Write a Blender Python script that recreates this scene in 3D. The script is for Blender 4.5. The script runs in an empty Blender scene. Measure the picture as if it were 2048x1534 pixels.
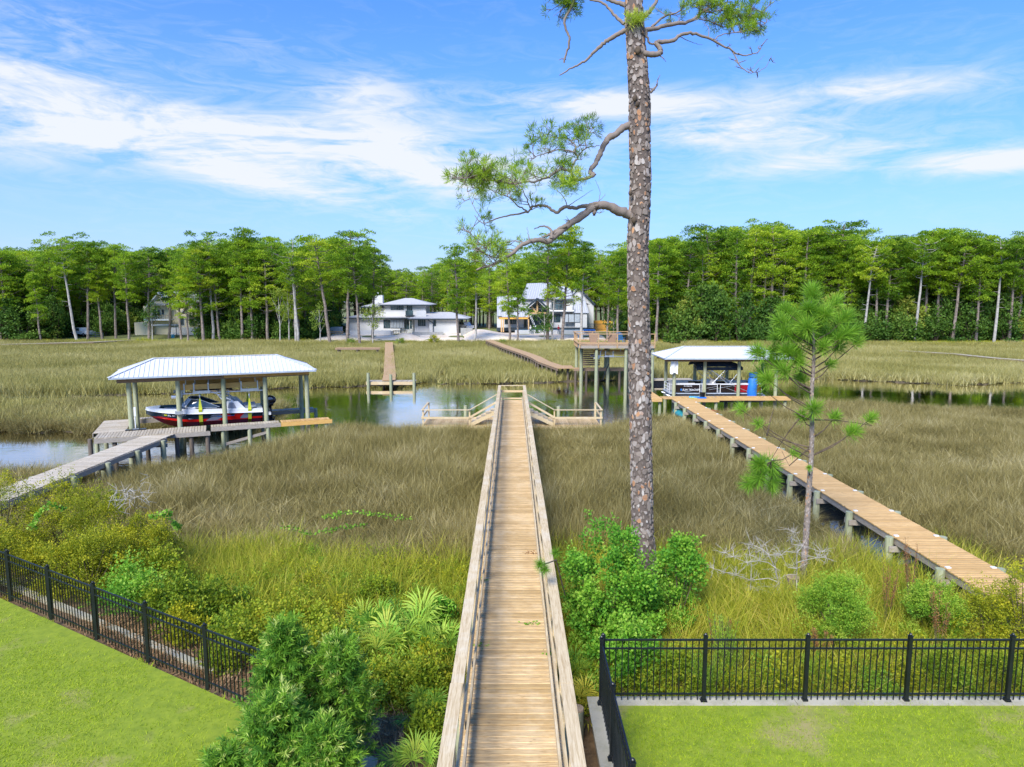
import bpy, math, random
import numpy as np
from mathutils import Vector, Matrix
R = math.radians
scene = bpy.context.scene
COL = scene.collection

# ---------------------------------------------------------------- camera
CAM_Z, PITCH, FPX = 8.35, R(7.0), 1366.0
cd = bpy.data.cameras.new('camera'); cam = bpy.data.objects.new('camera', cd); COL.objects.link(cam)
cam.location = (0, 0, CAM_Z); cam.rotation_euler = (R(90) - PITCH, 0, 0)
cd.sensor_width = 36.0; cd.lens = 36.0 * FPX / 2048; cd.clip_start = 0.1; cd.clip_end = 3000
scene.camera = cam
# ---------------------------------------------------------------- light
SUN_EL, SUN_AZ = 42.0, 205.0      # azimuth clockwise from +Y: behind and a little left of the camera
world = bpy.data.worlds.new('World'); scene.world = world; world.use_nodes = True
wt = world.node_tree; wt.nodes.clear()
def wn(t, **k):
    n = wt.nodes.new(t)
    for a, b in k.items(): setattr(n, a, b)
    return n
sky = wn('ShaderNodeTexSky'); sky.sky_type = 'NISHITA'; sky.sun_disc = False
sky.sun_elevation = R(SUN_EL); sky.sun_rotation = R(SUN_AZ); sky.air_density = 1.0; sky.dust_density = 0.6; sky.ozone_density = 2.5
def wmath(op, a, b=None, c=None, clamp=False):
    n = wn('ShaderNodeMath', operation=op, use_clamp=clamp)
    for i, v in enumerate((a, b, c)):
        if v is None: continue
        if isinstance(v, (int, float)): n.inputs[i].default_value = v
        else: wt.links.new(v, n.inputs[i])
    return n.outputs[0]
tc = wn('ShaderNodeTexCoord'); sx = wn('ShaderNodeSeparateXYZ'); wt.links.new(tc.outputs['Generated'], sx.inputs[0])
az = wmath('MULTIPLY', wmath('ARCTAN2', sx.outputs[0], sx.outputs[1]), 57.2958)
el = wmath('MULTIPLY', wmath('ARCSINE', sx.outputs[2]), 57.2958)
cx = wn('ShaderNodeCombineXYZ'); wt.links.new(az, cx.inputs[0]); wt.links.new(wmath('MULTIPLY', el, 4.4), cx.inputs[1])
def wnoise(scale, detail, rough, off, dist=0.0):
    mp = wn('ShaderNodeMapping'); wt.links.new(cx.outputs[0], mp.inputs[0]); mp.inputs['Location'].default_value = off
    mp.inputs['Rotation'].default_value = (0, 0, R(24)); mp.inputs['Scale'].default_value = (1, 1, 1)
    n = wn('ShaderNodeTexNoise'); n.inputs['Scale'].default_value = scale; n.inputs['Detail'].default_value = detail
    n.inputs['Roughness'].default_value = rough; n.inputs['Distortion'].default_value = dist
    wt.links.new(mp.outputs[0], n.inputs['Vector']); return n.outputs[0]
n1 = wnoise(0.055, 8, 0.62, (3.1, 7.7, 0), 0.9); n2 = wnoise(0.19, 7, 0.65, (11, 2, 5), 1.6)
def band(a0, e0, sa, se, tilt):      # one bank of cirrus: centre, half widths (degrees), slope
    da = wmath('SUBTRACT', az, a0); de = wmath('SUBTRACT', wmath('SUBTRACT', el, e0), wmath('MULTIPLY', da, tilt))
    q = wmath('ADD', wmath('POWER', wmath('ABSOLUTE', wmath('DIVIDE', da, sa)), 2.0), wmath('POWER', wmath('ABSOLUTE', wmath('DIVIDE', de, se)), 2.0))
    return wmath('POWER', 2.718, wmath('MULTIPLY', q, -1.0))
acc = None
for *b, w in [(-28, 13.4, 13, 1.3, -.2, .85), (-23, 9.9, 14, 1.3, -.2, .95), (-11, 11.0, 8, 1.9, -.1, .8), (-12.5, 15.7, 4.2, 1.8, 0, .55), (-20, 11.8, 24, 4.6, -.10, .40), (20, 12.5, 16, 3.8, 0, .36), (-6, 13, 10, 2.2, -.05, .35), (-35, 11.2, 8, 2.6, 0, .5), (-33, 17.5, 7, 1.4, -.1, .4), (-38, 21, 3, 2, 0, .45), (-20, 18.3, 5, .9, 0, .3),
          (7, 15.3, 12, 1.2, -.05, .75), (17, 12.6, 9, 1.3, -.1, .6), (24.0, 10.2, 6.0, .8, .07, 1.0), (34, 9.2, 6, .9, -.02, 1.0), (28, 14.6, 8, 1.0, -.05, .55), (0, 9.5, 6, 1.7, 0, .55), (60, 14, 14, 4, 0, .8), (-70, 15, 16, 5, .05, .8), (110, 20, 20, 6, .1, .8), (-120, 22, 22, 7, 0, .8), (170, 25, 25, 8, 0, .8)]:
    v = wmath('MULTIPLY', band(*b), w); acc = v if acc is None else wmath('ADD', acc, v)
m1 = wmath('MULTIPLY', acc, wmath('MULTIPLY_ADD', n1, 5.0, -1.72, clamp=False))
m2 = wmath('MULTIPLY_ADD', wmath('SUBTRACT', n2, 0.5), 1.9, m1)
mask = wmath('MULTIPLY', wmath('MULTIPLY', wmath('MAXIMUM', m2, 0.0, clamp=True), wmath('MINIMUM', wmath('ADD', acc, 0.18), 1.0)), 0.95, clamp=True)
veil = wmath('MULTIPLY_ADD', wmath('POWER', 2.718, wmath('MULTIPLY', wmath('ABSOLUTE', el), -0.085)), 1.0, 0.0, clamp=True)   # milky air low down
tint = wn('ShaderNodeMix', data_type='RGBA', blend_type='MULTIPLY'); tint.inputs[0].default_value = 1.0
wt.links.new(sky.outputs[0], tint.inputs[6]); tint.inputs[7].default_value = (0.13, 0.74, 1.66, 1)
mv = wn('ShaderNodeMix', data_type='RGBA'); wt.links.new(veil, mv.inputs[0]); wt.links.new(tint.outputs[2], mv.inputs[6]); mv.inputs[7].default_value = (3.7, 4.3, 5.2, 1)
mc = wn('ShaderNodeMix', data_type='RGBA'); wt.links.new(mask, mc.inputs[0]); wt.links.new(mv.outputs[2], mc.inputs[6]); mc.inputs[7].default_value = (5.0, 5.2, 5.5, 1)
bg = wn('ShaderNodeBackground'); bg.inputs[1].default_value = 0.082; wt.links.new(mc.outputs[2], bg.inputs[0])
wo = wn('ShaderNodeOutputWorld'); wt.links.new(bg.outputs[0], wo.inputs[0])
sd = bpy.data.lights.new('sun', 'SUN'); sd.energy = 2.9; sd.angle = R(26.0); sd.color = (1.0, 0.95, 0.87)
sun = bpy.data.objects.new('sun', sd); COL.objects.link(sun)
_s = Vector((math.sin(R(SUN_AZ)) * math.cos(R(SUN_EL)), math.cos(R(SUN_AZ)) * math.cos(R(SUN_EL)), math.sin(R(SUN_EL))))
sun.rotation_euler = _s.to_track_quat('Z', 'Y').to_euler(); sun.location = (-20, -30, 60)
vs = scene.view_settings; vs.view_transform = 'Standard'; vs.look = 'None'; vs.gamma = 1.0; vs.exposure = 1.15; vs.use_curve_mapping = False
scene.cycles.max_bounces = 6; scene.cycles.diffuse_bounces = 3; scene.cycles.glossy_bounces = 3; scene.cycles.transmission_bounces = 4; scene.cycles.transparent_max_bounces = 6
scene.cycles.use_denoising = True; scene.cycles.caustics_reflective = False; scene.cycles.caustics_refractive = False

# ---------------------------------------------------------------- places: a pixel of the 2048x1534 photo and a known height or distance give a point of the real place
CP, SP = math.cos(PITCH), math.sin(PITCH)
def at_z(px, py, z=0.0):
    t = (py - 767) / FPX; d = (CAM_Z - z) / (SP + t * CP)
    return Vector(((px - 1024) / FPX * d, d * (CP - t * SP), z))
def at_y(px, py, Y):
    t = (py - 767) / FPX; d = Y / (CP - t * SP)
    return Vector(((px - 1024) / FPX * d, Y, CAM_Z - d * (SP + t * CP)))

# ---------------------------------------------------------------- mesh helpers
class Geo:
    def __init__(s): s.V = []; s.F = []; s.M = []; s.T = []; s.n = 0
    def add(s, V, F, m=0, t=0.5):
        V = np.asarray(V, dtype=np.float32).reshape(-1, 3); F = np.asarray(F, dtype=np.int64)
        s.V.append(V); s.F.append(F + s.n); s.n += len(V)
        s.M.append(np.full(len(F), m, dtype=np.int32) if np.isscalar(m) else np.asarray(m, dtype=np.int32))
        s.T.append(np.full(len(F), t, dtype=np.float32) if np.isscalar(t) else np.asarray(t, dtype=np.float32))
        return s
    def box(s, x0, x1, y0, y1, z0, z1, m=0, t=0.5):
        V = [(x0,y0,z0),(x1,y0,z0),(x1,y1,z0),(x0,y1,z0),(x0,y0,z1),(x1,y0,z1),(x1,y1,z1),(x0,y1,z1)]
        return s.add(V, [(0,3,2,1),(4,5,6,7),(0,1,5,4),(1,2,6,5),(2,3,7,6),(3,0,4,7)], m, t)
    def beam(s, a, b, w, h, m=0, t=0.5, up=(0,0,1)):     # a bar from a to b, w wide, h high
        a = Vector(a); b = Vector(b); d = (b - a).normalized(); up = Vector(up)
        sd_ = d.cross(up)
        if sd_.length < 1e-4: sd_ = d.cross(Vector((0, 1, 0)))
        sd_.normalize(); u = sd_.cross(d).normalized(); V = []
        for p in (a, b):
            for i, j in ((-1,-1),(1,-1),(1,1),(-1,1)): V.append(p + sd_ * (w/2*i) + u * (h/2*j))
        return s.add([tuple(v) for v in V], [(0,1,2,3),(7,6,5,4),(0,4,5,1),(1,5,6,2),(2,6,7,3),(3,7,4,0)], m, t)
    def tube(s, pts, rad, n=8, m=0, t=0.5, cap=True):
        P = np.array([tuple(p) for p in pts], dtype=float); k = len(P)
        rad = np.full(k, rad, dtype=float) if np.isscalar(rad) else np.asarray(rad, dtype=float)
        T = np.gradient(P, axis=0); T /= np.linalg.norm(T, axis=1)[:, None] + 1e-9
        ref = np.array([0., 0., 1.]) if abs(T[0, 2]) < 0.9 else np.array([1., 0., 0.])
        V = []; 
        for i in range(k):
            a = np.cross(T[i], ref); a /= np.linalg.norm(a) + 1e-9; b = np.cross(T[i], a); ref = -b if False else ref
            th = np.arange(n) * 2 * math.pi / n
            V.append(P[i] + rad[i] * (np.cos(th)[:, None] * a + np.sin(th)[:, None] * b))
        V = np.concatenate(V); F = []
        for i in range(k - 1):
            for j in range(n):
                F.append((i*n+j, i*n+(j+1) % n, (i+1)*n+(j+1) % n, (i+1)*n+j))
        s.add(V, F, m, t)
        if cap:
            s.add(V[-n:], [tuple(range(n))], m, t); s.add(V[:n], [tuple(range(n))[::-1]], m, t)
        return s
    def poly(s, pts, m=0, t=0.5): return s.add([tuple(p) for p in pts], [tuple(range(len(pts)))], m, t)
    def prism(s, pts, d, m=0, t=0.5):                    # polygon pts pushed along d
        d = Vector(d); A = [Vector(p) for p in pts]; n = len(A); nn = Vector((0, 0, 0))
        for i in range(n): nn += A[i].cross(A[(i + 1) % n])
        if nn.dot(d) > 0: A = A[::-1]
        V = [tuple(p) for p in A] + [tuple(p + d) for p in A]
        s.add(V, [tuple(range(n))], m, t); s.add(V, [tuple(range(2*n-1, n-1, -1))], m, t)
        return s.add(V, [(i, i+n, (i+1) % n + n, (i+1) % n) for i in range(n)], m, t)
    def ball(s, c, r, m=0, t=0.5, nu=10, nv=6):
        r = (r, r, r) if np.isscalar(r) else r; V = []
        for i in range(nv + 1):
            ph = math.pi * i / nv
            for j in range(nu):
                th = 2 * math.pi * j / nu
                V.append((c[0] + r[0]*math.sin(ph)*math.cos(th), c[1] + r[1]*math.sin(ph)*math.sin(th), c[2] + r[2]*math.cos(ph)))
        F = [(i*nu+j, (i+1)*nu+j, (i+1)*nu+(j+1) % nu, i*nu+(j+1) % nu) for i in range(nv) for j in range(nu)]
        return s.add(V, F, m, t)
    def mesh(s, name, mats, smooth=False):
        me = bpy.data.meshes.new(name)
        V = np.concatenate(s.V) if s.V else np.zeros((0, 3)); nl = np.concatenate([np.full(len(f), f.shape[1]) for f in s.F])
        L = np.concatenate([f.ravel() for f in s.F]).astype(np.int32)
        me.vertices.add(len(V)); me.vertices.foreach_set('co', V.astype(np.float32).ravel())
        me.loops.add(len(L)); me.loops.foreach_set('vertex_index', L)
        me.polygons.add(len(nl)); st = np.concatenate([[0], np.cumsum(nl)[:-1]]).astype(np.int32)
        me.polygons.foreach_set('loop_start', st)
        for m in (mats if isinstance(mats, (list, tuple)) else [mats]): me.materials.append(m)
        me.polygons.foreach_set('material_index', np.concatenate(s.M).astype(np.int32))
        me.polygons.foreach_set('use_smooth', np.full(len(nl), bool(smooth)))
        me.update(calc_edges=True)
        a = me.attributes.new('tint', 'FLOAT', 'FACE'); a.data.foreach_set('value', np.concatenate(s.T).astype(np.float32))
        return me
def put(name, me, parent=None, loc=(0, 0, 0), rz=0.0, kind=None, label=None, cat=None, group=None, rot=None, scale=None):
    o = bpy.data.objects.new(name, me); COL.objects.link(o); o.location = loc
    o.rotation_euler = rot if rot is not None else (0, 0, rz)
    if scale is not None: o.scale = scale if not np.isscalar(scale) else (scale,) * 3
    if parent: o.parent = parent
    if kind: o['kind'] = kind
    if label: o['label'] = label
    if cat: o['category'] = cat
    if group: o['group'] = group
    return o
def obj(name, geo, mats, parent=None, smooth=False, **k): return put(name, geo.mesh(name, mats, smooth), parent, **k)
def thing(name, label, cat, loc=(0, 0, 0), rz=0.0, group=None): return put(name, None, None, loc, rz, None, label, cat, group)

# ---------------------------------------------------------------- materials
class NT:
    def __init__(s, name):
        s.m = bpy.data.materials.new(name); s.m.use_nodes = True; s.t = s.m.node_tree; s.t.nodes.clear()
        s.out = s.t.nodes.new('ShaderNodeOutputMaterial')
    def n(s, t, ins=None, **k):
        x = s.t.nodes.new(t)
        for a, b in k.items(): setattr(x, a, b)
        for a, b in (ins or {}).items():
            if hasattr(b, 'is_output') or isinstance(b, bpy.types.NodeSocket): s.t.links.new(b, x.inputs[a])
            else: x.inputs[a].default_value = b
        return x
    def math(s, op, a, b=0.0, clamp=False): return s.n('ShaderNodeMath', {0: a, 1: b}, operation=op, use_clamp=clamp).outputs[0]
    def mix(s, f, a, b, bt='MIX'): return s.n('ShaderNodeMix', {0: f, 6: a, 7: b}, data_type='RGBA', blend_type=bt).outputs[2]
    def ramp(s, f, stops):
        r = s.n('ShaderNodeValToRGB', {0: f}); e = r.color_ramp.elements
        while len(e) < len(stops): e.new(0.5)
        for i, (p, c) in enumerate(stops): e[i].position = p; e[i].color = (*c, 1)
        return r.outputs[0]
    def noise(s, vec, scale, detail=3, rough=0.55, dist=0.0):
        return s.n('ShaderNodeTexNoise', {'Vector': vec, 'Scale': scale, 'Detail': detail, 'Roughness': rough, 'Distortion': dist}).outputs[0]
    def map(s, vec, scale=(1, 1, 1), loc=(0, 0, 0), rot=(0, 0, 0)): return s.n('ShaderNodeMapping', {'Vector': vec, 'Scale': scale, 'Location': loc, 'Rotation': rot}).outputs[0]
    def pos(s): return s.n('ShaderNodeNewGeometry').outputs['Position']
    def obj(s): return s.n('ShaderNodeTexCoord').outputs['Object']
    def rnd(s): return s.n('ShaderNodeObjectInfo').outputs['Random']
    def tintv(s): return s.n('ShaderNodeAttribute', attribute_name='tint').outputs['Fac']
    def done(s, col, rough=0.6, metal=0.0, bump=None, bs=0.3, bd=0.01, spec=0.5, **k):
        p = s.n('ShaderNodeBsdfPrincipled', {'Base Color': col, 'Roughness': rough, 'Metallic': metal, 'Specular IOR Level': spec, **k})
        if bump is not None:
            b = s.n('ShaderNodeBump', {'Height': bump, 'Strength': bs, 'Distance': bd}); s.t.links.new(b.outputs[0], p.inputs['Normal'])
        s.t.links.new(p.outputs[0], s.out.inputs[0]); return s.m
def c3(c): return (*c, 1) if len(c) == 3 else c
def plain(name, c, rough=0.5, metal=0.0, var=0.12, scale=4.0, spec=0.5, **k):
    t = NT(name); f = t.noise(t.pos(), scale, 4, 0.6)
    d = tuple(x * (1 - var * 2) for x in c); b = tuple(min(1, x * (1 + var)) for x in c)
    return t.done(t.ramp(f, [(0.3, d), (0.7, b)]), rough, metal, spec=spec, **k)
def wood(name, ca, cb, cdk, stretch, rand=0.5, grey=None, rough=0.75):
    t = NT(name); p = t.pos(); r = t.rnd()
    off = t.n('ShaderNodeCombineXYZ', {0: t.math('MULTIPLY', r, 37.0), 1: t.math('MULTIPLY', r, 91.0), 2: 0.0}).outputs[0]
    v = t.n('ShaderNodeVectorMath', {0: t.map(p, stretch), 1: off}, operation='ADD').outputs[0]
    g = t.noise(v, 3.0, 6, 0.65, 0.6)
    big = t.noise(p, 0.55, 4, 0.6)
    base = t.mix(t.math('MULTIPLY_ADD', r, rand) if False else t.math('MULTIPLY', t.math('ADD', t.math('MULTIPLY', r, rand), t.math('MULTIPLY', big, 0.35)), 0.9, True), c3(ca), c3(cb))
    c = t.mix(t.ramp(g, [(0.42, (0, 0, 0)), (0.70, (1, 1, 1))]), base, c3(cdk))
    kn = t.n('ShaderNodeTexVoronoi', {'Vector': t.n('ShaderNodeVectorMath', {0: t.map(p, tuple(1 if q < 3 else 3.0 for q in stretch)), 1: off}, operation='ADD').outputs[0], 'Scale': 2.3}).outputs['Distance']
    c = t.mix(t.ramp(kn, [(0.03, (0.8, 0.8, 0.8)), (0.075, (0, 0, 0))]), c, c3(tuple(x * 0.5 for x in cdk)))
    if grey: c = t.mix(t.ramp(t.noise(p, 1.3, 4, 0.7), [(0.50, (0, 0, 0)), (0.70, (0.55, 0.55, 0.55))]), c, c3(grey))
    return t.done(c, rough, bump=g, bs=0.35, bd=0.004)
def leafm(name, stops, trans=0.35, rnd=0.25, patch=0.0, pscale=0.12, rough=0.6):
    t = NT(name); f = t.tintv(); r = t.rnd()
    v = t.math('ADD', t.math('MULTIPLY', f, 1 - rnd - patch), t.math('MULTIPLY', r, rnd))
    if patch:
        loc = t.n('ShaderNodeObjectInfo').outputs['Location']; nz = t.noise(loc, pscale, 3, 0.6)
        v = t.math('ADD', v, t.math('MULTIPLY', t.ramp(nz, [(0.34, (0, 0, 0)), (0.66, (1, 1, 1))]), patch))
    c = t.ramp(v, stops)
    p = t.n('ShaderNodeBsdfPrincipled', {'Base Color': c, 'Roughness': rough, 'Specular IOR Level': 0.25})
    tr = t.n('ShaderNodeBsdfTranslucent', {'Color': c}); mx = t.n('ShaderNodeMixShader', {0: trans, 1: p.outputs[0], 2: tr.outputs[0]})
    t.t.links.new(mx.outputs[0], t.out.inputs[0]); return t.m
def spread(cols): return [(i / (len(cols) - 1), c) for i, c in enumerate(cols)]

M = {}
M['deck_mid'] = wood('weathered_deck_wood', (.42, .28, .11), (.72, .51, .25), (.30, .18, .07), (1.2, 17, 17), 0.95, (.66, .51, .30))
M['rail_mid'] = wood('rail_wood', (.60, .46, .25), (.72, .58, .36), (.40, .27, .12), (16, .8, 16), 0.6, (.70, .61, .44))
M['deck_new'] = wood('fresh_deck_wood', (.50, .30, .10), (.70, .45, .18), (.40, .23, .08), (1.2, 17, 17), 0.95)
M['deck_grey'] = wood('grey_deck_wood', (.38, .32, .22), (.58, .50, .37), (.26, .20, .13), (12, 2.5, 12), 0.95, (.52, .48, .40))
M['deck_far'] = wood('brown_deck_wood', (.46, .28, .13), (.55, .36, .18), (.33, .20, .09), (2, 14, 14), 0.7)
M['beam_grey'] = wood('grey_beam_wood', (.34, .29, .23), (.46, .41, .35), (.22, .18, .13), (2, 2, 14), 0.5)
M['beam_new'] = wood('yellow_beam_wood', (.68, .40, .11), (.74, .47, .16), (.54, .29, .07), (2, 2, 14), 0.3)
M['beam_brown'] = wood('brown_beam_wood', (.28, .18, .11), (.35, .24, .16), (.17, .11, .07), (2, 2, 14), 0.3)
M['pile'] = wood('treated_piling', (.32, .35, .20), (.44, .44, .28), (.20, .21, .12), (14, 14, 1.2), 0.7)
M['pile_dark'] = wood('old_piling', (.13, .10, .07), (.20, .16, .12), (.07, .05, .035), (14, 14, 1.2), 0.7)
M['pine_bark'] = None
M['white_roof'] = plain('white_metal_roofing', (.62, .63, .65), 0.5, 0.0, 0.03)
M['galv'] = plain('galvanised_steel', (.62, .65, .68), 0.35, 0.7, 0.1)
M['black_metal'] = plain('black_powder_coat', (.008, .011, .012), 0.38, 0.0, 0.2)
M['concrete'] = (lambda t: t.done(t.mix(t.ramp(t.noise(t.pos(), 2.2, 5, .7), [(.45, (0, 0, 0)), (.7, (1, 1, 1))]), (.44, .40, .29, 1), (.29, .27, .17, 1)), .85, bump=t.noise(t.pos(), 30, 4), bs=.4))(NT('weathered_concrete'))
M['white'] = plain('white_paint', (.80, .80, .78), 0.5, 0, 0.03)
M['gel_white'] = plain('white_gelcoat', (.78, .79, .80), 0.18, 0, 0.02)
M['gel_navy'] = plain('navy_gelcoat', (.018, .035, .05), 0.15, 0, 0.1)
M['gel_red'] = plain('red_gelcoat', (.78, .015, .01), 0.2, 0, 0.05)
M['graph_grey'] = plain('grey_graphic', (.25, .27, .33), 0.25, 0, 0.1)
M['graph_blue'] = plain('blue_graphic', (.03, .20, .62), 0.25, 0, 0.05)
M['vinyl_grey'] = plain('grey_vinyl', (.38, .42, .46), 0.55, 0, 0.1)
M['vinyl_teal'] = plain('dark_teal_vinyl', (.06, .12, .15), 0.5, 0, 0.1)
M['vinyl_cream'] = plain('cream_vinyl', (.60, .56, .50), 0.55, 0, 0.08)
M['black'] = plain('black_plastic', (.012, .012, .014), 0.25, 0, 0.2)
M['canvas_navy'] = plain('navy_canvas', (.02, .035, .055), 0.8, 0, 0.15)
M['canvas_black'] = plain('black_canvas', (.012, .012, .016), 0.8, 0, 0.15)
M['strap'] = plain('yellow_strap', (.62, .66, .04), 0.7, 0, 0.08)
M['glass'] = (lambda t: t.done((.05, .07, .08, 1), .06, spec=.9))(NT('tinted_glass'))
M['win'] = (lambda t: t.done(t.ramp(t.noise(t.pos(), .9, 3), [(.35, (.015, .03, .035)), (.7, (.07, .12, .14))]), .06, spec=.8))(NT('window_glass'))
M['alu'] = plain('brushed_aluminium', (.66, .68, .70), 0.3, 0.85, 0.06)
M['blue_foam'] = plain('blue_foam', (.01, .16, .62), 0.6, 0, 0.06)
M['crimson'] = plain('crimson_panel', (.28, .008, .016), 0.22, 0, 0.08)
M['panel_black'] = plain('black_panel', (.018, .012, .012), 0.2, 0, 0.1)
M['stucco'] = plain('white_stucco', (.56, .56, .56), 0.85, 0, 0.03, 0.8)
M['cream'] = plain('cream_siding', (.70, .62, .42), 0.8, 0, 0.04, 0.8)
M['charcoal'] = plain('charcoal_trim', (.02, .035, .05), 0.5, 0, 0.1)
M['shingle'] = plain('grey_shingle', (.46, .45, .44), 0.85, 0, 0.08, 3)
M['block'] = plain('grey_blockwork', (.34, .34, .33), 0.9, 0, 0.12, 2)
M['osb'] = plain('yellow_sheathing', (.80, .40, .06), 0.8, 0, 0.08, 2)
M['timber'] = plain('raw_timber', (.60, .38, .18), 0.8, 0, 0.12, 3)
M['teal'] = plain('teal_plastic', (.02, .25, .28), 0.5)
M['pool'] = plain('pool_lining', (.03, .20, .36), 0.3)
M['skin'] = plain('skin', (.45, .26, .17), 0.6)
M['denim'] = plain('blue_denim', (.05, .08, .14), 0.9)
M['teal_shirt'] = plain('teal_shirt', (.02, .26, .24), 0.9)
M['roof_metal'] = plain('light_grey_standing_seam', (.36, .37, .39), .55, 0, .04)
M['red'] = plain('red_plastic', (.45, .02, .03), 0.5)
M['dead'] = plain('bleached_twigs', (.44, .40, .34), 0.9, 0, 0.15, 8)
M['stump'] = plain('stump_wood', (.42, .30, .18), 0.9, 0, 0.2, 10)
M['bark_far'] = plain('pine_bark_far', (.25, .20, .165), 0.95, 0, 0.3, 3)
M['bark_pale'] = plain('pale_bark', (.40, .37, .33), 0.95, 0, 0.2, 3)
M['dark_stem'] = plain('dark_stems', (.12, .085, .055), 0.95, 0, 0.3, 6)
M['pine_a'] = leafm('pine_needles_far', spread([(.06, .14, .012), (.18, .33, .022), (.40, .56, .03), (.62, .66, .05)]), .48, .45)
M['oak'] = leafm('understory_leaves', spread([(.03, .085, .016), (.06, .14, .02), (.11, .21, .028), (.18, .26, .035)]), .3, .4)
M['young'] = leafm('pale_broad_leaves', spread([(.16, .26, .03), (.27, .38, .05), (.42, .42, .07)]), .4, .2)
M['needle'] = leafm('pine_needles_near', spread([(.08, .17, .015), (.22, .38, .025), (.42, .58, .05), (.60, .66, .10)]), .4, .0)
M['needle_y'] = leafm('long_needles_near', spread([(.08, .20, .02), (.18, .38, .03), (.32, .54, .05), (.46, .60, .10)]), .4, .0)
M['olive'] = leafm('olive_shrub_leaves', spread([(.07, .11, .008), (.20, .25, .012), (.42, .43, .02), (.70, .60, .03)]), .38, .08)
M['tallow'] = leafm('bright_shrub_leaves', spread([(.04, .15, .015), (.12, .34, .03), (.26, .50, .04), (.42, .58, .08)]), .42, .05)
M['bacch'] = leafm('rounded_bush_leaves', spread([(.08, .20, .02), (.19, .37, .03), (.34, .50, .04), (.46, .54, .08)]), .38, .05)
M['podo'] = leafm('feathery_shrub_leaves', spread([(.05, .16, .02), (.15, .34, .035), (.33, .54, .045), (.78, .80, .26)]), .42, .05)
M['vine'] = leafm('scrub_leaves', spread([(.05, .10, .01), (.15, .25, .015), (.34, .42, .025), (.58, .48, .04)]), .4, .1, .15, .5)
M['palm'] = leafm('palmetto_fronds', spread([(.10, .26, .03), (.22, .44, .05), (.40, .56, .07), (.55, .54, .08)]), .35, .15)
M['frond_y'] = leafm('ageing_fronds', spread([(.36, .36, .04), (.56, .50, .06)]), .3, .1)
M['marsh'] = leafm('needlerush_blades', spread([(.065, .05, .018), (.165, .135, .04), (.30, .25, .075), (.46, .385, .16), (.74, .65, .40)]), .3, .12, .36, .30)
M['marsh_far'] = leafm('far_marsh_blades', spread([(.11, .115, .026), (.235, .22, .05), (.38, .34, .095), (.52, .46, .18), (.72, .65, .36)]), .3, .15, .35, .07)
M['reed'] = leafm('yellow_green_reeds', spread([(.08, .13, .010), (.25, .32, .018), (.52, .50, .045), (.80, .62, .16)]), .4, .1, .30, .9)
M['turf'] = leafm('lawn_blades', spread([(.13, .21, .008), (.28, .41, .010), (.47, .57, .02), (.68, .58, .12)]), .35, .1, .35, .8)
M['rust'] = leafm('rust_seedheads', spread([(.22, .09, .03), (.40, .20, .07)]), .2, .1)
M['litter'] = leafm('leaf_litter', spread([(.17, .09, .04), (.34, .20, .09), (.52, .34, .16)]), .1, .2)
def bark():
    t = NT('flaking_pine_bark'); f = t.tintv(); n = t.noise(t.pos(), 18, 4, .7)
    c = t.ramp(t.math('ADD', t.math('MULTIPLY', f, .86), t.math('MULTIPLY', t.math('ADD', n, t.noise(t.map(t.pos(), (1, 1, .35)), 1.6, 2)), .08)), [(0.0, (.075, .055, .045)), (.25, (.16, .125, .10)), (.50, (.27, .22, .18)), (.70, (.36, .31, .27)), (.78, (.48, .43, .38)), (.84, (.34, .17, .085)), (1, (.54, .30, .15))])
    return t.done(c, .95, bump=n, bs=.6, bd=.01)
M['pine_bark'] = bark()
def water():
    t = NT('creek_water'); p = t.pos()
    n = t.noise(t.map(p, (1.0, 2.2, 1)), 1.6, 3, .5); n2 = t.noise(t.map(p, (1.0, 1.8, 1)), 7, 2, .5)
    patch = t.ramp(t.noise(p, .11, 2, .5), [(.42, (.12, .12, .12)), (.62, (1, 1, 1))])
    h = t.math('MULTIPLY', t.math('ADD', n, t.math('MULTIPLY', n2, .22)), patch)
    bp = t.n('ShaderNodeBump', {'Height': h, 'Strength': .28, 'Distance': .05}).outputs[0]
    fr = t.n('ShaderNodeFresnel', {'IOR': 1.33, 'Normal': bp}).outputs[0]
    df = t.n('ShaderNodeBsdfDiffuse', {'Color': (.034, .028, .012, 1)}); gl = t.n('ShaderNodeBsdfGlossy', {'Color': (1, .97, .92, 1), 'Roughness': .02, 'Normal': bp})
    mx = t.n('ShaderNodeMixShader', {0: t.math('MULTIPLY', fr, 2.2, True), 1: df.outputs[0], 2: gl.outputs[0]}); t.t.links.new(mx.outputs[0], t.out.inputs[0]); return t.m
M['water'] = water()
def ground():
    t = NT('marsh_ground'); p = t.pos(); s = t.n('ShaderNodeSeparateXYZ', {0: p})
    n = t.noise(p, 1.2, 6, .7); nn = t.noise(p, 6, 5, .7)
    c = t.ramp(n, [(.3, (.055, .042, .025)), (.7, (.13, .10, .055))])
    near = t.n('ShaderNodeMapRange', {0: s.outputs[1], 1: 21.0, 2: 17.0}).outputs[0]
    c = t.mix(near, c, t.ramp(nn, [(.3, (.10, .06, .03)), (.72, (.30, .19, .09))]))
    far = t.n('ShaderNodeMapRange', {0: t.math('ADD', s.outputs[1], t.math('MULTIPLY', n, 8.0)), 1: 120.0, 2: 130.0}).outputs[0]
    c = t.mix(far, c, t.ramp(nn, [(.35, (.13, .10, .035)), (.5, (.15, .19, .04)), (.7, (.26, .19, .09))]))
    return t.done(c, .95, bump=nn, bs=.5, bd=.05)
M['ground'] = ground()
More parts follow.
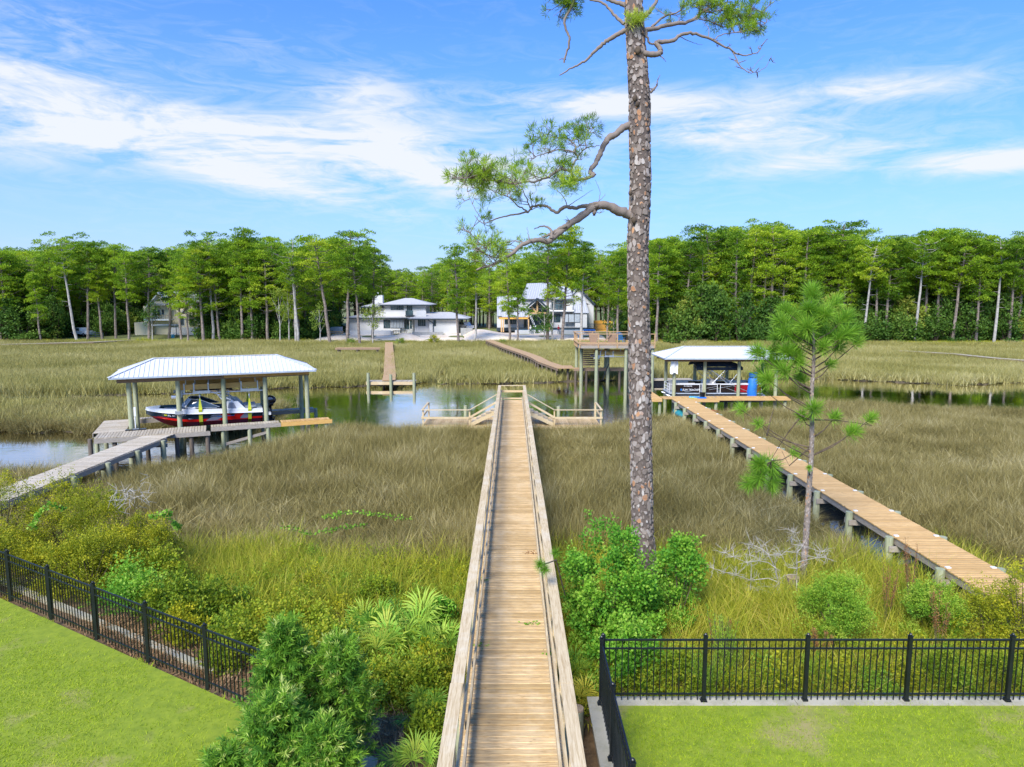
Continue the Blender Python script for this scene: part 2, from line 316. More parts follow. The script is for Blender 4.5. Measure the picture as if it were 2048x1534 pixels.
def lawnm():
    t = NT('lawn_soil'); p = t.pos(); n = t.noise(p, 5, 5, .7); b = t.noise(p, .45, 4, .6)
    c = t.ramp(n, [(.3, (.14, .20, .008)), (.7, (.26, .32, .015))])
    return t.done(t.mix(t.ramp(b, [(.56, (0, 0, 0)), (.72, (1, 1, 1))]), c, (.36, .27, .12, 1)), .95, bump=n, bs=.3, bd=.01)
M['lawn'] = lawnm()
def sandm():
    t = NT('building_sand'); p = t.pos(); n = t.noise(p, .35, 6, .65)
    return t.done(t.ramp(n, [(.3, (.66, .50, .34)), (.5, (.78, .64, .48)), (.7, (.84, .75, .63))]), .95, bump=n, bs=.5, bd=.4)
M['sand'] = sandm()

# ================================================================ LARGE STRUCTURE
def smooth(e0, e1, x): t = np.clip((x - e0) / (e1 - e0), 0, 1); return t * t * (3 - 2 * t)
NEAR = np.array([(-90, 29), (-30, 30.5), (-23.5, 31), (-18.3, 31.6), (-15.4, 33.2), (-13.4, 35.8), (-12.3, 37.8), (-11, 41.5), (-9, 41.8), (-7.2, 40.6), (-6.3, 41), (-5.9, 42.3), (-4, 43), (0, 44), (4, 43), (5.75, 42.0), (7.3, 43.2), (9, 45), (12, 47.5), (18, 50.5), (20.3, 51.7), (28.7, 50.5), (36.6, 48.8), (48, 47), (70, 44), (130, 40)])
FAR = np.array([(-130, 60), (-50, 59), (-43, 58), (-37, 58.8), (-30, 61), (-24, 63.5), (-18, 65), (-12, 66.3), (-9.4, 66.3), (-6.5, 67.4), (-1, 68), (4, 68.5), (8, 70.2), (16, 72), (32, 72.4), (44, 66.5), (52, 69), (60, 72), (90, 76), (150, 80)])
NEAR = NEAR.astype(float); FAR = FAR.astype(float)
def creek(X, Y):        # >0 inside the water (metres to the nearest bank), <0 on the marsh
    wig = 0.35 * np.sin(X * 1.7) + 0.25 * np.sin(X * 4.1 + 1)
    yn = np.interp(X, NEAR[:, 0], NEAR[:, 1]) + wig; yf = np.interp(X, FAR[:, 0], FAR[:, 1]) + wig
    d = np.minimum(Y - yn, yf - Y)
    isl = np.minimum(np.minimum(Y - (42.4 + wig), 52.6 + wig - Y), (-17.5 - X) * 0.8)      # marsh island on the left
    d = np.minimum(d, -isl)
    cr = np.abs(X + 8.0 - (Y - 70) * 0.12 + 0.6 * np.sin(Y * .6)); inlet = np.minimum(1.1 - cr * 0.9 * (1 + np.maximum(Y - 70, 0) * .06), 84 - Y); inlet = np.where(Y > 64, inlet, -5)
    d = np.maximum(d, inlet)
    for px, py, r in ((11.3, 28.2, 1.0), (12.3, 22.9, 1.25), (11.7, 33.5, .9)):      # pools under the right-hand walk
        d = np.maximum(d, r - np.hypot((X - px), (Y - py) * .6))
    return d
def gz(X, Y):
    X = np.asarray(X, float); Y = np.asarray(Y, float)
    base = 0.13 + 0.04 * np.sin(X * .9) * np.cos(Y * .7)
    base = base + smooth(22.5, 15.0, Y) * 0.42
    fence_l = 11.86 - 0.585 * (X + 5.63)                                         # line of the left fence
    base = np.where(X < -0.8, base + 0.45 * smooth(fence_l + 3.2, fence_l + 0.6, Y), base)
    far0 = np.where(X > 30, 112, 121)
    base = base + 0.55 * smooth(far0, far0 + 8, Y) + 0.45 * smooth(128, 145, Y)
    d = creek(X, Y)
    return np.where(d > -0.5, base - (base + 0.5) * smooth(-0.5, 0.9, d), base)
def grid_sheet(name, xs, ys, zf, mat, **k):
    XX, YY = np.meshgrid(xs, ys); ZZ = zf(XX, YY); V = np.stack([XX, YY, ZZ], -1).reshape(-1, 3); nx = len(xs); ny = len(ys)
    i = (np.arange(ny - 1)[:, None] * nx + np.arange(nx - 1)[None]).ravel(); F = np.stack([i, i + 1, i + nx + 1, i + nx], 1)
    g = Geo(); g.add(V, F); return obj(name, g, mat, smooth=True, **k)
xs = np.concatenate([np.linspace(-900, -150, 12), np.arange(-140, -46, 3), np.arange(-45, 60, .55), np.arange(60, 141, 3), np.linspace(150, 900, 12)])
ys = np.concatenate([np.linspace(-60, 3, 8), np.arange(5, 76, .45), np.arange(76, 160, 1.5), np.linspace(162, 1500, 14)])
grid_sheet('ground', xs, ys, gz, M['ground'], kind='structure')
g = Geo(); g.poly([(-300, 20, 0), (300, 20, 0), (300, 90, 0), (-300, 90, 0)]); obj('water', g, M['water'], kind='structure')

rng = np.random.default_rng(7)
# sandy building plots across the creek
def plot_sheet(x0, x1, y0, y1, mounds):
    def zf(X, Y):
        z = gz(X, Y) + 0.05 + 0.12 * np.sin(X * .7) * np.cos(Y * .5)
        for mx, my, r, h in mounds: z = z + h * np.exp(-((X - mx) ** 2 + (Y - my) ** 2) / (r * r))
        e = np.minimum(np.minimum(X - x0, x1 - X), np.minimum(Y - y0 - 1.2 * np.sin(X * .5), y1 - Y))
        return z - 0.5 * smooth(2.0, 0.0, e)
    return zf, np.linspace(x0, x1, 50), np.linspace(y0, y1, 26)
zf, a, b = plot_sheet(-39, -8, 127, 150, [(-21, 133, 2.6, 1.0), (-34, 134, 3, .5)]); grid_sheet('sand_plot', a, b, zf, M['sand'], kind='structure')
zf, a, b = plot_sheet(-10, 20, 121.5, 152, [(-5, 134, 5, .8), (3, 129, 5, .5), (-7, 142, 4, 1.1), (12, 128, 4, .4)]); grid_sheet('sand_plot', a, b, zf, M['sand'], kind='structure')

# ---------------------------------------------------------------- lawns
LZ = 1.2
g = Geo()
LL = [(-40, 31.9, 0), (-5.63, 11.80, 0), (-2.92, 10.22, 0), (-2.92, 2, 0), (-40, 2, 0)]
g.prism([(x, y, LZ - .6) for x, y, z in LL], (0, 0, .6)); obj('lawn', g, M['lawn'], kind='structure')
g = Geo(); g.box(1.78, 26, 1.5, 11.33, LZ - .9, LZ); obj('lawn', g, M['lawn'], kind='structure')

# ---------------------------------------------------------------- foliage generators
def quads(C, D, L, W, r, flop=.6):      # leaves: centre, direction, length, width
    n = len(C); D = D / (np.linalg.norm(D, axis=1)[:, None] + 1e-9); up = r.normal(0, 1, (n, 3)) * flop + np.array([0, 0, 1.])
    S = np.cross(D, up); S /= np.linalg.norm(S, axis=1)[:, None] + 1e-9
    L = np.asarray(L).reshape(-1, 1) * np.ones((n, 1)); W = np.asarray(W).reshape(-1, 1) * np.ones((n, 1))
    V = np.stack([C, C + D * L * .5 + S * W * .5, C + D * L, C + D * L * .5 - S * W * .5], 1).reshape(-1, 3)
    return V, np.arange(n)[:, None] * 4 + np.arange(4)[None]
def needles(C, D, L, W, r):
    n = len(C); D = D / (np.linalg.norm(D, axis=1)[:, None] + 1e-9); S = np.cross(D, r.normal(0, 1, (n, 3))); S /= np.linalg.norm(S, axis=1)[:, None] + 1e-9
    L = np.asarray(L).reshape(-1, 1) * np.ones((n, 1))
    V = np.stack([C - S * W / 2, C + S * W / 2, C + D * L + np.array([0, 0, -.06]) * L], 1).reshape(-1, 3)
    return V, np.arange(n)[:, None] * 3 + np.arange(3)[None]
def sph(n, r): v = r.normal(0, 1, (n, 3)); return v / (np.linalg.norm(v, axis=1)[:, None] + 1e-9)
def merge(t_, c_, mats, name):
    j = Geo()
    for G_, mi in ((t_, 0), (c_, 1)):
        V = np.concatenate(G_.V); base = j.n; first = True
        for F, T in zip(G_.F, G_.T): j.add(V if first else V[:0], F if first else F - j.n + base, mi, T); first = False
    return j.mesh(name, mats)
def far_pine(seed, H, cs, Rr, top='round', density=1.0, npads=34, bend=.5):
    r = np.random.default_rng(seed); tr = Geo(); cr = Geo(); ax = r.uniform(-bend, bend, 2)
    zs = np.linspace(0, H * .96, 9); wob = r.normal(0, .09, (9, 2)).cumsum(0)
    P = np.stack([ax[0] * (zs / H) ** 2 * 1.2 + wob[:, 0], ax[1] * (zs / H) ** 2 + wob[:, 1], zs], 1); P[0, :2] = 0
    r0 = H * .0115 + .05; tr.tube(P, r0 * (1 - .72 * zs / H), 7)
    for i in range(npads):
        u = i / (npads - 1); z = H * (cs + (1 - cs) * (.02 + .93 * u)); 
        prof = {'round': math.sqrt(max(.10, 1 - (u * .96) ** 3.0)) * (.50 + .50 * min(1, u * 2.2)), 'cone': 1.05 - .85 * u, 'flat': .5 + .6 * math.sin(min(1, u * 1.05) * 2.6) * u + .15}[top]
        a = i * 2.4 + r.uniform(-.5, .5); q = Rr * prof * r.uniform(.45, 1.08)
        if i == npads - 1: q = 0
        b0 = np.array([np.interp(z * .96, zs, P[:, k]) for k in range(3)]); b1 = b0 + np.array([math.cos(a) * q, math.sin(a) * q, q * r.uniform(.05, .45) + .2])
        if q > .5: tr.tube([b0, (b0 + b1) / 2 + [0, 0, -.12 * q], b1], [.075, .05, .02], 4, cap=False)
        nl = int(r.integers(2, 4)); pt = r.uniform(.15, .85)
        for j in range(nl):
            c = b1 + r.normal(0, 1, 3) * [.5, .5, .25]; pr = r.uniform(.65, 1.2); k = int(58 * density); d = sph(k, r); d[:, 2] = np.abs(d[:, 2]) * .9 - .25
            C = c + d * [pr, pr, pr * .62] * r.uniform(.55, 1, (k, 1)); DD = d + r.normal(0, .5, (k, 3)) + [0, 0, .35]
            V, F = quads(C, DD, r.uniform(.30, .50, k), r.uniform(.10, .17, k), r); cr.add(V, F, 0, np.clip(pt + r.normal(0, .16, k), 0, 1))
    for i in range(5):      # bare stubs below the crown
        z = H * r.uniform(.3, max(.32, cs)); a = r.uniform(0, 6.28); b0 = np.array([np.interp(z, zs, P[:, k]) for k in range(3)]); L = r.uniform(.5, 1.6)
        tr.tube([b0, b0 + [math.cos(a) * L, math.sin(a) * L, L * r.uniform(-.2, .4)]], [.05, .012], 4, cap=False)
    return tr, cr
def bushy(seed, Rr, H, n, L, W, lobes=14, z0=.1, flop=.9, stems=6, shell=.6, lobe_r=.42):
    r = np.random.default_rng(seed); tr = Geo(); cr = Geo(); per = int(n * .62) // lobes; cs_ = []
    for i in range(lobes):
        a = r.uniform(0, 6.283); q = math.sqrt(r.uniform(.02, 1)) * r.uniform(.7, 1.05); zt = 1 - .62 * q * q * r.uniform(.5, 1.3); low = r.uniform() < .28
        c = np.array([math.cos(a) * Rr * q * .82, math.sin(a) * Rr * q * .82, H * (max(.14, zt * (r.uniform(.25, .6) if low else r.uniform(.72, .98)))) - Rr * lobe_r * .5]); lr = Rr * lobe_r * r.uniform(.5, 1.2)
        dd = sph(per, r); rad = shell + (1 - shell) * r.uniform(0, 1, (per, 1)); C = c + dd * lr * rad * [1, 1, .8]
        C[:, 2] = np.maximum(C[:, 2], r.uniform(.02, .2, per)); V, F = quads(C, dd * .8 + r.normal(0, .6, (per, 3)) + [0, 0, .3], r.uniform(.6, 1.25, per) * L, r.uniform(.7, 1.2, per) * W, r, flop)
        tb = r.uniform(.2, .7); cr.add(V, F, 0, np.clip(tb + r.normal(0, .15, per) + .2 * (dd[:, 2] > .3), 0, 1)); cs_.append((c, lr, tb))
        if i < stems * 2: tr.tube([(0, 0, -.1), tuple(np.array(c) * [.35, .35, .45]), tuple(c)], [max(.012, Rr * .022), max(.01, Rr * .014), .006], 5, cap=False)
    ns = max(10, int(lobes * 4)); k = max(6, int(n * .38) // ns)      # leafy shoots standing out of the crown
    for i in range(ns):
        c, lr, tb = cs_[r.integers(len(cs_))]; d = sph(1, r)[0]; d[2] = abs(d[2]) * .9 + .25; d /= np.linalg.norm(d); p0 = c + d * lr * .6; l = lr * r.uniform(.5, 1.15); u = r.uniform(0, 1, (k, 1)); C = p0 + d * l * u + r.normal(0, .35 * L + .02 * Rr, (k, 3))
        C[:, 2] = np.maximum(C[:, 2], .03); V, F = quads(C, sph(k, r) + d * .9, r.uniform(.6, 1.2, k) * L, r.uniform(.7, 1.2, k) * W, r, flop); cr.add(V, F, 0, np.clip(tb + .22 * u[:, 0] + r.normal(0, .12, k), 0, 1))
    return tr, cr

def scatter(name, P, rot, scl, idx, srcs, mat=None, **k):
    me = bpy.data.meshes.new(name); me.vertices.add(len(P)); me.vertices.foreach_set('co', np.asarray(P, np.float32).ravel())
    for an, ty, dat, fld in (('rot', 'FLOAT_VECTOR', rot, 'vector'), ('scl', 'FLOAT_VECTOR', scl, 'vector'), ('idx', 'INT', idx, 'value')):
        a = me.attributes.new(an, ty, 'POINT'); a.data.foreach_set(fld, np.asarray(dat, np.int32 if ty == 'INT' else np.float32).ravel())
    o = put(name, me, **k)
    c = bpy.data.collections.new(name + '_source')
    for i, s in enumerate(srcs):
        so = bpy.data.objects.new('%s_source_%02d' % (name, i), s); c.objects.link(so)
    ng = bpy.data.node_groups.new(name, 'GeometryNodeTree')
    ng.interface.new_socket('Geometry', in_out='INPUT', socket_type='NodeSocketGeometry'); ng.interface.new_socket('Geometry', in_out='OUTPUT', socket_type='NodeSocketGeometry')
    gi = ng.nodes.new('NodeGroupInput'); go = ng.nodes.new('NodeGroupOutput'); ip = ng.nodes.new('GeometryNodeInstanceOnPoints')
    ci = ng.nodes.new('GeometryNodeCollectionInfo'); ci.inputs['Collection'].default_value = c; ci.inputs['Separate Children'].default_value = True; ci.inputs['Reset Children'].default_value = True
    def na(an, ty):
        n = ng.nodes.new('GeometryNodeInputNamedAttribute'); n.data_type = ty; n.inputs['Name'].default_value = an; return n.outputs['Attribute']
    ng.links.new(gi.outputs[0], ip.inputs['Points']); ng.links.new(ci.outputs[0], ip.inputs['Instance']); ip.inputs['Pick Instance'].default_value = True
    ng.links.new(na('idx', 'INT'), ip.inputs['Instance Index']); ng.links.new(na('rot', 'FLOAT_VECTOR'), ip.inputs['Rotation']); ng.links.new(na('scl', 'FLOAT_VECTOR'), ip.inputs['Scale'])
    ng.links.new(ip.outputs[0], go.inputs[0])
    md = o.modifiers.new('scatter', 'NODES'); md.node_group = ng
    return o
def rots(n, tilt=.08): return np.stack([rng.normal(0, tilt, n), rng.normal(0, tilt, n), rng.uniform(0, 6.283, n)], 1)
def scl(n, a, b, za=None, zb=None):
    s = rng.uniform(a, b, n); z = s if za is None else rng.uniform(za, zb, n); return np.stack([s, s, z], 1)
def blades(n, rad, h0, h1, w, lean, curve, seed, segs=2, square=False):
    r = np.random.default_rng(seed); g = Geo()
    if square: bx = r.uniform(-rad, rad, n); by = r.uniform(-rad, rad, n)
    else: q = rad * np.sqrt(r.uniform(0, 1, n)); th = r.uniform(0, 6.283, n); bx = q * np.cos(th); by = q * np.sin(th)
    H = r.uniform(h0, h1, n); la = r.uniform(0, 6.283, n); ln = np.abs(r.normal(0, lean, n)) + .03; cv = np.abs(r.normal(0, curve, n))
    fa = r.uniform(0, 6.283, n); big = r.uniform(0, 1, n) < .28; wv = w * np.where(big, 1.7, .75) if not square else w * r.uniform(.6, 1.3, n); sx_ = np.cos(fa) * wv / 2; sy_ = np.sin(fa) * wv / 2; t = np.where(big, r.uniform(.45, 1, n), r.uniform(0, .8, n))
    rows = []
    for k in range(segs + 1):
        u = k / segs; off = H * (ln * u + cv * u * u); z = H * u * (1 - .35 * cv * u) - 0.05
        cxx = bx + np.cos(la) * off; cyy = by + np.sin(la) * off; ww = 1 - u * .85 if k < segs else 0
        if k < segs: rows.append(np.stack([cxx - sx_ * ww, cyy - sy_ * ww, z], 1)); rows.append(np.stack([cxx + sx_ * ww, cyy + sy_ * ww, z], 1))
        else: rows.append(np.stack([cxx, cyy, z], 1))
    m = len(rows); V = np.stack(rows, 1).reshape(-1, 3); b = np.arange(n)[:, None] * m
    F4 = np.concatenate([b + np.array([[2*k, 2*k+1, 2*k+3, 2*k+2]]) for k in range(segs - 1)], 0) if segs > 1 else None
    if F4 is not None: g.add(V, F4, 0, np.tile(t, segs - 1)); g.add(V[:0], (b + np.array([[m-3, m-2, m-1]])) - g.n, 0, t)
    else: g.add(V, b + np.array([[0, 1, 2]]), 0, t)
    return g
def in_poly(x, y, P):
    c = np.zeros(len(x), bool); n = len(P)
    for i in range(n):
        x0, y0 = P[i][:2]; x1, y1 = P[(i + 1) % n][:2]
        k = ((y0 > y) != (y1 > y)) & (x < (x1 - x0) * (y - y0) / (y1 - y0 + 1e-12) + x0); c ^= k
    return c
def jgrid(x0, x1, y0, y1, st):
    X, Y = np.meshgrid(np.arange(x0, x1, st), np.arange(y0, y1, st)); X = X.ravel() + rng.uniform(-st/2, st/2, X.size); Y = Y.ravel() + rng.uniform(-st/2, st/2, Y.size); return X, Y
def seen(X, Y, mg=1.08): return np.abs(X) < Y * (1024 / FPX) * mg + 2.0
def under_decks(X, Y):
    a = (np.abs(X) < .95) & (Y < 46)
    a |= (X > 11.2) & (X < 13.1) & (Y < 49)
    a |= (X > -19.6) & (X < -17.7) & (Y < 36)
    a |= (np.abs(X) < 6) & (Y > 40.9) & (Y < 45)
    a |= (X > 9.2) & (X < 20.6) & (Y > 47.6) & (Y < 53)
    xc = np.interp(Y, [60, 65, 117], [-12, -12.1, -21.8]); a |= (np.abs(X - xc) < .9) & (Y > 60) & (Y < 118)
    xc = np.interp(Y, [67, 72, 83, 117], [6.2, 5.2, 3.5, -4.2]); a |= (np.abs(X - xc) < 1.0) & (Y > 66) & (Y < 118)
    a |= (X > -26.5) & (X < -19.5) & (Y > 99) & (Y < 103.5)
    return a

# marsh grass, near bank
src = [blades(120, .50, .5, 1.2, .022, .26 if i < 6 else .6, .30 if i < 6 else .55, 100 + i, 2).mesh('rush_tuft', M['marsh']) for i in range(8)]
X, Y = jgrid(-34, 52, 18.5, 54, .36); k = (creek(X, Y) < -.12) & seen(X, Y) & ~under_decks(X, Y)
edge = 20.3 + 0.9 * np.sin(X * .55) + .5 * np.sin(X * 1.9); pr = smooth(edge - 1.0, edge + 1.2, Y); k &= rng.uniform(0, 1, len(X)) < pr; k &= rng.uniform(0, 1, len(X)) > .55 * smooth(.55, .95, np.sin(X * 1.1 + 2 * np.sin(Y * .5)) * np.cos(Y * .8 + X * .3))
X, Y = X[k], Y[k]; n = len(X)
print('near marsh', n)
lean = rots(n, .15); lean[:, 0] += .06 * np.sin(X * .35 + Y * .2)
zsc = .60 + .52 * (np.sin(X * .31 + 1) * np.cos(Y * .27) * .5 + .5); S = scl(n, .85, 1.25); S[:, 2] = zsc * rng.uniform(.85, 1.12, n)
scatter('marsh_grass', np.stack([X, Y, gz(X, Y)], 1), lean, S, rng.integers(0, 8, n), src, kind='stuff', label='brown and olive needlerush covering the marsh this side of the creek')
# marsh grass, far side
src = [blades(150, 1.0, .5, 1.15, .045, .24, .26, 200 + i).mesh('far_rush_tuft', M['marsh_far']) for i in range(8)]
X, Y = jgrid(-95, 95, 44, 128, .85); far_side = (Y > np.interp(X, FAR[:, 0], FAR[:, 1]) - 2) | (X < -16)
lim = np.where(X > 34, 118, 125); k = (creek(X, Y) < -.15) & seen(X, Y) & ~under_decks(X, Y) & far_side & (Y < lim)
X, Y = X[k], Y[k]; n = len(X); print('far marsh', n)
S = scl(n, .9, 1.3); S[:, 2] = (.75 + .4 * (np.sin(X * .13 + 1) * np.cos(Y * .11) * .5 + .5)) * rng.uniform(.85, 1.1, n)
scatter('marsh_grass', np.stack([X, Y, gz(X, Y)], 1), rots(n, .06), S, rng.integers(0, 8, n), src, kind='stuff', label='tan and olive marsh grass across the creek up to the wood')
# yellow green reeds behind the fences
src = [blades(70, .38, .5, 1.35, .016, .34, .5, 300 + i, 3).mesh('reed_tuft', M['reed']) for i in range(6)]
X, Y = jgrid(-12, 14, 10.4, 22, .30); fl = 11.86 - 0.585 * (X + 5.63)
w = np.where(X < -.8, smooth(fl + 2.2, fl + 4.0, Y) , smooth(11.9, 12.6, Y)) * smooth(21.6, 19.2, Y - .8 * np.sin(X * .6))
w *= np.where(X < -0.8, .85, .75)
w *= np.where((X < -2) & (Y < 16), .45, 1.0)
k = (rng.uniform(0, 1, len(X)) < w) & ~under_decks(X, Y); X, Y = X[k], Y[k]; n = len(X); print('reeds', n)
S = scl(n, .8, 1.25); S[:, 2] = rng.uniform(.6, 1.0, n) * np.where(Y < 14, .75, 1)
scatter('reeds', np.stack([X, Y, gz(X, Y)], 1), rots(n, .16), S, rng.integers(0, 6, n), src, kind='stuff', label='yellow green reeds and tall grass between the fences and the marsh')
# fringe of green at the foot of the far wood
X, Y = jgrid(-95, 95, 116, 128, .8); k = seen(X, Y) & (Y > np.where(X > 34, 114, 121) + rng.uniform(-2, 2, len(X))) & ~((X > -37) & (X < -8) & (Y > 126)) & ~((X > -9) & (X < 19) & (Y > 123)); X, Y = X[k], Y[k]; n = len(X)
src = [blades(90, .9, .4, .9, .06, .25, .3, 350 + i).mesh('fringe_tuft', M['reed']) for i in range(3)]
scatter('bank_grass', np.stack([X, Y, gz(X, Y)], 1), rots(n, .1), scl(n, .8, 1.2, .4, .9), rng.integers(0, 3, n), src, kind='stuff', label='yellow green grass along the edge of the far wood')
# lawn blades
src = [blades(240, .27, .03, .10, .020, .8, .3, 400 + i, 1, True).mesh('turf_tuft', M['turf']) for i in range(5)]
X, Y = jgrid(-16, 11, 6.5, 21, .24); lpoly = [(x, y) for x, y, z in LL]
lp = in_poly(X, Y, lpoly) & (Y < (31.9 - (X + 40) * .585) - .22); rp = (X > 1.95) & (Y < 11.2); dl = (31.9 - (X + 40) * .585) - Y
bare = smooth(1.9, .3, dl + .7 * np.sin(X * 1.3) + .4 * np.sin(X * 3.1)) * .75
bare = np.maximum(bare, smooth(.62, .95, np.sin(X * 1.15 + 2) * np.cos(Y * 1.3 + X * .5)) * .55 * (dl < 4)); bare = np.where(rp, 0.04, bare)
k = (lp | rp) & (rng.uniform(0, 1, len(X)) > bare); X, Y = X[k], Y[k]; n = len(X); print('turf', n)
scatter('turf', np.stack([X, Y, np.full(n, LZ + .002)], 1), np.stack([np.zeros(n), np.zeros(n), rng.uniform(0, 6.28, n)], 1), scl(n, 1, 1.15, .7, 1.2), rng.integers(0, 5, n), src, kind='stuff', label='short bright green lawn blades inside the black fences')
# tangled weeds among the reeds
ssrc = []
for i in range(5):
    t_, c_ = bushy(460 + i, .42, .62, 520, .055, .028, 10, lobe_r=.5); ssrc.append(merge(t_, c_, [M['dark_stem'], M['vine'] if i < 3 else (M['bacch'] if i == 3 else M['olive'])], 'scrub_tuft'))
X, Y = jgrid(-12, 14, 11.8, 20.5, .46); fl = 11.86 - 0.585 * (X + 5.63)
w = np.where(X < -.8, smooth(fl + 1.5, fl + 2.4, Y) * smooth(20.8, 17.5, Y - 1.2 * np.sin(X * .9)) * 1.0, smooth(11.8, 12.2, Y) * smooth(15.5, 12.5, Y) * .6)
k = (rng.uniform(0, 1, len(X)) < w) & ~under_decks(X, Y); X, Y = X[k], Y[k]; n = len(X); print('scrub', n)
scatter('scrub_growth', np.stack([X, Y, gz(X, Y)], 1), rots(n, .08), scl(n, .7, 1.5, .7, 1.6), rng.integers(0, 5, n), ssrc, kind='stuff', label='low leafy weeds tangled among the reeds beyond the fences')
# litter on the ground behind the left fence
src = [blades(120, .35, .05, .16, .02, 1.6, .5, 450 + i, 1).mesh('litter_tuft', M['litter']) for i in range(3)]
X, Y = jgrid(-10, -.9, 7, 15, .3); fl = 11.86 - 0.585 * (X + 5.63); k = (Y > fl - .0) | (X > -2.6); k &= (Y < fl + 3); X, Y = X[k], Y[k]; n = len(X)
scatter('leaf_litter', np.stack([X, Y, gz(X, Y)], 1), rots(n, .2), scl(n, .8, 1.2), rng.integers(0, 3, n), src, kind='stuff', label='brown dead leaves and pine straw behind the left fence')

# ---------------------------------------------------------------- the wood beyond the marsh
SKY = np.array([(0,492),(60,488),(110,494),(145,480),(185,475),(225,487),(270,492),(300,492),(320,502),(350,494),(420,474),(470,480),(497,470),(530,474),(560,474),(590,500),(620,486),(650,475),(700,470),(740,486),(760,514),(790,530),(850,530),(880,520),(917,505),(960,515),(990,530),(1040,510),(1090,490),(1140,485),(1180,495),(1210,510),(1250,485),(1300,465),(1340,474),(1380,468),(1430,450),(1500,448),(1560,450),(1620,456),(1670,452),(1715,474),(1740,482),(1800,466),(1850,456),(1900,464),(1950,476),(2000,470),(2048,472)], float)
KINDS = [('round', .42, 3.1, .45), ('flat', .55, 3.4, .6), ('round', .38, 2.9, .3), ('cone', .30, 2.6, .3), ('flat', .62, 3.3, .7), ('round', .50, 3.1, .4), ('round', .30, 2.9, .3), ('cone', .50, 2.1, .5)]
PINES = []
for i, (tp, cs, rr, bd) in enumerate(KINDS):
    t_, c_ = far_pine(500 + i, 20.0, cs, rr, tp, 1.25, 44 if i not in (1, 4, 7) else 34, bd); bm = M['bark_pale'] if i in (4, 7) else M['bark_far']
    PINES.append((t_.mesh('trunk', bm), c_.mesh('crown', M['pine_a'])))
    if i == 0: pass
WOODSRC = []
for i, (tp, cs, rr, bd) in enumerate(KINDS[:6]):
    t_, c_ = far_pine(600 + i, 20.0, cs * .6, rr * 1.2, tp, .9, 40, bd)
    WOODSRC.append(merge(t_, c_, [M['bark_far'], M['pine_a']], 'wood_pine'))
def ztop(px, py, Y): return at_y(px, py, Y).z
NAMED = [  # px at the foot, top py, shift of the top px, distance, kind, note
 (28,500,4,131,0,''),(48,520,0,133,3,''),(118,500,-4,136,2,''),(82,540,-6,127,3,''),(154,470,-26,128,4,'tall leaning trunk and high flat crown'),(176,480,4,131,5,''),(205,500,-4,132,0,''),(232,486,0,134,5,''),(258,500,4,129,0,''),(298,492,0,131,5,''),
 (338,500,3,134,2,''),(363,515,0,127,2,''),(376,530,2,126,3,''),(407,490,-14,126,5,'trunk leaning in front of the house'),(426,470,0,128,4,'bare trunk and flat high crown'),(440,500,2,136,0,''),(484,471,-2,127,5,''),(495,500,2,131,2,''),(508,446,-8,128,3,'tallest, narrow open crown'),(545,468,2,134,0,''),(596,500,-6,124,4,'long bare trunk and thin top'),
 (660,469,-14,123,1,'long leaning trunk and open flat crown'),(695,457,4,122,1,'tallest, straight trunk with broad flat crown'),(720,492,0,121,5,'forked trunk with low crown'),(745,490,8,133,0,''),
 (917,484,-6,124,6,'broad low crown beside the white house'),(948,500,4,125,7,'thin'),
 (1020,500,-8,126,6,'crown in front of the metal roof'),(1035,520,2,125,3,'slim'),(1095,470,-8,127,1,'thick trunk and wide open crown'),(1106,520,8,126,7,'very thin'),(1124,440,14,127,3,'tallest, trunk leaning right'),(1165,480,2,126,7,'slim straight trunk'),(1215,510,3,129,0,''),(1236,500,0,127,2,''),
 (1314,476,-2,124,0,''),(1325,470,4,129,5,''),(1374,480,3,125,2,'straight bare trunk'),(1350,500,0,131,0,''),(1418,448,0,132,1,'wide pale crown'),(1446,450,0,133,5,''),(1500,447,-2,131,4,''),(1518,480,3,134,0,''),(1540,448,8,127,1,'leaning trunk and open crown'),(1565,452,0,133,5,''),
 (1600,470,0,131,0,''),(1622,455,2,129,2,''),(1668,442,0,130,1,'dark rounded crown above the rest'),(1700,480,0,128,5,''),(1728,485,4,122,4,'bare trunk at the edge'),(1752,478,0,124,5,''),(1776,470,0,123,2,''),(1790,480,3,127,0,''),(1831,470,4,121,4,'dead branching top beside its trunk'),(1848,458,0,126,5,''),
 (1872,452,0,124,0,''),(1884,458,0,125,2,''),(1905,462,0,122,5,''),(1938,470,0,123,0,''),(1952,478,2,121,2,''),(1988,470,8,120,4,'pale trunk leaning right'),(2019,474,0,121,5,''),(2034,466,2,124,0,'')]
ORD = ['first','second','third','fourth','fifth','sixth','seventh','eighth','ninth','tenth','eleventh','twelfth','thirteenth','fourteenth','fifteenth','sixteenth','seventeenth','eighteenth','nineteenth','twentieth','twenty-first','twenty-second','twenty-third','twenty-fourth','twenty-fifth','twenty-sixth','twenty-seventh','twenty-eighth','twenty-ninth','thirtieth']
def section(px):
    if px < 290: return 0, '{} pine from the left edge'
    if px < 640: return 1, '{} pine from the cream house\'s left wall'
    if px < 800: return 2, '{} pine left of the white house'
    if px < 985: return 3, '{} pine between the two white houses'
    if px < 1300: return 4, '{} pine by the metal roofed house'
    if px < 1560: return 5, '{} far pine right of the big trunk'
    return 6, '{} far pine counting right from the boat shed'
NAMED.append((1459, 600, 0, 122, 6, 'small one with a low crown'))
cnt = {}
rr_ = random.Random(5)
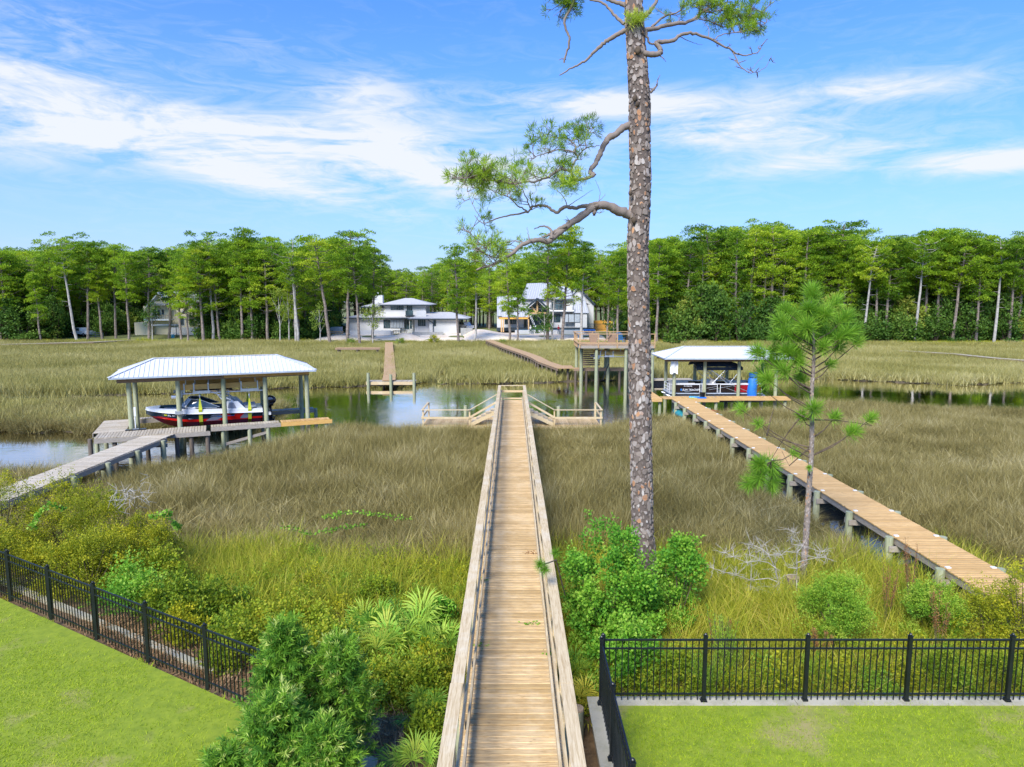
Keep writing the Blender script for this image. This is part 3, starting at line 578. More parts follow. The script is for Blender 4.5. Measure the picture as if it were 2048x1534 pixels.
for px, ty, sh, Y, kd, note in sorted(NAMED):
    s, txt = section(px); cnt[s] = cnt.get(s, 0) + 1
    x = (px - 1024) / FPX * Y * 1.0; x = at_y(px, 680, Y).x; z0 = float(gz(x, Y)); H = ztop(px, ty, Y) - z0 + .2
    t = thing('pine_tree', (txt.format(ORD[cnt[s] - 1]) + (', ' + note if note else '')), 'tree', (x, Y, z0 - .05), 0, 'pines standing at the edge of the marsh')
    lean = sh * Y / FPX; k = H / 20.0; w = k * (.95 + .12 * rr_.random()) * (1.15 if kd == 1 else 1.0)
    t.rotation_euler = (0, math.atan2(lean, H), rr_.uniform(0, 6.28) * 0)
    inner_rz = rr_.uniform(0, 6.28)
    for nm, me in (('trunk', PINES[kd][0]), ('crown', PINES[kd][1])): put(nm, me, t, rz=inner_rz, scale=(w, w, k))
# rows behind, told apart only as a mass
X, Y = jgrid(-140, 140, 128, 196, 3.6); pxs = X / Y * FPX * .985 + 1024
k = seen(X, Y, 1.12); house = ((X > -84) & (X < -60) & (Y < 154)) | ((X > -40) & (X < -5) & (Y < 166)) | ((X > -8) & (X < 24) & (Y < 166)) 
k &= ~house & ~((X > -90) & (X < -78) & (Y < 140))
X, Y, pxs = X[k], Y[k], pxs[k]; n = len(X); print('wood', n)
sy = np.interp(pxs, SKY[:, 0], SKY[:, 1]) + np.abs(rng.normal(0, 20, n)) + 2
H = np.array([ztop(a_, b_, c_) for a_, b_, c_ in zip(pxs, sy, Y)]) - gz(X, Y)
S = np.stack([H / 20 * rng.uniform(.9, 1.2, n)] * 2 + [H / 20], 1)
scatter('woodland', np.stack([X, Y, gz(X, Y) - .05], 1), np.stack([np.zeros(n), np.zeros(n), rng.uniform(0, 6.28, n)], 1), S, rng.integers(0, 6, n), WOODSRC, kind='stuff', label='dense mass of green pines filling the wood behind the front row')
# understory of the wood
USRC = [merge(*bushy(700 + i, 2.0, (2.4, 3.6, 5.0, 6.5)[i % 4], 1500, .34, .2, 14), [M['dark_stem'], M['oak'] if i != 2 else M['young']], 'understory') for i in range(5)]
X, Y = jgrid(-120, 120, 122, 160, 2.2); k = seen(X, Y, 1.1); edge = np.where(X > 30, 120.5, 128.5) + rng.uniform(-1.5, 1.5, len(X)); k &= Y > edge
k &= ~(((X > -82) & (X < -60) & (Y < 152)) | ((X > -39.5) & (X < 24) & (Y < 163)) ) & ~((X > -88) & (X < -76) & (Y < 139))
X, Y = X[k], Y[k]; n = len(X); print('under', n); ii = rng.choice([0, 1, 1, 3, 3, 4, 2], n)
scatter('undergrowth', np.stack([X, Y, gz(X, Y) - .1], 1), np.stack([np.zeros(n), np.zeros(n), rng.uniform(0, 6.28, n)], 1), scl(n, .9, 1.7, .8, 1.9), ii, USRC, kind='stuff', label='dark leafy undergrowth beneath the pines')

# ================================================================ WALKS, DOCKS, SHEDS
def plank_run(parent, p0, dr, length, width, z, mat, pitch=.146, bw=.131, th=.038, name='plank', seed=1, stuff=False, across=None):
    dr = Vector((dr[0], dr[1], 0)).normalized(); a = math.atan2(dr.y, dr.x); r = random.Random(seed); n = int(length / pitch)
    g = Geo(); ch = .009; w2 = width / 2; g.add([(x, y, zz_) for y in (-w2, w2) for x, zz_ in ((-bw/2, -th), (bw/2, -th), (bw/2, -ch), (bw/2 - ch, 0), (-bw/2 + ch, 0), (-bw/2, -ch))], [(i, (i + 1) % 6, (i + 1) % 6 + 6, i + 6) for i in range(6)]); g.add([(x, y, zz_) for y in (-w2, w2) for x, zz_ in ((-bw/2, -th), (bw/2, -th), (bw/2, -ch), (bw/2 - ch, 0), (-bw/2 + ch, 0), (-bw/2, -ch))], [(5, 4, 3, 2, 1, 0), (6, 7, 8, 9, 10, 11)]); me = None if stuff else g.mesh(name, mat); gg = Geo()
    for i in range(n):
        c = Vector(p0) + dr * (pitch * (i + .5)); j = r.uniform(-.006, .006); sl = Vector((-dr.y, dr.x, 0)) * r.uniform(-.008, .008); dz = r.uniform(-.003, .003)
        if stuff:
            V = np.array([(x, y, zz) for zz in (-th, 0) for x, y in ((-bw/2, -width/2), (bw/2, -width/2), (bw/2, width/2), (-bw/2, width/2))])
            ca, sa = math.cos(a), math.sin(a); W = np.stack([V[:, 0]*ca - V[:, 1]*sa + c.x + sl.x, V[:, 0]*sa + V[:, 1]*ca + c.y + sl.y, V[:, 2] + z + dz], 1)
            gg.add(W, [(0,3,2,1),(4,5,6,7),(0,1,5,4),(1,2,6,5),(2,3,7,6),(3,0,4,7)])
        else: put(name, me, parent, (c.x + sl.x, c.y + sl.y, z + dz), a + j)
    if stuff: obj(name, gg, mat, parent, kind='stuff')
PILE = {}
def pile(parent, x, y, z0, z1, r=.13, mat='pile', name='piling', dark=None, tilt=0):
    k = (r, mat); 
    if k not in PILE: g = Geo(); g.tube([(0,0,0),(0,0,.5),(0,0,1)], [r*1.06, r, r*.94], 12); PILE[k] = g.mesh(name, M[mat], True)
    o = put(name, PILE[k], parent, (x, y, z0), rot=(tilt, tilt * .5, (x * 7) % 6)); o.scale = (1, 1, z1 - z0); return o
SPLIT = {'fascia', 'board', 'panel', 'rail', 'side_panel', 'trim_cap', 'wall', 'swim_platform'}
def part(name, parent, mat, *boxes, **k):
    if name in SPLIT and len(boxes) > 1:
        for b in boxes: o = part(name, parent, mat, b, **k)
        return o
    g = Geo()
    for b in boxes: g.box(*b)
    return obj(name, g, M[mat] if isinstance(mat, str) else mat, parent, **k)
def beam(name, parent, mat, a, b, w, h, **k): g = Geo(); g.beam(a, b, w, h); return obj(name, g, M[mat], parent, **k)
def tube(name, parent, mat, pts, r, n=8, **k): g = Geo(); g.tube(pts, r, n); return obj(name, g, M[mat], parent, True, **k)

# the long boardwalk in the middle
DZ = 1.65
bw = thing('boardwalk', 'long weathered wooden boardwalk with railings down the middle of the photo', 'boardwalk')
plank_run(bw, (0, 6.6, 0), (0, 1), 39.0, 1.54, DZ, M['deck_mid'], seed=3)
for s in (-1, 1):
    y = 6.0; i = 0
    while y < 45.5:
        y1 = min(y + 3.66, 45.62); 
        w = (random.Random(i * 3 + s).uniform(-.006, .006))
        part('rail_cap', bw, 'rail_mid', (min(s*.735, s*.925) + w, max(s*.735, s*.925) + w, y + .004, y1 - .004, DZ + .93, DZ + .968))
        if not (y > 40.0): pass
        part('rail', bw, 'rail_mid', (min(s*.70, s*.738), max(s*.70, s*.738), y + .004, y1 - .004, DZ + .50, DZ + .64))
        part('rail', bw, 'rail_mid', (min(s*.66, s*.698), max(s*.66, s*.698), y + .004, y1 - .004, DZ + .10, DZ + .24))
        part('side_beam', bw, 'beam_grey', (min(s*.60, s*.64), max(s*.60, s*.64), y, y1 - .004, DZ - .24, DZ - .045))
        y = y1; i += 1
    for j in range(22):
        yy = 6.3 + j * 1.83
        part('rail_post', bw, 'rail_mid', (min(s*.74, s*.83), max(s*.74, s*.83), yy, yy + .09, DZ - .3, DZ + .928))
        if j % 2 == 0: pile(bw, s * .80, yy + .25, -.6, DZ - .06, .12)
for (z, h, dd) in ((.93, .038, .14), (.50, .14, .04), (.04, .09, .04)):
    part('end_rail', bw, 'rail_mid', (-.92, .92, 45.63, 45.63 + dd, DZ + z, DZ + z + h))
# lower dock with stairs both ways
ld = thing('lower_dock', 'low railed wooden platform at the far end of the middle boardwalk', 'dock')
LDZ = .62
plank_run(ld, (-5.6, 43.25, 0), (1, 0), 11.2, 3.1, LDZ, M['deck_mid'], seed=9)
part('skirt_beam', ld, 'rail_mid', (-5.6, 5.6, 41.60, 41.66, LDZ - .30, LDZ - .045)); part('skirt_beam', ld, 'rail_mid', (-5.6, 5.6, 44.74, 44.80, LDZ - .30, LDZ - .045))
part('skirt_beam', ld, 'rail_mid', (-5.6, 5.6, 41.52, 41.56, LDZ - .52, LDZ - .32))
for x in (-5.3, -2.65, 0, 2.65, 5.3):
    for y in (41.9, 44.5): pile(ld, x, y, -.8, LDZ - .05, .12)
pile(ld, -3.1, 45.0, -.8, 1.35, .13); pile(ld, 3.1, 45.0, -.8, 1.30, .13); pile(ld, 5.75, 43.3, -.8, 1.2, .12)
for s in (-1, 1):
    st = thing('staircase', 'wooden stairs going down to the %s from the end of the middle boardwalk' % ('left' if s < 0 else 'right'), 'stairs', (0, 0, 0), 0)
    for k in range(5):
        x = s * (1.05 + .30 * k); z = DZ - .17 * (k + 1)
        part('tread', st, 'rail_mid', (min(x, x + s*.29), max(x, x + s*.29), 41.75, 43.0, z - .04, z))
        part('riser', st, 'rail_mid', (min(x, x + s*.02), max(x, x + s*.02), 41.78, 42.97, z - .168, z - .042))
    for y in (41.70, 43.04): beam('side_board', st, 'rail_mid', (s * .98, y, DZ - .22), (s * 2.6, y, LDZ + .02), .04, .22)
    beam('hand_rail', st, 'rail_mid', (s * .93, 41.62, DZ + .92), (s * 2.62, 41.62, LDZ + .98), .13, .04)
    beam('hand_rail', st, 'rail_mid', (s * .93, 41.64, DZ + .45), (s * 2.62, 41.64, LDZ + .50), .04, .12)
    xa, xb = min(s*2.62, s*5.6), max(s*2.62, s*5.6)
    part('rail_cap', ld, 'rail_mid', (xa, xb, 41.55, 41.69, LDZ + .96, LDZ + 1.0)); part('rail', ld, 'rail_mid', (xa, xb, 41.60, 41.64, LDZ + .42, LDZ + .54))
    xe = s * 5.6
    part('rail_cap', ld, 'rail_mid', (min(xe, xe - s*.12), max(xe, xe - s*.12), 41.70, 44.7, LDZ + .96, LDZ + 1.0)); part('rail', ld, 'rail_mid', (min(xe, xe - s*.04), max(xe, xe - s*.04), 41.70, 44.7, LDZ + .42, LDZ + .54))
    for x, y in ((2.62, 41.66), (5.5, 41.66), (5.5, 44.6)): part('rail_post', ld, 'rail_mid', (s*x - .045, s*x + .045, y, y + .09, LDZ - .3, LDZ + .958))

# right-hand walk
rw = thing('boardwalk', 'fresh orange brown plank walk without rails leading to the right boat shed', 'boardwalk')
RZ = 1.3; RX = 12.14
plank_run(rw, (RX, 14.0, 0), (0, 1), 34.6, 1.38, RZ, M['deck_new'], seed=4)
for s in (-1, 1):
    part('side_beam', rw, 'beam_grey', (RX + s*.645 - .02, RX + s*.645 + .02, 14.0, 48.5, RZ - .24, RZ - .045))
for j in range(14):
    y = 14.9 + j * 2.45
    for s in (-1, 1): pile(rw, RX + s * .80, y, -.8, RZ - .02, .125)
    part('cross_beam', rw, 'beam_grey', (RX - .88, RX + .88, y + .13, y + .17, RZ - .44, RZ - .26))
    part('cross_beam', rw, 'beam_grey', (RX - .88, RX + .88, y - .17, y - .13, RZ - .44, RZ - .26))
    for s in (-1, 1): part('light_cap', rw, 'white', (RX + s*.60 - .06, RX + s*.60 + .06, y - .05, y + .05, RZ + .006, RZ + .03))
rd = thing('dock', 'orange brown dock around the right boat slip', 'dock')
plank_run(rd, (10.05, 48.62, 0), (0, 1), 4.6, 1.5, RZ, M['deck_new'], seed=5)
plank_run(rd, (10.86, 49.10, 0), (1, 0), 4.0, 1.25, RZ - .001, M['deck_new'], seed=6)
plank_run(rd, (14.88, 49.55, 0), (1, 0), 5.4, .62, RZ, M['deck_new'], seed=7)
part('fascia', rd, 'deck_new', (12.9, 14.86, 48.42, 48.46, RZ - .24, RZ - .04), (14.86, 20.3, 49.2, 49.24, RZ - .24, RZ - .04), (9.3, 10.8, 48.56, 48.60, RZ - .24, RZ - .04), (9.26, 9.30, 48.6, 53.2, RZ - .24, RZ - .04))
for x, y in ((9.6, 49), (9.6, 51), (9.6, 53), (10.7, 48.9), (14.7, 48.7), (17.4, 49.5), (20.0, 49.5), (13.2, 48.7)): pile(rd, x, y, -.9, RZ - .05, .12)

def hip_roof(parent, x0, x1, y0, y1, ze, zr, inset, mats, ribs=.23, th=.09):
    cy = (y0 + y1) / 2; A, B, C, D = (x0, y0, ze), (x1, y0, ze), (x1, y1, ze), (x0, y1, ze); E, F = (x0 + inset, cy, zr), (x1 - inset, cy, zr)
    g = Geo()
    for P in ((A, B, F, E), (C, D, E, F), (B, C, F), (D, A, E)): g.poly(P)
    low = lambda p: (p[0], p[1], p[2] - th)
    g.poly([low(D), low(C), low(B), low(A)])
    for p, q in ((A, B), (B, C), (C, D), (D, A)): g.poly([low(p), low(q), q, p], 1)
    rf = obj('roof', g, mats, parent)
    g = Geo()
    def line(p, q): g.beam(Vector(p) + Vector((0, 0, .012)), Vector(q) + Vector((0, 0, .012)), .03, .03)
    n = int((x1 - x0) / ribs)
    for i in range(1, n):
        x = x0 + (x1 - x0) * i / n; u = min(1, (x - x0) / inset, (x1 - x) / inset)
        for ys, sy_ in ((y0, 1), (y1, -1)): line((x, ys, ze), (x, ys + (cy - ys) * u, ze + (zr - ze) * u))
    n = int((y1 - y0) / ribs)
    for i in range(1, n):
        y = y0 + (y1 - y0) * i / n; u = 1 - abs(y - cy) / (cy - y0)
        line((x0, y, ze), (x0 + inset * u, y, ze + (zr - ze) * u)); line((x1, y, ze), (x1 - inset * u, y, ze + (zr - ze) * u))
    obj('roof_ribs', g, mats[0], rf, kind='stuff')
    g = Geo(); up = Vector((0, 0, .03))
    for p, q in ((A, E), (D, E), (B, F), (C, F), (E, F)): g.beam(Vector(p) + up, Vector(q) + up, .16, .02)
    obj('ridge_cap', g, mats[2] if len(mats) > 2 else mats[0], rf)
    return rf
M['ridge'] = plain('ridge_flashing', (.62, .64, .67), .4, 0, .05); M['drip'] = plain('blue_grey_drip_edge', (.40, .45, .50), .4, 0, .08)
def lift_gear(parent, x0, x1, y0, y1, z, beams='beam_new'):
    for y in (y0, y1):
        bm = beam('lift_beam', parent, beams, (x0, y, z), (x1, y, z), .09, .30)
        tube('drive_pipe', parent, 'galv', [(x0 + .1, y - .1, z - .36), (x1 - .2, y - .1, z - .36)], .035)
        for x in (x0 + .35, x0 + .85, x0 + 1.6, x1 - 1.4, x1 - .5): beam('hanger', parent, 'galv', (x, y - .07, z + .22), (x, y - .07, z - .42), .07, .02)
        part('cable_winder', parent, 'galv', (x0 + .8, x0 + 1.7, y - .17, y - .05, z - .38, z - .22)); part('cable_winder', parent, 'galv', (x1 - 1.45, x1 - .45, y - .17, y - .05, z - .38, z - .22))
        g = Geo(); g.box(x0 + .08, x0 + .24, y - .2, y + .02, z - .55, z - .20); g.tube([(x0 - .32, y - .09, z - .5), (x0 + .08, y - .09, z - .5)], .10, 10); obj('lift_motor', g, M['galv'], parent)

# left walk and boat shed
lw = thing('boardwalk', 'grey weathered plank walk coming from the left shrubs to the left boat shed', 'boardwalk')
plank_run(lw, (-18.68, 20.5, 0), (0, 1), 15.6, 1.4, RZ - .043, M['deck_grey'], seed=11)
for s in (-1, 1): part('side_beam', lw, 'beam_grey', (-18.68 + s*.73 - .02, -18.68 + s*.73 + .02, 20.5, 34.9, RZ - .30, RZ - .087))
for j in range(6):
    y = 22.3 + j * 2.4
    for s in (-1, 1): pile(lw, -18.68 + s * .84, y, -.9, RZ - .10, .12)
    part('cross_beam', lw, 'beam_grey', (-19.65, -17.7, y + .12, y + .16, RZ - .48, RZ - .28))
SH = thing('boat_shed', 'white hipped metal roof boat shed on green pilings over the red and navy boat', 'boat shed', (-20.9, 36.95, 0), math.atan2(.40, .917))
# shed frame: x along the slip, y across it (away from the camera)
hip_roof(SH, -.85, 9.85, -.75, 3.75, 4.22, 5.02, 2.05, [M['white_roof'], M['drip'], M['ridge']])
for y in (-.05, 3.05):
    beam('header_beam', SH, 'beam_brown', (-.55, y, 3.98), (9.5, y, 3.98), .16, .24)
beam('header_beam', SH, 'beam_new', (4.8, -.16, 4.02), (9.5, -.16, 4.02), .05, .20, label='new yellow board on the front beam')
for x in (-.3, 9.3): beam('header_beam', SH, 'beam_brown', (x, -.1, 3.99), (x, 3.1, 3.99), .14, .2)
for x in (0, 2.4, 4.75, 7.0, 9.35):
    pile(SH, x, 0, -1.0, 3.86, .13, 'pile', 'post'); pile(SH, x, 3.05, -1.0, 3.86, .13, 'pile', 'post')
lift_gear(SH, 2.35, 7.1, .32, 2.75, 3.42)
g = Geo(); g.ball((2.4, -.22, 1.75 + 1.3 - 1.0), (.17, .10, .13)); g.box(2.2, 2.6, -.34, -.16, 2.0, 2.16); obj('winch_motor', g, M['galv'], SH)
part('meter_box', SH, 'white', (.16, .26, -.10, .02, 2.0, 2.5)); tube('conduit', SH, 'white', [(.2, -.06, 2.4), (.2, -.06, 1.35)], .03)
LD = thing('dock', 'grey weathered dock with a narrow catwalk along the left boat', 'dock', (-20.9, 36.95, 0), math.atan2(.40, .917))
plank_run(LD, (-1.5, -1.35, 0), (1, 0), 5.4, 1.7, RZ - .002, M['deck_grey'], seed=13, bw=.134)
plank_run(LD, (-1.0, -.50, 0), (0, 1), 4.2, 1.5, RZ - .004, M['deck_grey'], seed=14)
plank_run(LD, (3.98, -.72, 0), (1, 0), 3.7, .62, RZ, M['deck_grey'], seed=15)
plank_run(LD, (7.72, -.72, 0), (1, 0), 2.9, .62, RZ, M['deck_new'], seed=16)
plank_run(LD, (-.35, 3.72, 0), (1, 0), 10.6, .62, RZ - .01, M['deck_grey'], seed=17)
part('fascia', LD, 'beam_grey', (-1.5, 3.95, -2.24, -2.20, RZ - .27, RZ - .044), (3.98, 7.7, -1.07, -1.03, RZ - .27, RZ - .044), (-1.80, -1.76, -.5, 3.6, RZ - .27, RZ - .044), (-.35, 10.2, 3.38, 3.41, RZ - .27, RZ - .06))
part('fascia', LD, 'beam_new', (7.72, 10.62, -1.07, -1.03, RZ - .27, RZ - .044))
for x, y in ((-1.7, -2.0), (-.6, -2.05), (.2, -2.05), (.9, -2.05), (1.6, -2.05), (2.3, -2.05), (3.0, -2.05), (3.8, -2.05), (-1.7, 0), (-1.7, 3.3), (4.6, -.9), (6.0, -.95), (7.0, -.95), (10.3, -.9), (10.3, 3.7), (7.0, 3.8), (4.75, 3.8)):
    pile(LD, x, y, -1.0, RZ - .05, .115, 'pile_dark' if y < -1 else 'pile')
beam('brace', LD, 'beam_grey', (4.6, -.92, .2), (7.0, -.92, .75), .05, .15)
sd_ = thing('dock_tray', 'small black tray lying on the grey dock beside the first post', 'tray', (-20.9, 36.95, 0), math.atan2(.40, .917))
part('rim', sd_, 'black', (-.25, .75, -.62, -.28, RZ + .004, RZ + .05)); part('handle', sd_, 'alu', (.1, .4, -.5, -.42, RZ + .052, RZ + .09))

# right boat shed
RS = thing('boat_shed', 'white hipped metal roof boat shed over the pontoon boat, right of the big pine', 'boat shed', (11.95, 50.0, 0), 0)
hip_roof(RS, -.95, 8.4, -.95, 3.7, 4.15, 4.85, 1.9, [M['white_roof'], M['drip'], M['ridge']])
for y in (-.05, 2.75): beam('header_beam', RS, 'beam_brown', (-.7, y, 3.95), (8.1, y, 3.95), .16, .22)
for x in (-.5, 7.9): beam('header_beam', RS, 'beam_brown', (x, -.1, 3.95), (x, 2.85, 3.95), .14, .18)
for x in (0, 2.25, 4.75, 7.5): pile(RS, x, 0, -1, 3.84, .13, 'pile', 'post'); pile(RS, x, 2.75, -1, 3.84, .13, 'pile', 'post')
tw = thing('towel', 'white cloth hanging under the left corner of the right boat shed roof', 'cloth', (11.55, 49.55, 0))
g = Geo(); r_ = np.random.default_rng(1); V = []; 
for i in range(7):
    for j in range(7): V.append((i * .09 + .02 * math.sin(j), .05 * math.sin(i * 1.4 + j * .5), 3.9 - j * .15 - .03 * math.sin(i * 1.3) * j / 3))
g.add(V, [(i*7+j, i*7+j+1, (i+1)*7+j+1, (i+1)*7+j) for i in range(6) for j in range(6)]); obj('cloth', g, M['white'], tw, True)

# high deck with a boat lift, right of centre
HD = thing('raised_deck', 'two storey wooden deck on tall green pilings above the creek with an empty boat lift', 'deck')
HX0, HX1, HY0, HY1, HZ = 6.55, 14.0, 66.6, 71.6, 3.95
plank_run(HD, (HX0, (HY0 + HY1) / 2, 0), (1, 0), HX1 - HX0, HY1 - HY0, HZ, M['deck_far'], seed=21)
part('fascia', HD, 'beam_grey', (HX0, HX1, HY0 - .05, HY0 - .005, HZ - .32, HZ - .04), (HX0 - .05, HX0 - .005, HY0, HY1, HZ - .32, HZ - .04))
part('joists', HD, 'beam_brown', *[(HX0 + .4 + i * .6, HX0 + .45 + i * .6, HY0, HY1, HZ - .30, HZ - .045) for i in range(12)], kind='stuff')
for x in np.linspace(HX0 + .06, HX1 - .1, 5): part('rail_post', HD, 'deck_far', (x - .05, x + .05, HY0 - .15, HY0 - .052, HZ - .28, HZ + 1.05)); part('rail_post', HD, 'deck_far', (x - .05, x + .05, HY1, HY1 + .1, HZ - .28, HZ + 1.05))
for y in np.linspace(HY0 + 1.2, HY1 - 1.0, 3): part('rail_post', HD, 'deck_far', (HX0 - .15, HX0 - .052, y, y + .1, HZ - .28, HZ + 1.05))
for z, h in ((1.0, .06), (.12, .09)):
    part('rail', HD, 'deck_far', (HX0 - .16, HX1, HY0 - .17, HY0 - .02, HZ + z + .052, HZ + z + h + .052)); part('rail', HD, 'deck_far', (HX0 - .16, HX1, HY1, HY1 + .12, HZ + z + .052, HZ + z + h + .052)); part('rail', HD, 'deck_far', (HX0 - .17, HX0 - .02, HY0, HY1, HZ + z + .052, HZ + z + h + .052))
for x, y in ((6.75, 71.2), (7.0, 68.8), (8.3, 66.9), (11.2, 66.9), (13.8, 66.9), (9.8, 71.2), (12.2, 71.2), (13.8, 71.2), (9.75, 69.2)): pile(HD, x, y, -1, HZ - .32, .17, 'pile', 'post')
lift_gear(HD, 8.4, 12.6, 67.5, 70.4, 3.1)
plank_run(HD, (6.3, 69.8, 0), (1, 0), 5.6, .8, 1.4, M['deck_far'], seed=22); part('fascia', HD, 'beam_brown', (6.3, 11.9, 69.36, 69.395, 1.12, 1.36))
beam('bunk', HD, 'black', (9.2, 68.8, .3), (9.7, 68.4, 1.9), .08, .08); beam('bunk', HD, 'black', (12.0, 68.8, -.2), (12.5, 68.4, 2.0), .1, .1)
for x, y in ((6.5, 69.5), (7.6, 69.5), (8.8, 69.5), (11, 69.5)): pile(HD, x, y, -1, 1.3, .13, 'pile_dark')
for j in range(10): part('lattice_slat', HD, 'beam_brown', (7.2, 9.2, 71.25, 71.29, 1.5 + j * .22, 1.66 + j * .22))
mx = thing('crossed_supports', 'two brown tree stump like supports standing on the high deck', 'support', (0, 0, 0))
g = Geo(); g.prism([(8.1, 70.6, HZ), (8.75, 70.6, HZ), (9.0, 70.6, HZ + 1.0), (7.9, 70.6, HZ + 1.0)], (0, .3, 0)); obj('block', g, M['beam_brown'], mx); g = Geo(); g.prism([(9.9, 70.6, HZ), (10.7, 70.6, HZ), (10.9, 70.6, HZ + 1.0), (10.2, 70.6, HZ + 1.0)], (0, .3, 0)); obj('block', g, M['beam_brown'], mx); beam('brace', mx, 'beam_brown', (9.5, 70.5, HZ + .05), (10.2, 70.5, HZ + .9), .1, .1)
def adirondack(x, y, z, rz, mat, label):
    c = thing('deck_chair', label, 'chair', (x, y, z), rz, 'chairs on the high deck')
    for k in range(5):
        g = Geo(); g.beam((-.24 + k * .12, .15, .33), (-.26 + k * .13, .50, 1.05 + .05 * (2 - abs(k - 2))), .10, .02, up=(0, 1, 0)); obj('back_slat', g, M[mat], c)
    part('seat', c, mat, (-.28, .28, -.30, .2, .32, .35))
    for s in (-1, 1):
        part('arm', c, mat, (min(s*.28, s*.40), max(s*.28, s*.40), -.35, .4, .56, .585)); part('leg', c, mat, (min(s*.29, s*.34), max(s*.29, s*.34), -.3, -.22, 0, .559)); part('leg', c, mat, (min(s*.29, s*.34), max(s*.29, s*.34), .2, .28, 0, .559))
M['chair_blue'] = plain('blue_chair_plastic', (.03, .16, .36), .5)
adirondack(11.1, 69.6, HZ, 2.6, 'chair_blue', 'blue high-backed chair on the raised deck, leftmost of the row'); adirondack(11.9, 69.9, HZ, 3.0, 'black', 'black high-backed chair beside the blue one on the raised deck'); adirondack(12.6, 69.4, HZ, 3.4, 'black', 'black chair on the raised deck, nearest the big pine trunk')
# curved walk to the right house
cw = thing('boardwalk', 'curving brown walk across the far marsh from the sandy plot to the high deck', 'boardwalk')
CWP = [(5.3, 69.5), (4.6, 72.6), (3.6, 77), (2.9, 83), (1.5, 90), (-.7, 100), (-4.0, 117)]
def curve_walk(parent, pts, width, z0, z1, mat, pitch=.16, seed=1, npost=26):
    P = np.array(pts, float); s = np.concatenate([[0], np.cumsum(np.linalg.norm(np.diff(P, axis=0), axis=1))]); L = s[-1]; n = int(L / pitch); g = Geo(); e = Geo()
    prev = None
    for i in range(n):
        u = (i + .5) * pitch; x = np.interp(u, s, P[:, 0]); y = np.interp(u, s, P[:, 1]); x2 = np.interp(u + .8, s, P[:, 0]); y2 = np.interp(u + .8, s, P[:, 1]); x1 = np.interp(u - .8, s, P[:, 0]); y1 = np.interp(u - .8, s, P[:, 1])
        d = Vector((x2 - x1, y2 - y1, 0)).normalized(); q = Vector((-d.y, d.x, 0)); z = z0 + (z1 - z0) * u / L; c = Vector((x, y, z - .02)); g.beam(c - q * width / 2, c + q * width / 2, pitch - .01, .04)
        if i % 8 == 0:
            if prev: 
                for sg in (-1, 1): e.beam(prev[0] + prev[1] * sg * (width/2 - .05) - Vector((0,0,.14)), c + q * sg * (width/2 - .05) - Vector((0,0,.14)), .05, .22)
            prev = (c, q)
    obj('planks', g, mat, parent, kind='stuff'); obj('side_beams', e, M['beam_brown'], parent, kind='stuff')
    for j in range(npost):
        u = L * (j + .3) / npost; x = np.interp(u, s, P[:, 0]); y = np.interp(u, s, P[:, 1]); z = z0 + (z1 - z0) * u / L
        for sg in (-1, 1): pile(parent, x + sg * (width/2 - .1), y, -.8, z - .1, .12, 'pile_dark')
curve_walk(cw, CWP, 1.35, 1.4, 1.5, M['deck_far'])
pt = Geo(); pt.prism([(5.0, 69.3, 1.36), (6.35, 69.4, 1.36), (6.35, 72.5, 1.36), (4.3, 72.6, 1.36)], (0, 0, .035)); obj('landing', pt, M['deck_far'], cw)
# T dock across the creek, left of centre
td = thing('boardwalk', 'straight brown walk from the white house to the small T shaped dock', 'boardwalk')
curve_walk(td, [(-11.75, 64.7), (-12.6, 70), (-16.2, 90), (-21.0, 116.5)], 1.25, .72, 1.15, M['deck_far'], npost=20)
tk = thing('dock', 'small pale T shaped dock with three green pilings across the creek', 'dock')
plank_run(tk, (-13.9, 65.2, 0), (1, 0), 4.7, 1.25, .62, M['deck_grey'], seed=31); part('fascia', tk, 'rail_mid', (-13.9, -9.2, 64.50, 64.54, .30, .58))
for x in (-13.65, -11.5, -9.3): pile(tk, x, 64.38, -1, 1.45 if x != -11.5 else 1.3, .15)
sp = thing('platform', 'narrow brown side platform left of the far plank walk', 'platform')
plank_run(sp, (-26.0, 101.0, 0), (1, 0), 6.6, 1.4, 1.3, M['deck_far'], seed=32, stuff=True); part('fascia', sp, 'beam_brown', (-26, -19.4, 100.25, 100.29, 1.04, 1.26))
for x in (-25.6, -22.8, -19.9): pile(sp, x, 100.5, 0, 1.2, .15, 'pile_dark'); pile(sp, x, 101.5, 0, 1.2, .15, 'pile_dark')
fw = thing('boardwalk', 'thin grey walk crossing the marsh at the far right edge', 'boardwalk'); curve_walk(fw, [(66, 78), (62.5, 88), (62.0, 96), (58, 102)], 1.1, .95, .8, M['deck_grey'], npost=12)
fl_ = thing('boardwalk', 'thin pale walk crossing the far marsh at the left edge of the photo', 'boardwalk'); curve_walk(fl_, [(-95, 111), (-84, 115), (-74, 121), (-70, 127)], 1.2, .95, .95, M['deck_grey'], npost=14)
cf = thing('dock', 'low grey floating dock seen just behind the big pine trunk', 'dock'); part('decking', cf, 'deck_grey', (12.6, 17.9, 67.2, 68.4, .38, .5)); part('float', cf, 'black', (12.8, 17.7, 67.3, 68.3, -.1, .378))

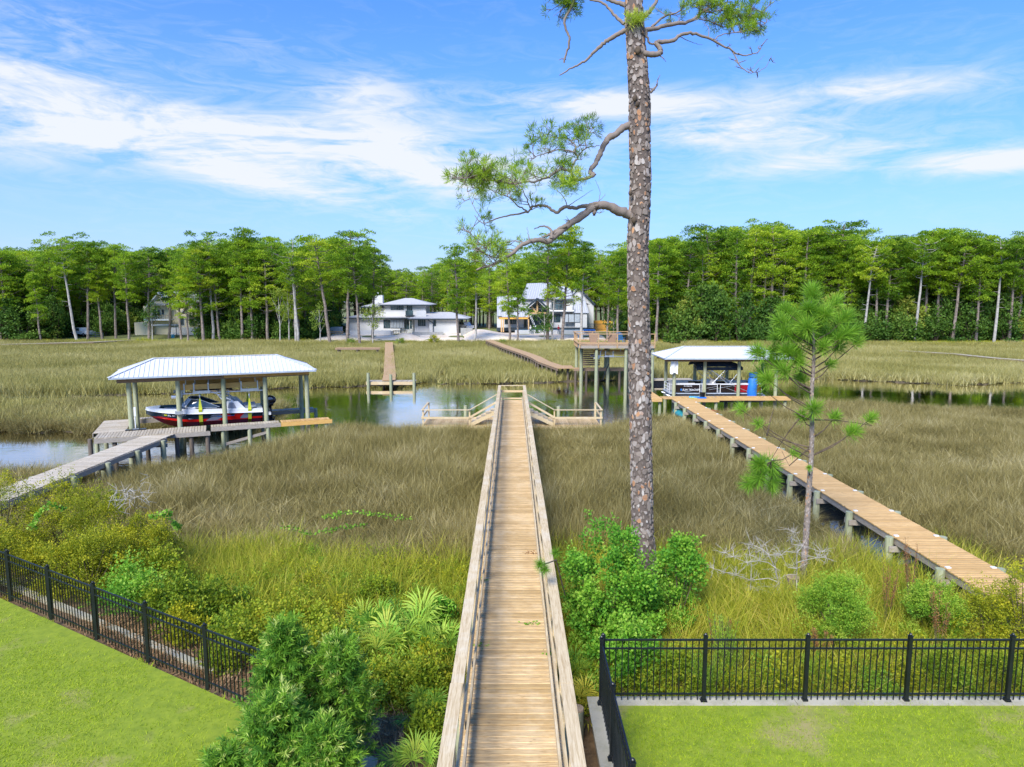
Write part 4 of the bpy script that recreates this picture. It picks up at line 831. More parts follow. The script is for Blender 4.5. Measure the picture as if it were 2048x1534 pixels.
# ================================================================ BOATS
# --- left: open bow runabout, local x from bow (0) to stern, y to port/away, z up
BT = thing('motor_boat', 'red, navy and white open bow motor boat hanging on its lift under the left shed', 'boat', (0, 0, 0), math.atan2(.40, .917))
_c, _sn = math.cos(math.atan2(.40, .917)), math.sin(math.atan2(.40, .917)); bx, by = .62, 1.52
BT.location = (-20.9 + bx * _c - by * _sn, 36.95 + bx * _sn + by * _c, .95); BT.scale = (.955, .97, 1)
BL = 6.5
def half(s): return 1.22 * min(1, (s / .34) ** .55 if s > 0 else 0) * (1 - .07 * max(0, s - .6) / .4)
def half2(s): return 1.22 * (1 - (1 - min(1, s / .42)) ** 2.1) ** .55 if s > 0 else .0
def prof(s):      # keel, chine, band, sheer heights and half widths
    b = max(.02, half2(s)); zs_ = 1.28 - .30 * s; zk = .03 + .95 * max(0, 1 - s / .30) ** 2.0; zc = .42 + .50 * max(0, 1 - s / .42) ** 1.6
    zb = zc + (zs_ - zc) * .66; return [(0, zk), (b * .80, zc), (b * .95, zb), (b * 1.0, zb + .02), (b, zs_)]
def side(s, v, off=0, sgn=-1):      # v 0..1 from chine to band
    p = prof(s); y = p[1][0] + (p[2][0] - p[1][0]) * v + off; return (BL * s, sgn * y, p[1][1] + (p[2][1] - p[1][1]) * v)
NS = 28; SS = [(i / NS) ** 1.4 for i in range(NS + 1)]
for nm, a, b_, mt in (('hull_bottom', 0, 1, 'gel_red'), ('hull_side', 1, 2, 'gel_navy'), ('gunwale_band', 3, 4, 'gel_white')):
    g = Geo()
    for sg in (-1, 1):
        V = []
        for s in SS: p = prof(s); V += [(BL*s, sg*p[a][0], p[a][1]), (BL*s, sg*p[b_][0], p[b_][1])]
        g.add(V, [(2*i, 2*i+2, 2*i+3, 2*i+1)[::-sg] for i in range(NS)])
    p = prof(1.0); X1 = BL
    if a == 0: g.poly([(X1, -p[1][0], p[1][1]), (X1, 0, p[0][1]), (X1, p[1][0], p[1][1])])
    else: g.poly([(X1, -p[a][0], p[a][1]), (X1, p[a][0], p[a][1]), (X1, p[b_][0], p[b_][1]), (X1, -p[b_][0], p[b_][1])])
    obj(nm, g, M[mt], BT, True)
g = Geo()
for sg in (-1, 1): g.tube([(BL*s, sg*(prof(s)[3][0] + .01), prof(s)[3][1] - .01) for s in SS], .028, 6)
obj('rub_rail', g, M['gel_white'], BT, True)
g = Geo(); V = []; RW = lambda s: max(.0, prof(s)[4][0] - .17)
for s in SS: p = prof(s); zt = p[4][1]; i_ = RW(s); V += [(BL*s, -p[4][0], zt), (BL*s, -i_, zt + .03), (BL*s, i_, zt + .03), (BL*s, p[4][0], zt)]
F = []
for i in range(NS):
    o_ = 4 * i; F += [(o_, o_+4, o_+5, o_+1), (o_+2, o_+6, o_+7, o_+3)]
    if SS[i] < .10 or (.33 < SS[i] < .41) or SS[i] > .93: F.append((o_+1, o_+5, o_+6, o_+2))
g.add(V, F); obj('deck_moulding', g, M['gel_white'], BT)
g = Geo(); V = []
for s in SS: i_ = RW(s); zt = prof(s)[4][1] + .03; zf_ = prof(s)[1][1] + .12; V += [(BL*s, -i_, zt), (BL*s, -i_*.95, zf_), (BL*s, i_*.95, zf_), (BL*s, i_, zt)]
F = []
for i in range(NS):
    if SS[i] >= .09 and SS[i] < .94: o_ = 4*i; F += [(o_, o_+1, o_+5, o_+4), (o_+1, o_+2, o_+6, o_+5), (o_+2, o_+3, o_+7, o_+6)]
g.add(V, F); obj('cockpit_liner', g, M['vinyl_teal'], BT)
for sg in (-1, 1):
    part('bow_seat', BT, 'vinyl_grey', (.95, 2.05, min(sg*.28, sg*.72), max(sg*.28, sg*.72), .85, 1.12)); part('cockpit_seat', BT, 'vinyl_teal', (3.0, 3.7, min(sg*.45, sg*1.0), max(sg*.45, sg*1.0), .6, 1.06))
    part('console', BT, 'gel_white', (2.32, 2.72, min(sg*.35, sg*1.04), max(sg*.35, sg*1.04), .6, 1.24))
part('stern_seat', BT, 'vinyl_grey', (4.9, 5.7, -.95, .95, .6, 1.08)); part('sun_pad', BT, 'vinyl_grey', (5.5, 6.15, -.85, .85, 1.05, 1.16)); part('swim_platform', BT, 'gel_white', (6.5, 7.0, -.95, -.4, .55, .68), (6.5, 7.0, .4, .95, .55, .68))
WS = [(1.95, -.35, 1.30), (2.15, -.88, 1.28), (2.95, -1.06, 1.25), (3.9, -1.07, 1.19)]; WT = [(2.35, -.35, 1.72), (2.5, -.74, 1.72), (3.05, -.92, 1.66), (4.05, -1.03, 1.22)]
ws = None
for sg in (1, -1):
    g = Geo()
    for i in range(3): g.add([(p[0], p[1]*sg, p[2]) for p in (WS[i], WS[i+1], WT[i+1], WT[i])], [(0, 1, 2, 3)])
    ws = obj('windshield', g, M['glass'], BT); g = Geo(); g.tube([(p[0], p[1]*sg, p[2]) for p in WT], .022, 6); g.tube([(p[0], p[1]*sg, p[2]) for p in WS], .018, 6)
    for i in (0, 1): g.tube([(p[0], p[1]*sg, p[2]) for p in (WS[i], WT[i])], .016, 6)
    obj('frame', g, M['alu'], ws, True)
g = Geo()
for sg in (-1, 1):
    g.tube([(5.35, sg*1.10, 1.02), (4.7, sg*1.06, 1.6), (3.9, sg*.98, 2.0), (3.5, sg*.92, 2.18)], [.055, .05, .045, .04], 8); g.tube([(4.75, sg*1.12, 1.08), (4.25, sg*1.04, 1.6), (3.95, sg*.98, 1.98)], .035, 8); g.tube([(4.7, sg*1.06, 1.6), (4.55, sg*1.0, 2.2)], .02, 6)
g.tube([(3.5, -.92, 2.18), (3.5, .92, 2.18)], .04, 8); tw_ = obj('tower', g, M['gel_white'], BT, True)
g = Geo()
for sg in (-1, 1): g.prism([(4.35, sg*1.16, 1.05), (5.55, sg*1.14, 1.02), (5.1, sg*1.12, 1.50), (4.5, sg*1.12, 1.55)], (0, -sg*.05, 0))
obj('tower_fairing', g, M['gel_white'], BT)
g = Geo()
for sg in (-1, 1): g.prism([(4.5, sg*1.166, 1.12), (5.0, sg*1.16, 1.10), (4.85, sg*1.145, 1.44), (4.6, sg*1.145, 1.46)], (0, sg*.006, 0))
obj('fairing_window', g, M['graph_grey'], BT)
g = Geo(); V = []; nx_, ny_ = 12, 8
for i in range(nx_ + 1):
    for j in range(ny_ + 1): u = i / nx_ * 2 - 1; v = j / ny_ * 2 - 1; V.append((3.65 + u * 1.2, v * .95, 2.28 + .20 * (1 - u*u) * (1 - .5*v*v) - .05 * u + (-.1 if abs(v) == 1 or abs(u) == 1 else 0)))
g.add(V, [(i*(ny_+1)+j, (i+1)*(ny_+1)+j, (i+1)*(ny_+1)+j+1, i*(ny_+1)+j+1) for i in range(nx_) for j in range(ny_)]); g.ball((3.65, 0, 2.24), (1.18, .93, .12)); obj('bimini_top', g, M['canvas_black'], BT, True)
om = Geo(); om.ball((7.0, 0, 1.32), (.42, .24, .30)); om.box(6.72, 7.22, -.17, .17, .98, 1.22); om.box(6.9, 7.12, -.06, .06, .05, 1.0); om.box(6.82, 7.3, -.14, .14, .26, .29); om.tube([(6.8, 0, .12), (7.25, 0, .12)], [.10, .06], 8); om.box(6.5, 6.8, -.14, .14, .8, 1.0)
ob_ = obj('outboard_motor', om, M['black'], BT, True)
g = Geo(); g.prism([(6.72, -.245, 1.36), (7.22, -.215, 1.40), (7.12, -.20, 1.52), (6.82, -.21, 1.52)], (0, .02, 0)); obj('cowling_stripe', g, M['graph_grey'], ob_)
g = Geo()
for k in range(3): a = k * 2.094; g.prism([(7.27, 0, .12), (7.30, math.cos(a)*.17 - math.sin(a)*.05, .12 + math.sin(a)*.17 + math.cos(a)*.05), (7.26, math.cos(a)*.18, .12 + math.sin(a)*.18), (7.24, math.cos(a)*.10 + math.sin(a)*.05, .12 + math.sin(a)*.10)], (.012, 0, 0))
obj('propeller', g, M['alu'], ob_)
def decal(name, poly, mat, off=.006, parent=BT, n=6):      # poly in (s, v) as two edges: lower-left, lower-right, upper-right, upper-left
    g = Geo(); (a, b_, c_, d_) = poly
    for i in range(n):
        q = []
        for k in (i / n, (i + 1) / n):
            lo = (a[0] + (b_[0]-a[0])*k, a[1] + (b_[1]-a[1])*k); hi = (d_[0] + (c_[0]-d_[0])*k, d_[1] + (c_[1]-d_[1])*k); q.append((lo, hi))
        g.poly([side(*q[0][0], off), side(*q[1][0], off), side(*q[1][1], off), side(*q[0][1], off)])
    return obj(name, g, M[mat], parent)
for P, mt, of in ((((.50,.10),(.60,.10),(.66,.55),(.56,.55)), 'graph_grey', .007), (((.54,.62),(.64,.62),(.67,.98),(.58,.98)), 'graph_grey', .007), (((.67,.45),(.75,.10),(.70,.98),(.61,.98)), 'gel_red', .009), (((.68,.30),(.80,.20),(.86,.45),(.62,.60)), 'gel_red', .011), (((.60,.50),(.80,.62),(.80,.70),(.60,.58)), 'graph_blue', .014), (((.80,.12),(.86,.12),(.93,.98),(.80,.98)), 'graph_grey', .013), (((.74,.30),(.80,.30),(.84,.98),(.76,.98)), 'gel_red', .016), (((.50,.02),(.62,.02),(.63,.07),(.51,.07)), 'graph_grey', .007)): decal('hull_graphic', P, mt, of)
decal('lower_stripe', ((.06,.0),(.995,.0),(.995,.30),(.10,.30)), 'gel_red', .004, BT, 40)
decal('registration_sticker', ((.155,.55),(.18,.55),(.18,.78),(.155,.78)), 'strap', .012)
def text(body, size, loc, rot, mat, parent, ext=.004, shear=0.0, name='lettering', align='LEFT'):
    c = bpy.data.curves.new(name, 'FONT'); c.body = body; c.size = size; c.extrude = ext; c.shear = shear; c.align_x = align
    t = bpy.data.objects.new(name, c); COL.objects.link(t); dg = bpy.context.evaluated_depsgraph_get(); me = bpy.data.meshes.new_from_object(t.evaluated_get(dg)); bpy.data.objects.remove(t)
    me.materials.clear(); me.materials.append(M[mat]); o = put(name, me, parent, loc, rot=rot); return o
p0 = side(.185, .62, .03); p1 = side(.34, .62, .03); hd = math.atan2(p1[1] - p0[1], p1[0] - p0[0]); text('FL 0747 RW', .20, (p0[0], p0[1] - .02, p0[2] - .05), (R(82), math.atan2(p0[2]-p1[2], p1[0]-p0[0]) * .0, hd), 'white', BT, .003)
g = Geo()
for s in (.46, .885):
    for sg in (-1, 1):
        p = prof(s); P = [(BL*s, 0, p[0][1] - .02), (BL*s, sg*(p[1][0] + .02), p[1][1] - .02), (BL*s, sg*(p[4][0] + .05), p[4][1]), (BL*s, sg*(p[4][0] + .04), p[4][1] + .05)]
        for i in range(3): g.beam(P[i], P[i+1], .20, .012, up=(0, 1, 0) if i else (0, 0, 1))
        q0 = Vector(P[3]); w_ = .10; g.prism([q0 + Vector((-.1, 0, 0)), q0 + Vector((.1, 0, 0)), q0 + Vector((.03, 0, .62)), q0 + Vector((-.03, 0, .62))], (0, .012, 0))
SG = thing('lift_slings', 'yellow straps slung under the red and navy motor boat', 'straps'); SG.location = BT.location; SG.rotation_euler = BT.rotation_euler; SG.scale = BT.scale; obj('strap', g, M['strap'], SG)
g = Geo()
for s in (.46, .885):
    for sg in (-1, 1): p = prof(s); g.tube([(BL*s, sg*(p[4][0] + .04), p[4][1] + .65), (BL*s, sg*(p[4][0] + .02), 2.2)], .02, 6); g.ball((BL*s, sg*(p[4][0] + .04), p[4][1] + .82), (.05, .05, .10))
obj('cable', g, M['galv'], SG)

# --- right: pontoon boat
PB = thing('pontoon_boat', 'black and red pontoon boat with dark blue canopy under the right boat shed', 'boat', (10.95 + .65, 50.25, 1.05), 0)
for y in (.35, 1.95): g = Geo(); g.tube([(-.1, y, .25), (.6, y, .02), (1.2, y, -.02), (7.1, y, -.02), (7.3, y, .0)], [.03, .25, .30, .30, .26], 14); obj('pontoon', g, M['alu'], PB, True)
part('deck', PB, 'vinyl_grey', (.1, 7.0, 0, 2.35, .34, .42))
part('side_panel', PB, 'panel_black', (.45, 2.30, -.02, .01, .48, 1.02), (2.50, 3.6, -.02, .01, .48, 1.02), (3.85, 4.9, -.02, .01, .48, 1.02)); part('side_panel', PB, 'crimson', (4.92, 6.85, -.02, .01, .48, 1.02), label='crimson rear side panel'); part('side_panel', PB, 'panel_black', (.45, 6.85, 2.34, 2.37, .48, 1.02)); part('side_panel', PB, 'panel_black', (6.86, 6.89, .05, 2.3, .48, 1.02))
g = Geo()
for a, b_ in (((.4, -.03, 1.05), (2.32, -.03, 1.05)), ((2.5, -.03, 1.05), (3.62, -.03, 1.05)), ((3.85, -.03, 1.05), (6.9, -.03, 1.05)), ((.4, 2.38, 1.05), (6.9, 2.38, 1.05)), ((6.9, -.03, 1.05), (6.9, 2.38, 1.05)), ((.15, .35, 1.05), (.15, 2.0, 1.05)), ((.4, -.03, 1.05), (.15, .35, 1.05)), ((.4, 2.38, 1.05), (.15, 2.0, 1.05)), ((.15, .35, .8), (.15, 2.0, .8)), ((.15, .35, .6), (.15, 2.0, .6))): g.tube([a, b_], .02, 6)
for x in (.4, 2.32, 2.5, 3.62, 3.85, 6.9): g.tube([(x, -.03, .42), (x, -.03, 1.05)], .022, 6)
for y in (.35, 1.0, 2.0): g.tube([(.15, y, .42), (.15, y, 1.05)], .02, 6)
obj('railing', g, M['white'], PB, True)
part('trim_cap', PB, 'gel_white', (.4, 6.95, -.06, .08, 1.078, 1.12), (.4, 6.95, 2.28, 2.42, 1.078, 1.12), (6.85, 7.0, .082, 2.278, 1.078, 1.12))
for P in (((1.2, -.03, .50), (3.6, -.03, .92)), ((3.0, -.03, .66), (4.9, -.03, 1.0)), ((4.7, -.03, 1.0), (6.0, -.03, .50)), ((4.3, -.03, .80), (5.1, -.03, .50))): beam('accent_stripe', PB, 'alu', P[0], P[1], .014, .035)
text('SUN TRACKER', .20, (1.02, -.035, .60), (R(90), 0, 0), 'gel_white', PB, .003, .3); text('FL 7466 RE', .13, (1.15, -.035, .90), (R(90), 0, 0), 'gel_white', PB, .003)
part('emblem', PB, 'graph_blue', (.90, 1.0, -.032, -.026, .60, .74)); g = Geo(); g.ball((6.15, -.03, .86), (.17, .012, .13)); obj('emblem', g, M['vinyl_grey'], PB); text('20', .15, (6.06, -.045, .80), (R(90), 0, 0), 'gel_white', PB, .003)
for b_ in ((.5, 2.0, .15, .75, .43, .85), (.5, 2.0, 1.6, 2.25, .43, .85), (4.9, 6.5, .15, .8, .43, .85), (4.9, 6.5, 1.6, 2.25, .43, .85)):
    part('bench_seat', PB, 'vinyl_cream', b_); y_ = b_[2] if b_[2] < 1 else b_[3] - .14; part('bench_back', PB, 'vinyl_cream', (b_[0], b_[1], y_ - (.0), y_ + .14, .852, 1.14))
part('helm_console', PB, 'gel_white', (3.0, 3.5, 1.5, 2.2, .43, 1.25)); g = Geo(); g.ball((3.55, 1.0, 1.0), (.28, .28, .35)); g.box(3.3, 3.85, .75, 1.25, .6, .8); obj('captain_chair', g, M['vinyl_cream'], PB, True)
g = Geo(); V = []; nx_, ny_ = 14, 8
for i in range(nx_ + 1):
    for j in range(ny_ + 1): u = i / nx_ * 2 - 1; v = j / ny_ * 2 - 1; V.append((3.75 + u * 1.72, 1.17 + v * 1.2, 2.62 + .10 * (1 - u ** 4) - .10 * v * v - .22 * abs(v) ** 8 - (.14 * max(0, u) ** 4)))
g.add(V, [(i*(ny_+1)+j, (i+1)*(ny_+1)+j, (i+1)*(ny_+1)+j+1, i*(ny_+1)+j+1) for i in range(nx_) for j in range(ny_)])
g.add([(a[0], a[1], a[2] - .02) for a in V], [(i*(ny_+1)+j+1, (i+1)*(ny_+1)+j+1, (i+1)*(ny_+1)+j, i*(ny_+1)+j) for i in range(nx_) for j in range(ny_)])
g.box(2.04, 5.46, -.055, -.04, 2.12, 2.36); obj('canopy', g, M['canvas_navy'], PB, True)
g = Geo()
for y in (0.0, 2.34):
    for a, b_ in (((4.9, 1.1), (2.75, 2.3)), ((2.9, 2.35), (4.4, 1.1)), ((4.5, 1.1), (5.35, 2.25)), ((3.2, 1.1), (4.4, 2.35)), ((2.9, 1.9), (2.4, 2.4)), ((3.2, 1.4), (2.4, 2.2))): g.tube([(a[0], y, a[1]), (b_[0], y, b_[1])], .024, 6)
obj('canopy_frame', g, M['alu'], PB, True)
om = Geo(); om.ball((7.35, 1.15, 1.0), (.30, .22, .28)); om.box(7.2, 7.45, 1.07, 1.23, -.3, .85); obj('outboard_motor', om, M['black'], PB, True)
bm = thing('rolled_mat', 'tall bright blue rolled foam mat standing by the stern of the pontoon boat', 'foam mat', (17.85, 50.3, 0))
g = Geo(); g.tube([(0, 0, 1.15), (-.05, 0, 1.6), (.03, 0, 2.55), (.04, 0, 2.62), (.05, 0, 2.70), (.03, 0, 2.98)], [.34, .38, .33, .28, .33, .31], 18); obj('roll', g, M['blue_foam'], bm, True); g = Geo(); g.tube([(.04, 0, 2.60), (.04, 0, 2.66)], .305, 18); obj('strap', g, M['black'], bm)
def bucket():
    b_ = thing('bucket', 'black bucket standing on the right dock beside the coloured boards', 'bucket', (13.75, 48.85, RZ)); g = Geo(); g.tube([(0,0,.004),(0,0,.42)], [.17, .21], 14); obj('pail', g, M['black'], b_, True); g = Geo(); g.tube([(-.21, 0, .36), (-.15, 0, .55), (.15, 0, .55), (.21, 0, .36)], .012, 5); obj('handle', g, M['alu'], b_)
bucket()
def slab(name, label, pts, z, th, mat): g = Geo(); g.prism([(x, y, z) for x, y in pts], (0, 0, th)); t_ = thing(name, label, 'board'); obj('board', g, M[mat], t_)
M['cyan'] = plain('light_cyan_board', (.10, .50, .72), .4); M['lime'] = plain('pale_yellow_board', (.60, .60, .16), .5)
slab('float_board', 'light cyan float board lying on the right dock', [(12.8, 48.85), (13.5, 48.75), (13.6, 49.1), (12.9, 49.3)], RZ + .01, .07, 'cyan'); slab('float_board', 'deep blue float board lying in front of the bucket', [(13.1, 48.6), (13.95, 48.5), (13.95, 48.72), (13.3, 48.74)], RZ + .01, .08, 'blue_foam'); slab('float_board', 'pale yellow float board lying at the dock edge', [(12.85, 48.5), (13.3, 48.5), (13.1, 48.74), (12.8, 48.7)], RZ + .012, .04, 'lime')
tb = thing('kayak', 'teal kayak wedged under the right walk near the dock', 'kayak', (11.6, 46.6, .55)); g = Geo(); g.ball((0, 0, 0), (.35, 1.5, .22), nu=14, nv=8); obj('hull', g, M['teal'], tb, True)
rt = thing('kayak', 'red and white kayak bow under the right dock', 'kayak', (13.9, 47.7, .45)); g = Geo(); g.ball((0, 0, 0), (.9, .28, .18), nu=14, nv=8); obj('hull', g, M['red'], rt, True)

# ================================================================ HOUSES
def win(parent, x0, x1, z0, z1, y, frame='charcoal', n=1, name='window', depth=.06, gl='win'):
    w = part(name, parent, frame, (x0, x1, y - depth, y - .004, z1 - .07, z1), (x0, x1, y - depth, y - .004, z0, z0 + .07), (x0, x0 + .07, y - depth, y - .004, z0 + .07, z1 - .07), (x1 - .07, x1, y - depth, y - .004, z0 + .07, z1 - .07), *[(x0 + (x1-x0)*i/n - .03, x0 + (x1-x0)*i/n + .03, y - depth, y - .004, z0 + .072, z1 - .072) for i in range(1, n)])
    for i in range(n): part('pane', w, gl, (x0 + (x1-x0)*i/n + .072, x0 + (x1-x0)*(i+1)/n - .072, y - .03, y - .010, z0 + .074, z1 - .074))
    return w
# white modern two storey house
WY = 150.0; wz = 1.0
WH = thing('house', 'white two storey house with low grey hipped roofs and white chimney', 'house', (0, 0, 0))
def sx_(px, Y=WY): return at_y(px, 640, Y).x
def sz_(py, Y=WY): return at_y(0, py, Y).z
def wall_box(parent, mat, pxa, pxb, pya, pyb, Y, D, name='wall'): return part(name, parent, mat, (sx_(pxa, Y), sx_(pxb, Y), Y, Y + D, sz_(pyb, Y), sz_(pya, Y)))
wall_box(WH, 'stucco', 697, 800, 634, 672, WY - .6, 9); wall_box(WH, 'stucco', 768, 851, 609, 668, WY, 8.5); wall_box(WH, 'stucco', 752, 768.5, 612, 668, WY + .8, 7); wall_box(WH, 'stucco', 829, 858, 637, 668, WY - 2.0, 8); wall_box(WH, 'stucco', 858.3, 915, 637, 671, WY - 3.0, 9)
wall_box(WH, 'stucco', 746, 766, 590, 612, WY + 3, 1.6, 'chimney'); wall_box(WH, 'galv', 755, 759, 585, 590, WY + 3.4, .5, 'flue')
def lowroof(parent, pxa, pxb, pye, pyr, Y, D, mat='shingle', inset=3.5, edge='charcoal'):
    x0, x1 = sx_(pxa, Y), sx_(pxb, Y); ze, zr = sz_(pye, Y), sz_(pyr, Y); cy = Y + D / 2; g = Geo(); A, B, C, D_ = (x0, Y, ze), (x1, Y, ze), (x1, Y + D, ze), (x0, Y + D, ze); E, F = (x0 + inset, cy, zr), (x1 - inset, cy, zr)
    for P in ((A, B, F, E), (C, D_, E, F), (B, C, F), (D_, A, E)): g.poly(P)
    g.poly([(p[0], p[1], p[2] - .25) for p in (D_, C, B, A)])
    for p, q in ((A, B), (B, C), (C, D_), (D_, A)): g.poly([(p[0], p[1], p[2] - .25), (q[0], q[1], q[2] - .25), q, p], 1)
    return obj('roof', g, [M[mat], M[edge]], parent)
lowroof(WH, 757, 864, 609, 596, WY - 1.0, 11, inset=5); lowroof(WH, 722, 770, 613, 603, WY, 9); lowroof(WH, 687, 830, 635, 627, WY - 1.6, 11, inset=3.8); lowroof(WH, 815, 937, 637, 625, WY - 4.0, 12, inset=4.2)
win(WH, sx_(782), sx_(808), sz_(620), sz_(610.5), WY, n=5); win(WH, sx_(814), sx_(825), sz_(630), sz_(611), WY, n=3, name='balcony_door'); part('balcony_rail', WH, 'win', (sx_(813), sx_(828), WY - 1.2, WY - 1.14, sz_(630), sz_(621))); part('balcony', WH, 'charcoal', (sx_(812), sx_(829), WY - 1.25, WY - .01, sz_(632), sz_(630.3))); part('terrace_wall', WH, 'stucco', (sx_(836), sx_(855), WY - 2.2, WY - 2.04, sz_(637), sz_(621)))
win(WH, sx_(768), sx_(781), sz_(656), sz_(639), WY - .62, n=3); win(WH, sx_(782), sx_(808.5), sz_(656), sz_(638.5), WY - .64, n=9, gl='vinyl_grey'); win(WH, sx_(809), sx_(819.5), sz_(658), sz_(638), WY - .05, n=2, name='entrance'); win(WH, sx_(820), sx_(826), sz_(658), sz_(639), WY - 1.0, 'white', 1, name='screen_door'); win(WH, sx_(836, 148), sx_(851, 148), sz_(652, 148), sz_(639, 148), WY - 2.02, n=4); win(WH, sx_(867, 147), sx_(872, 147), sz_(652, 147), sz_(640, 147), WY - 3.02)
beam('downpipe', WH, 'charcoal', (sx_(866, 146.8), 146.8, sz_(668, 146.8)), (sx_(866, 146.8), 146.8, sz_(646, 146.8)), .14, .14); beam('downpipe', WH, 'charcoal', (sx_(866, 146.8), 146.8, sz_(646, 146.8)), (sx_(856, 146.8), 146.8, sz_(640, 146.8)), .14, .14)
rwl = thing('retaining_wall', 'white low wall in front of the white house', 'wall'); part('wall', rwl, 'stucco', (sx_(699, 142), sx_(781, 142), 142, 142.4, .8, sz_(661, 142))); 
bkw = thing('retaining_wall', 'grey block wall stepping down right of the white low wall', 'wall'); part('wall', bkw, 'block', (sx_(781.5, 142), sx_(787, 142), 142, 142.4, .8, sz_(662, 142)), (sx_(824, 141), sx_(886, 141), 141, 141.4, .8, sz_(664, 141))); part('wall', bkw, 'block', (sx_(921, 140), sx_(945, 140), 140, 140.4, .7, sz_(656, 140)))
tf = thing('timber_steps', 'raw timber stair frame leaning against the block wall of the white house', 'timber frame')
for i in range(9): px = 787 + i * 3.1; beam('stud', tf, 'timber', (sx_(px, 139.5), 139.5, sz_(673, 139.5)), (sx_(px, 140.6), 140.6, sz_(661, 140.6)), .12, .2)
part('beam', tf, 'timber', (sx_(785, 141), sx_(815, 141), 140.7, 140.85, sz_(662.5, 141), sz_(661, 141)))
sw = thing('timber_pile', 'yellow sawhorses and stacked planks on the sand left of the white house', 'timber pile')
for i in range(4): x = sx_(662 + i * 6, 140); beam('sawhorse_leg', sw, 'timber', (x, 140, 1.1), (x + .3, 140, 1.8), .08, .08); beam('sawhorse_leg', sw, 'timber', (x + .6, 140, 1.1), (x + .3, 140, 1.8), .08, .08)
part('plank', sw, 'timber', (sx_(660, 140), sx_(686, 140), 139.8, 140.2, 1.8, 1.95))
cb = thing('covered_pallet', 'grey wrapped pallet of blocks left of the white house', 'pallet', (sx_(669, 145), 145, 1.2)); part('load', cb, 'vinyl_grey', (-1.2, 1.3, 0, 1.5, .2, 1.4)); part('pallet', cb, 'timber', (-1.3, 1.4, -.05, 1.6, 0, .195))

# metal roofed white house
MYY = 152.0
MH = thing('house', 'large white house with steep ribbed metal roof and dark gabled porch', 'house')
def mb(mat, pxa, pxb, pya, pyb, Y, D, name='wall'): return wall_box(MH, mat, pxa, pxb, pya, pyb, Y, D, name)
mb('stucco', 994, 1150, 633, 657, MYY, 11); mb('stucco', 1043, 1146, 597, 632.8, MYY + .5, 9); mb('stucco', 1150.3, 1174, 627, 655, MYY - 1, 9); mb('charcoal', 993, 1175, 655.5, 662, MYY - 1.3, 10, 'plinth'); mb('stucco', 1174.3, 1187, 609, 656, MYY + 3, 8)
def slope(parent, a, b_, c_, d_, name='roof', mat='roof_metal', ribs=0, th=.12):      # quad from px,py,Y tuples with ribs from lower edge ab to upper edge dc
    P = [at_y(*q) for q in (a, b_, c_, d_)]; g = Geo(); nn = (P[1] - P[0]).cross(P[3] - P[0]).normalized(); g.prism(P, -nn * th); o = obj(name, g, M[mat], parent)
    if ribs:
        L = (P[1] - P[0]).length; k = int(L / ribs); g = Geo()
        for i in range(1, k): u = i / k; g.beam(P[0].lerp(P[1], u) + nn * .03, P[3].lerp(P[2], u) + nn * .03, .07, .07)
        obj('standing_seams', g, M['ridge'], o, kind='stuff')
    return o
slope(MH, (1041, 598, MYY - .3), (1146, 597, MYY - .3), (1138, 564, MYY + 6), (1054, 567, MYY + 6), ribs=.55)
slope(MH, (994, 632, MYY - .6), (1043, 632, MYY - .6), (1048, 590, MYY + 5), (994, 592, MYY + 5), ribs=.55)
slope(MH, (1004, 634, MYY - 3.2), (1058, 634, MYY - 3.2), (1056, 614, MYY - .8), (1004, 614, MYY - .8), ribs=.5)
slope(MH, (1144, 626, MYY - 1.3), (1178, 626, MYY - 1.3), (1169, 594, MYY + 3), (1143, 595, MYY + 3), ribs=.5)
g = Geo(); g.prism([at_y(1142, 596, MYY + 3.1), at_y(1187, 611, MYY + 3.1), at_y(1156, 576, MYY + 3.1)], (0, 7, 0)); obj('gable', g, M['stucco'], MH)
g = Geo(); g.beam(at_y(1139, 590, MYY + 2.8), at_y(1154, 572.5, MYY + 2.8), .9, .35); g.beam(at_y(1154, 572.5, MYY + 2.8), at_y(1190, 610, MYY + 2.8), .9, .35); obj('gable_trim', g, M['charcoal'], MH)
# porch gable
g = Geo(); YP = MYY - 3.4; g.beam(at_y(1053, 615, YP), at_y(1074.5, 597, YP), 3.2, .35); g.beam(at_y(1074.5, 597, YP), at_y(1096, 617, YP), 3.2, .35); obj('porch_roof', g, M['charcoal'], MH)
g = Geo(); g.prism([at_y(1056, 617, YP + 1), at_y(1093, 618, YP + 1), at_y(1074.5, 601, YP + 1)], (0, .1, 0)); g.prism([at_y(1056, 617.3, YP + 1), at_y(1093, 618.3, YP + 1), at_y(1093, 625, YP + 1), at_y(1056, 625, YP + 1)], (0, .1, 0)); obj('gable_glass', g, M['win'], MH)
for a, b_ in (((1057, 626), (1093, 626)), ((1074.5, 602), (1074.5, 626)), ((1062, 612), (1072, 624))): beam('porch_truss', MH, 'timber', at_y(*a, YP - .3), at_y(*b_, YP - .3), .3, .35)
part('porch_beam', MH, 'osb', (sx_(998, MYY - 3.3), sx_(1058, MYY - 3.3), MYY - 3.5, MYY - 3.25, sz_(638, MYY - 3.3), sz_(635, MYY - 3.3)))
for px in (1001.5, 1005.5): part('porch_post', MH, 'timber', (sx_(px, YP), sx_(px + 2.4, YP), YP - .1, YP + .2, sz_(664, YP), sz_(638.3, YP)))
for px in (1056, 1098): part('porch_post', MH, 'timber', (sx_(px, YP), sx_(px + 2.2, YP), YP - .1, YP + .2, sz_(664, YP), sz_(628, YP)))
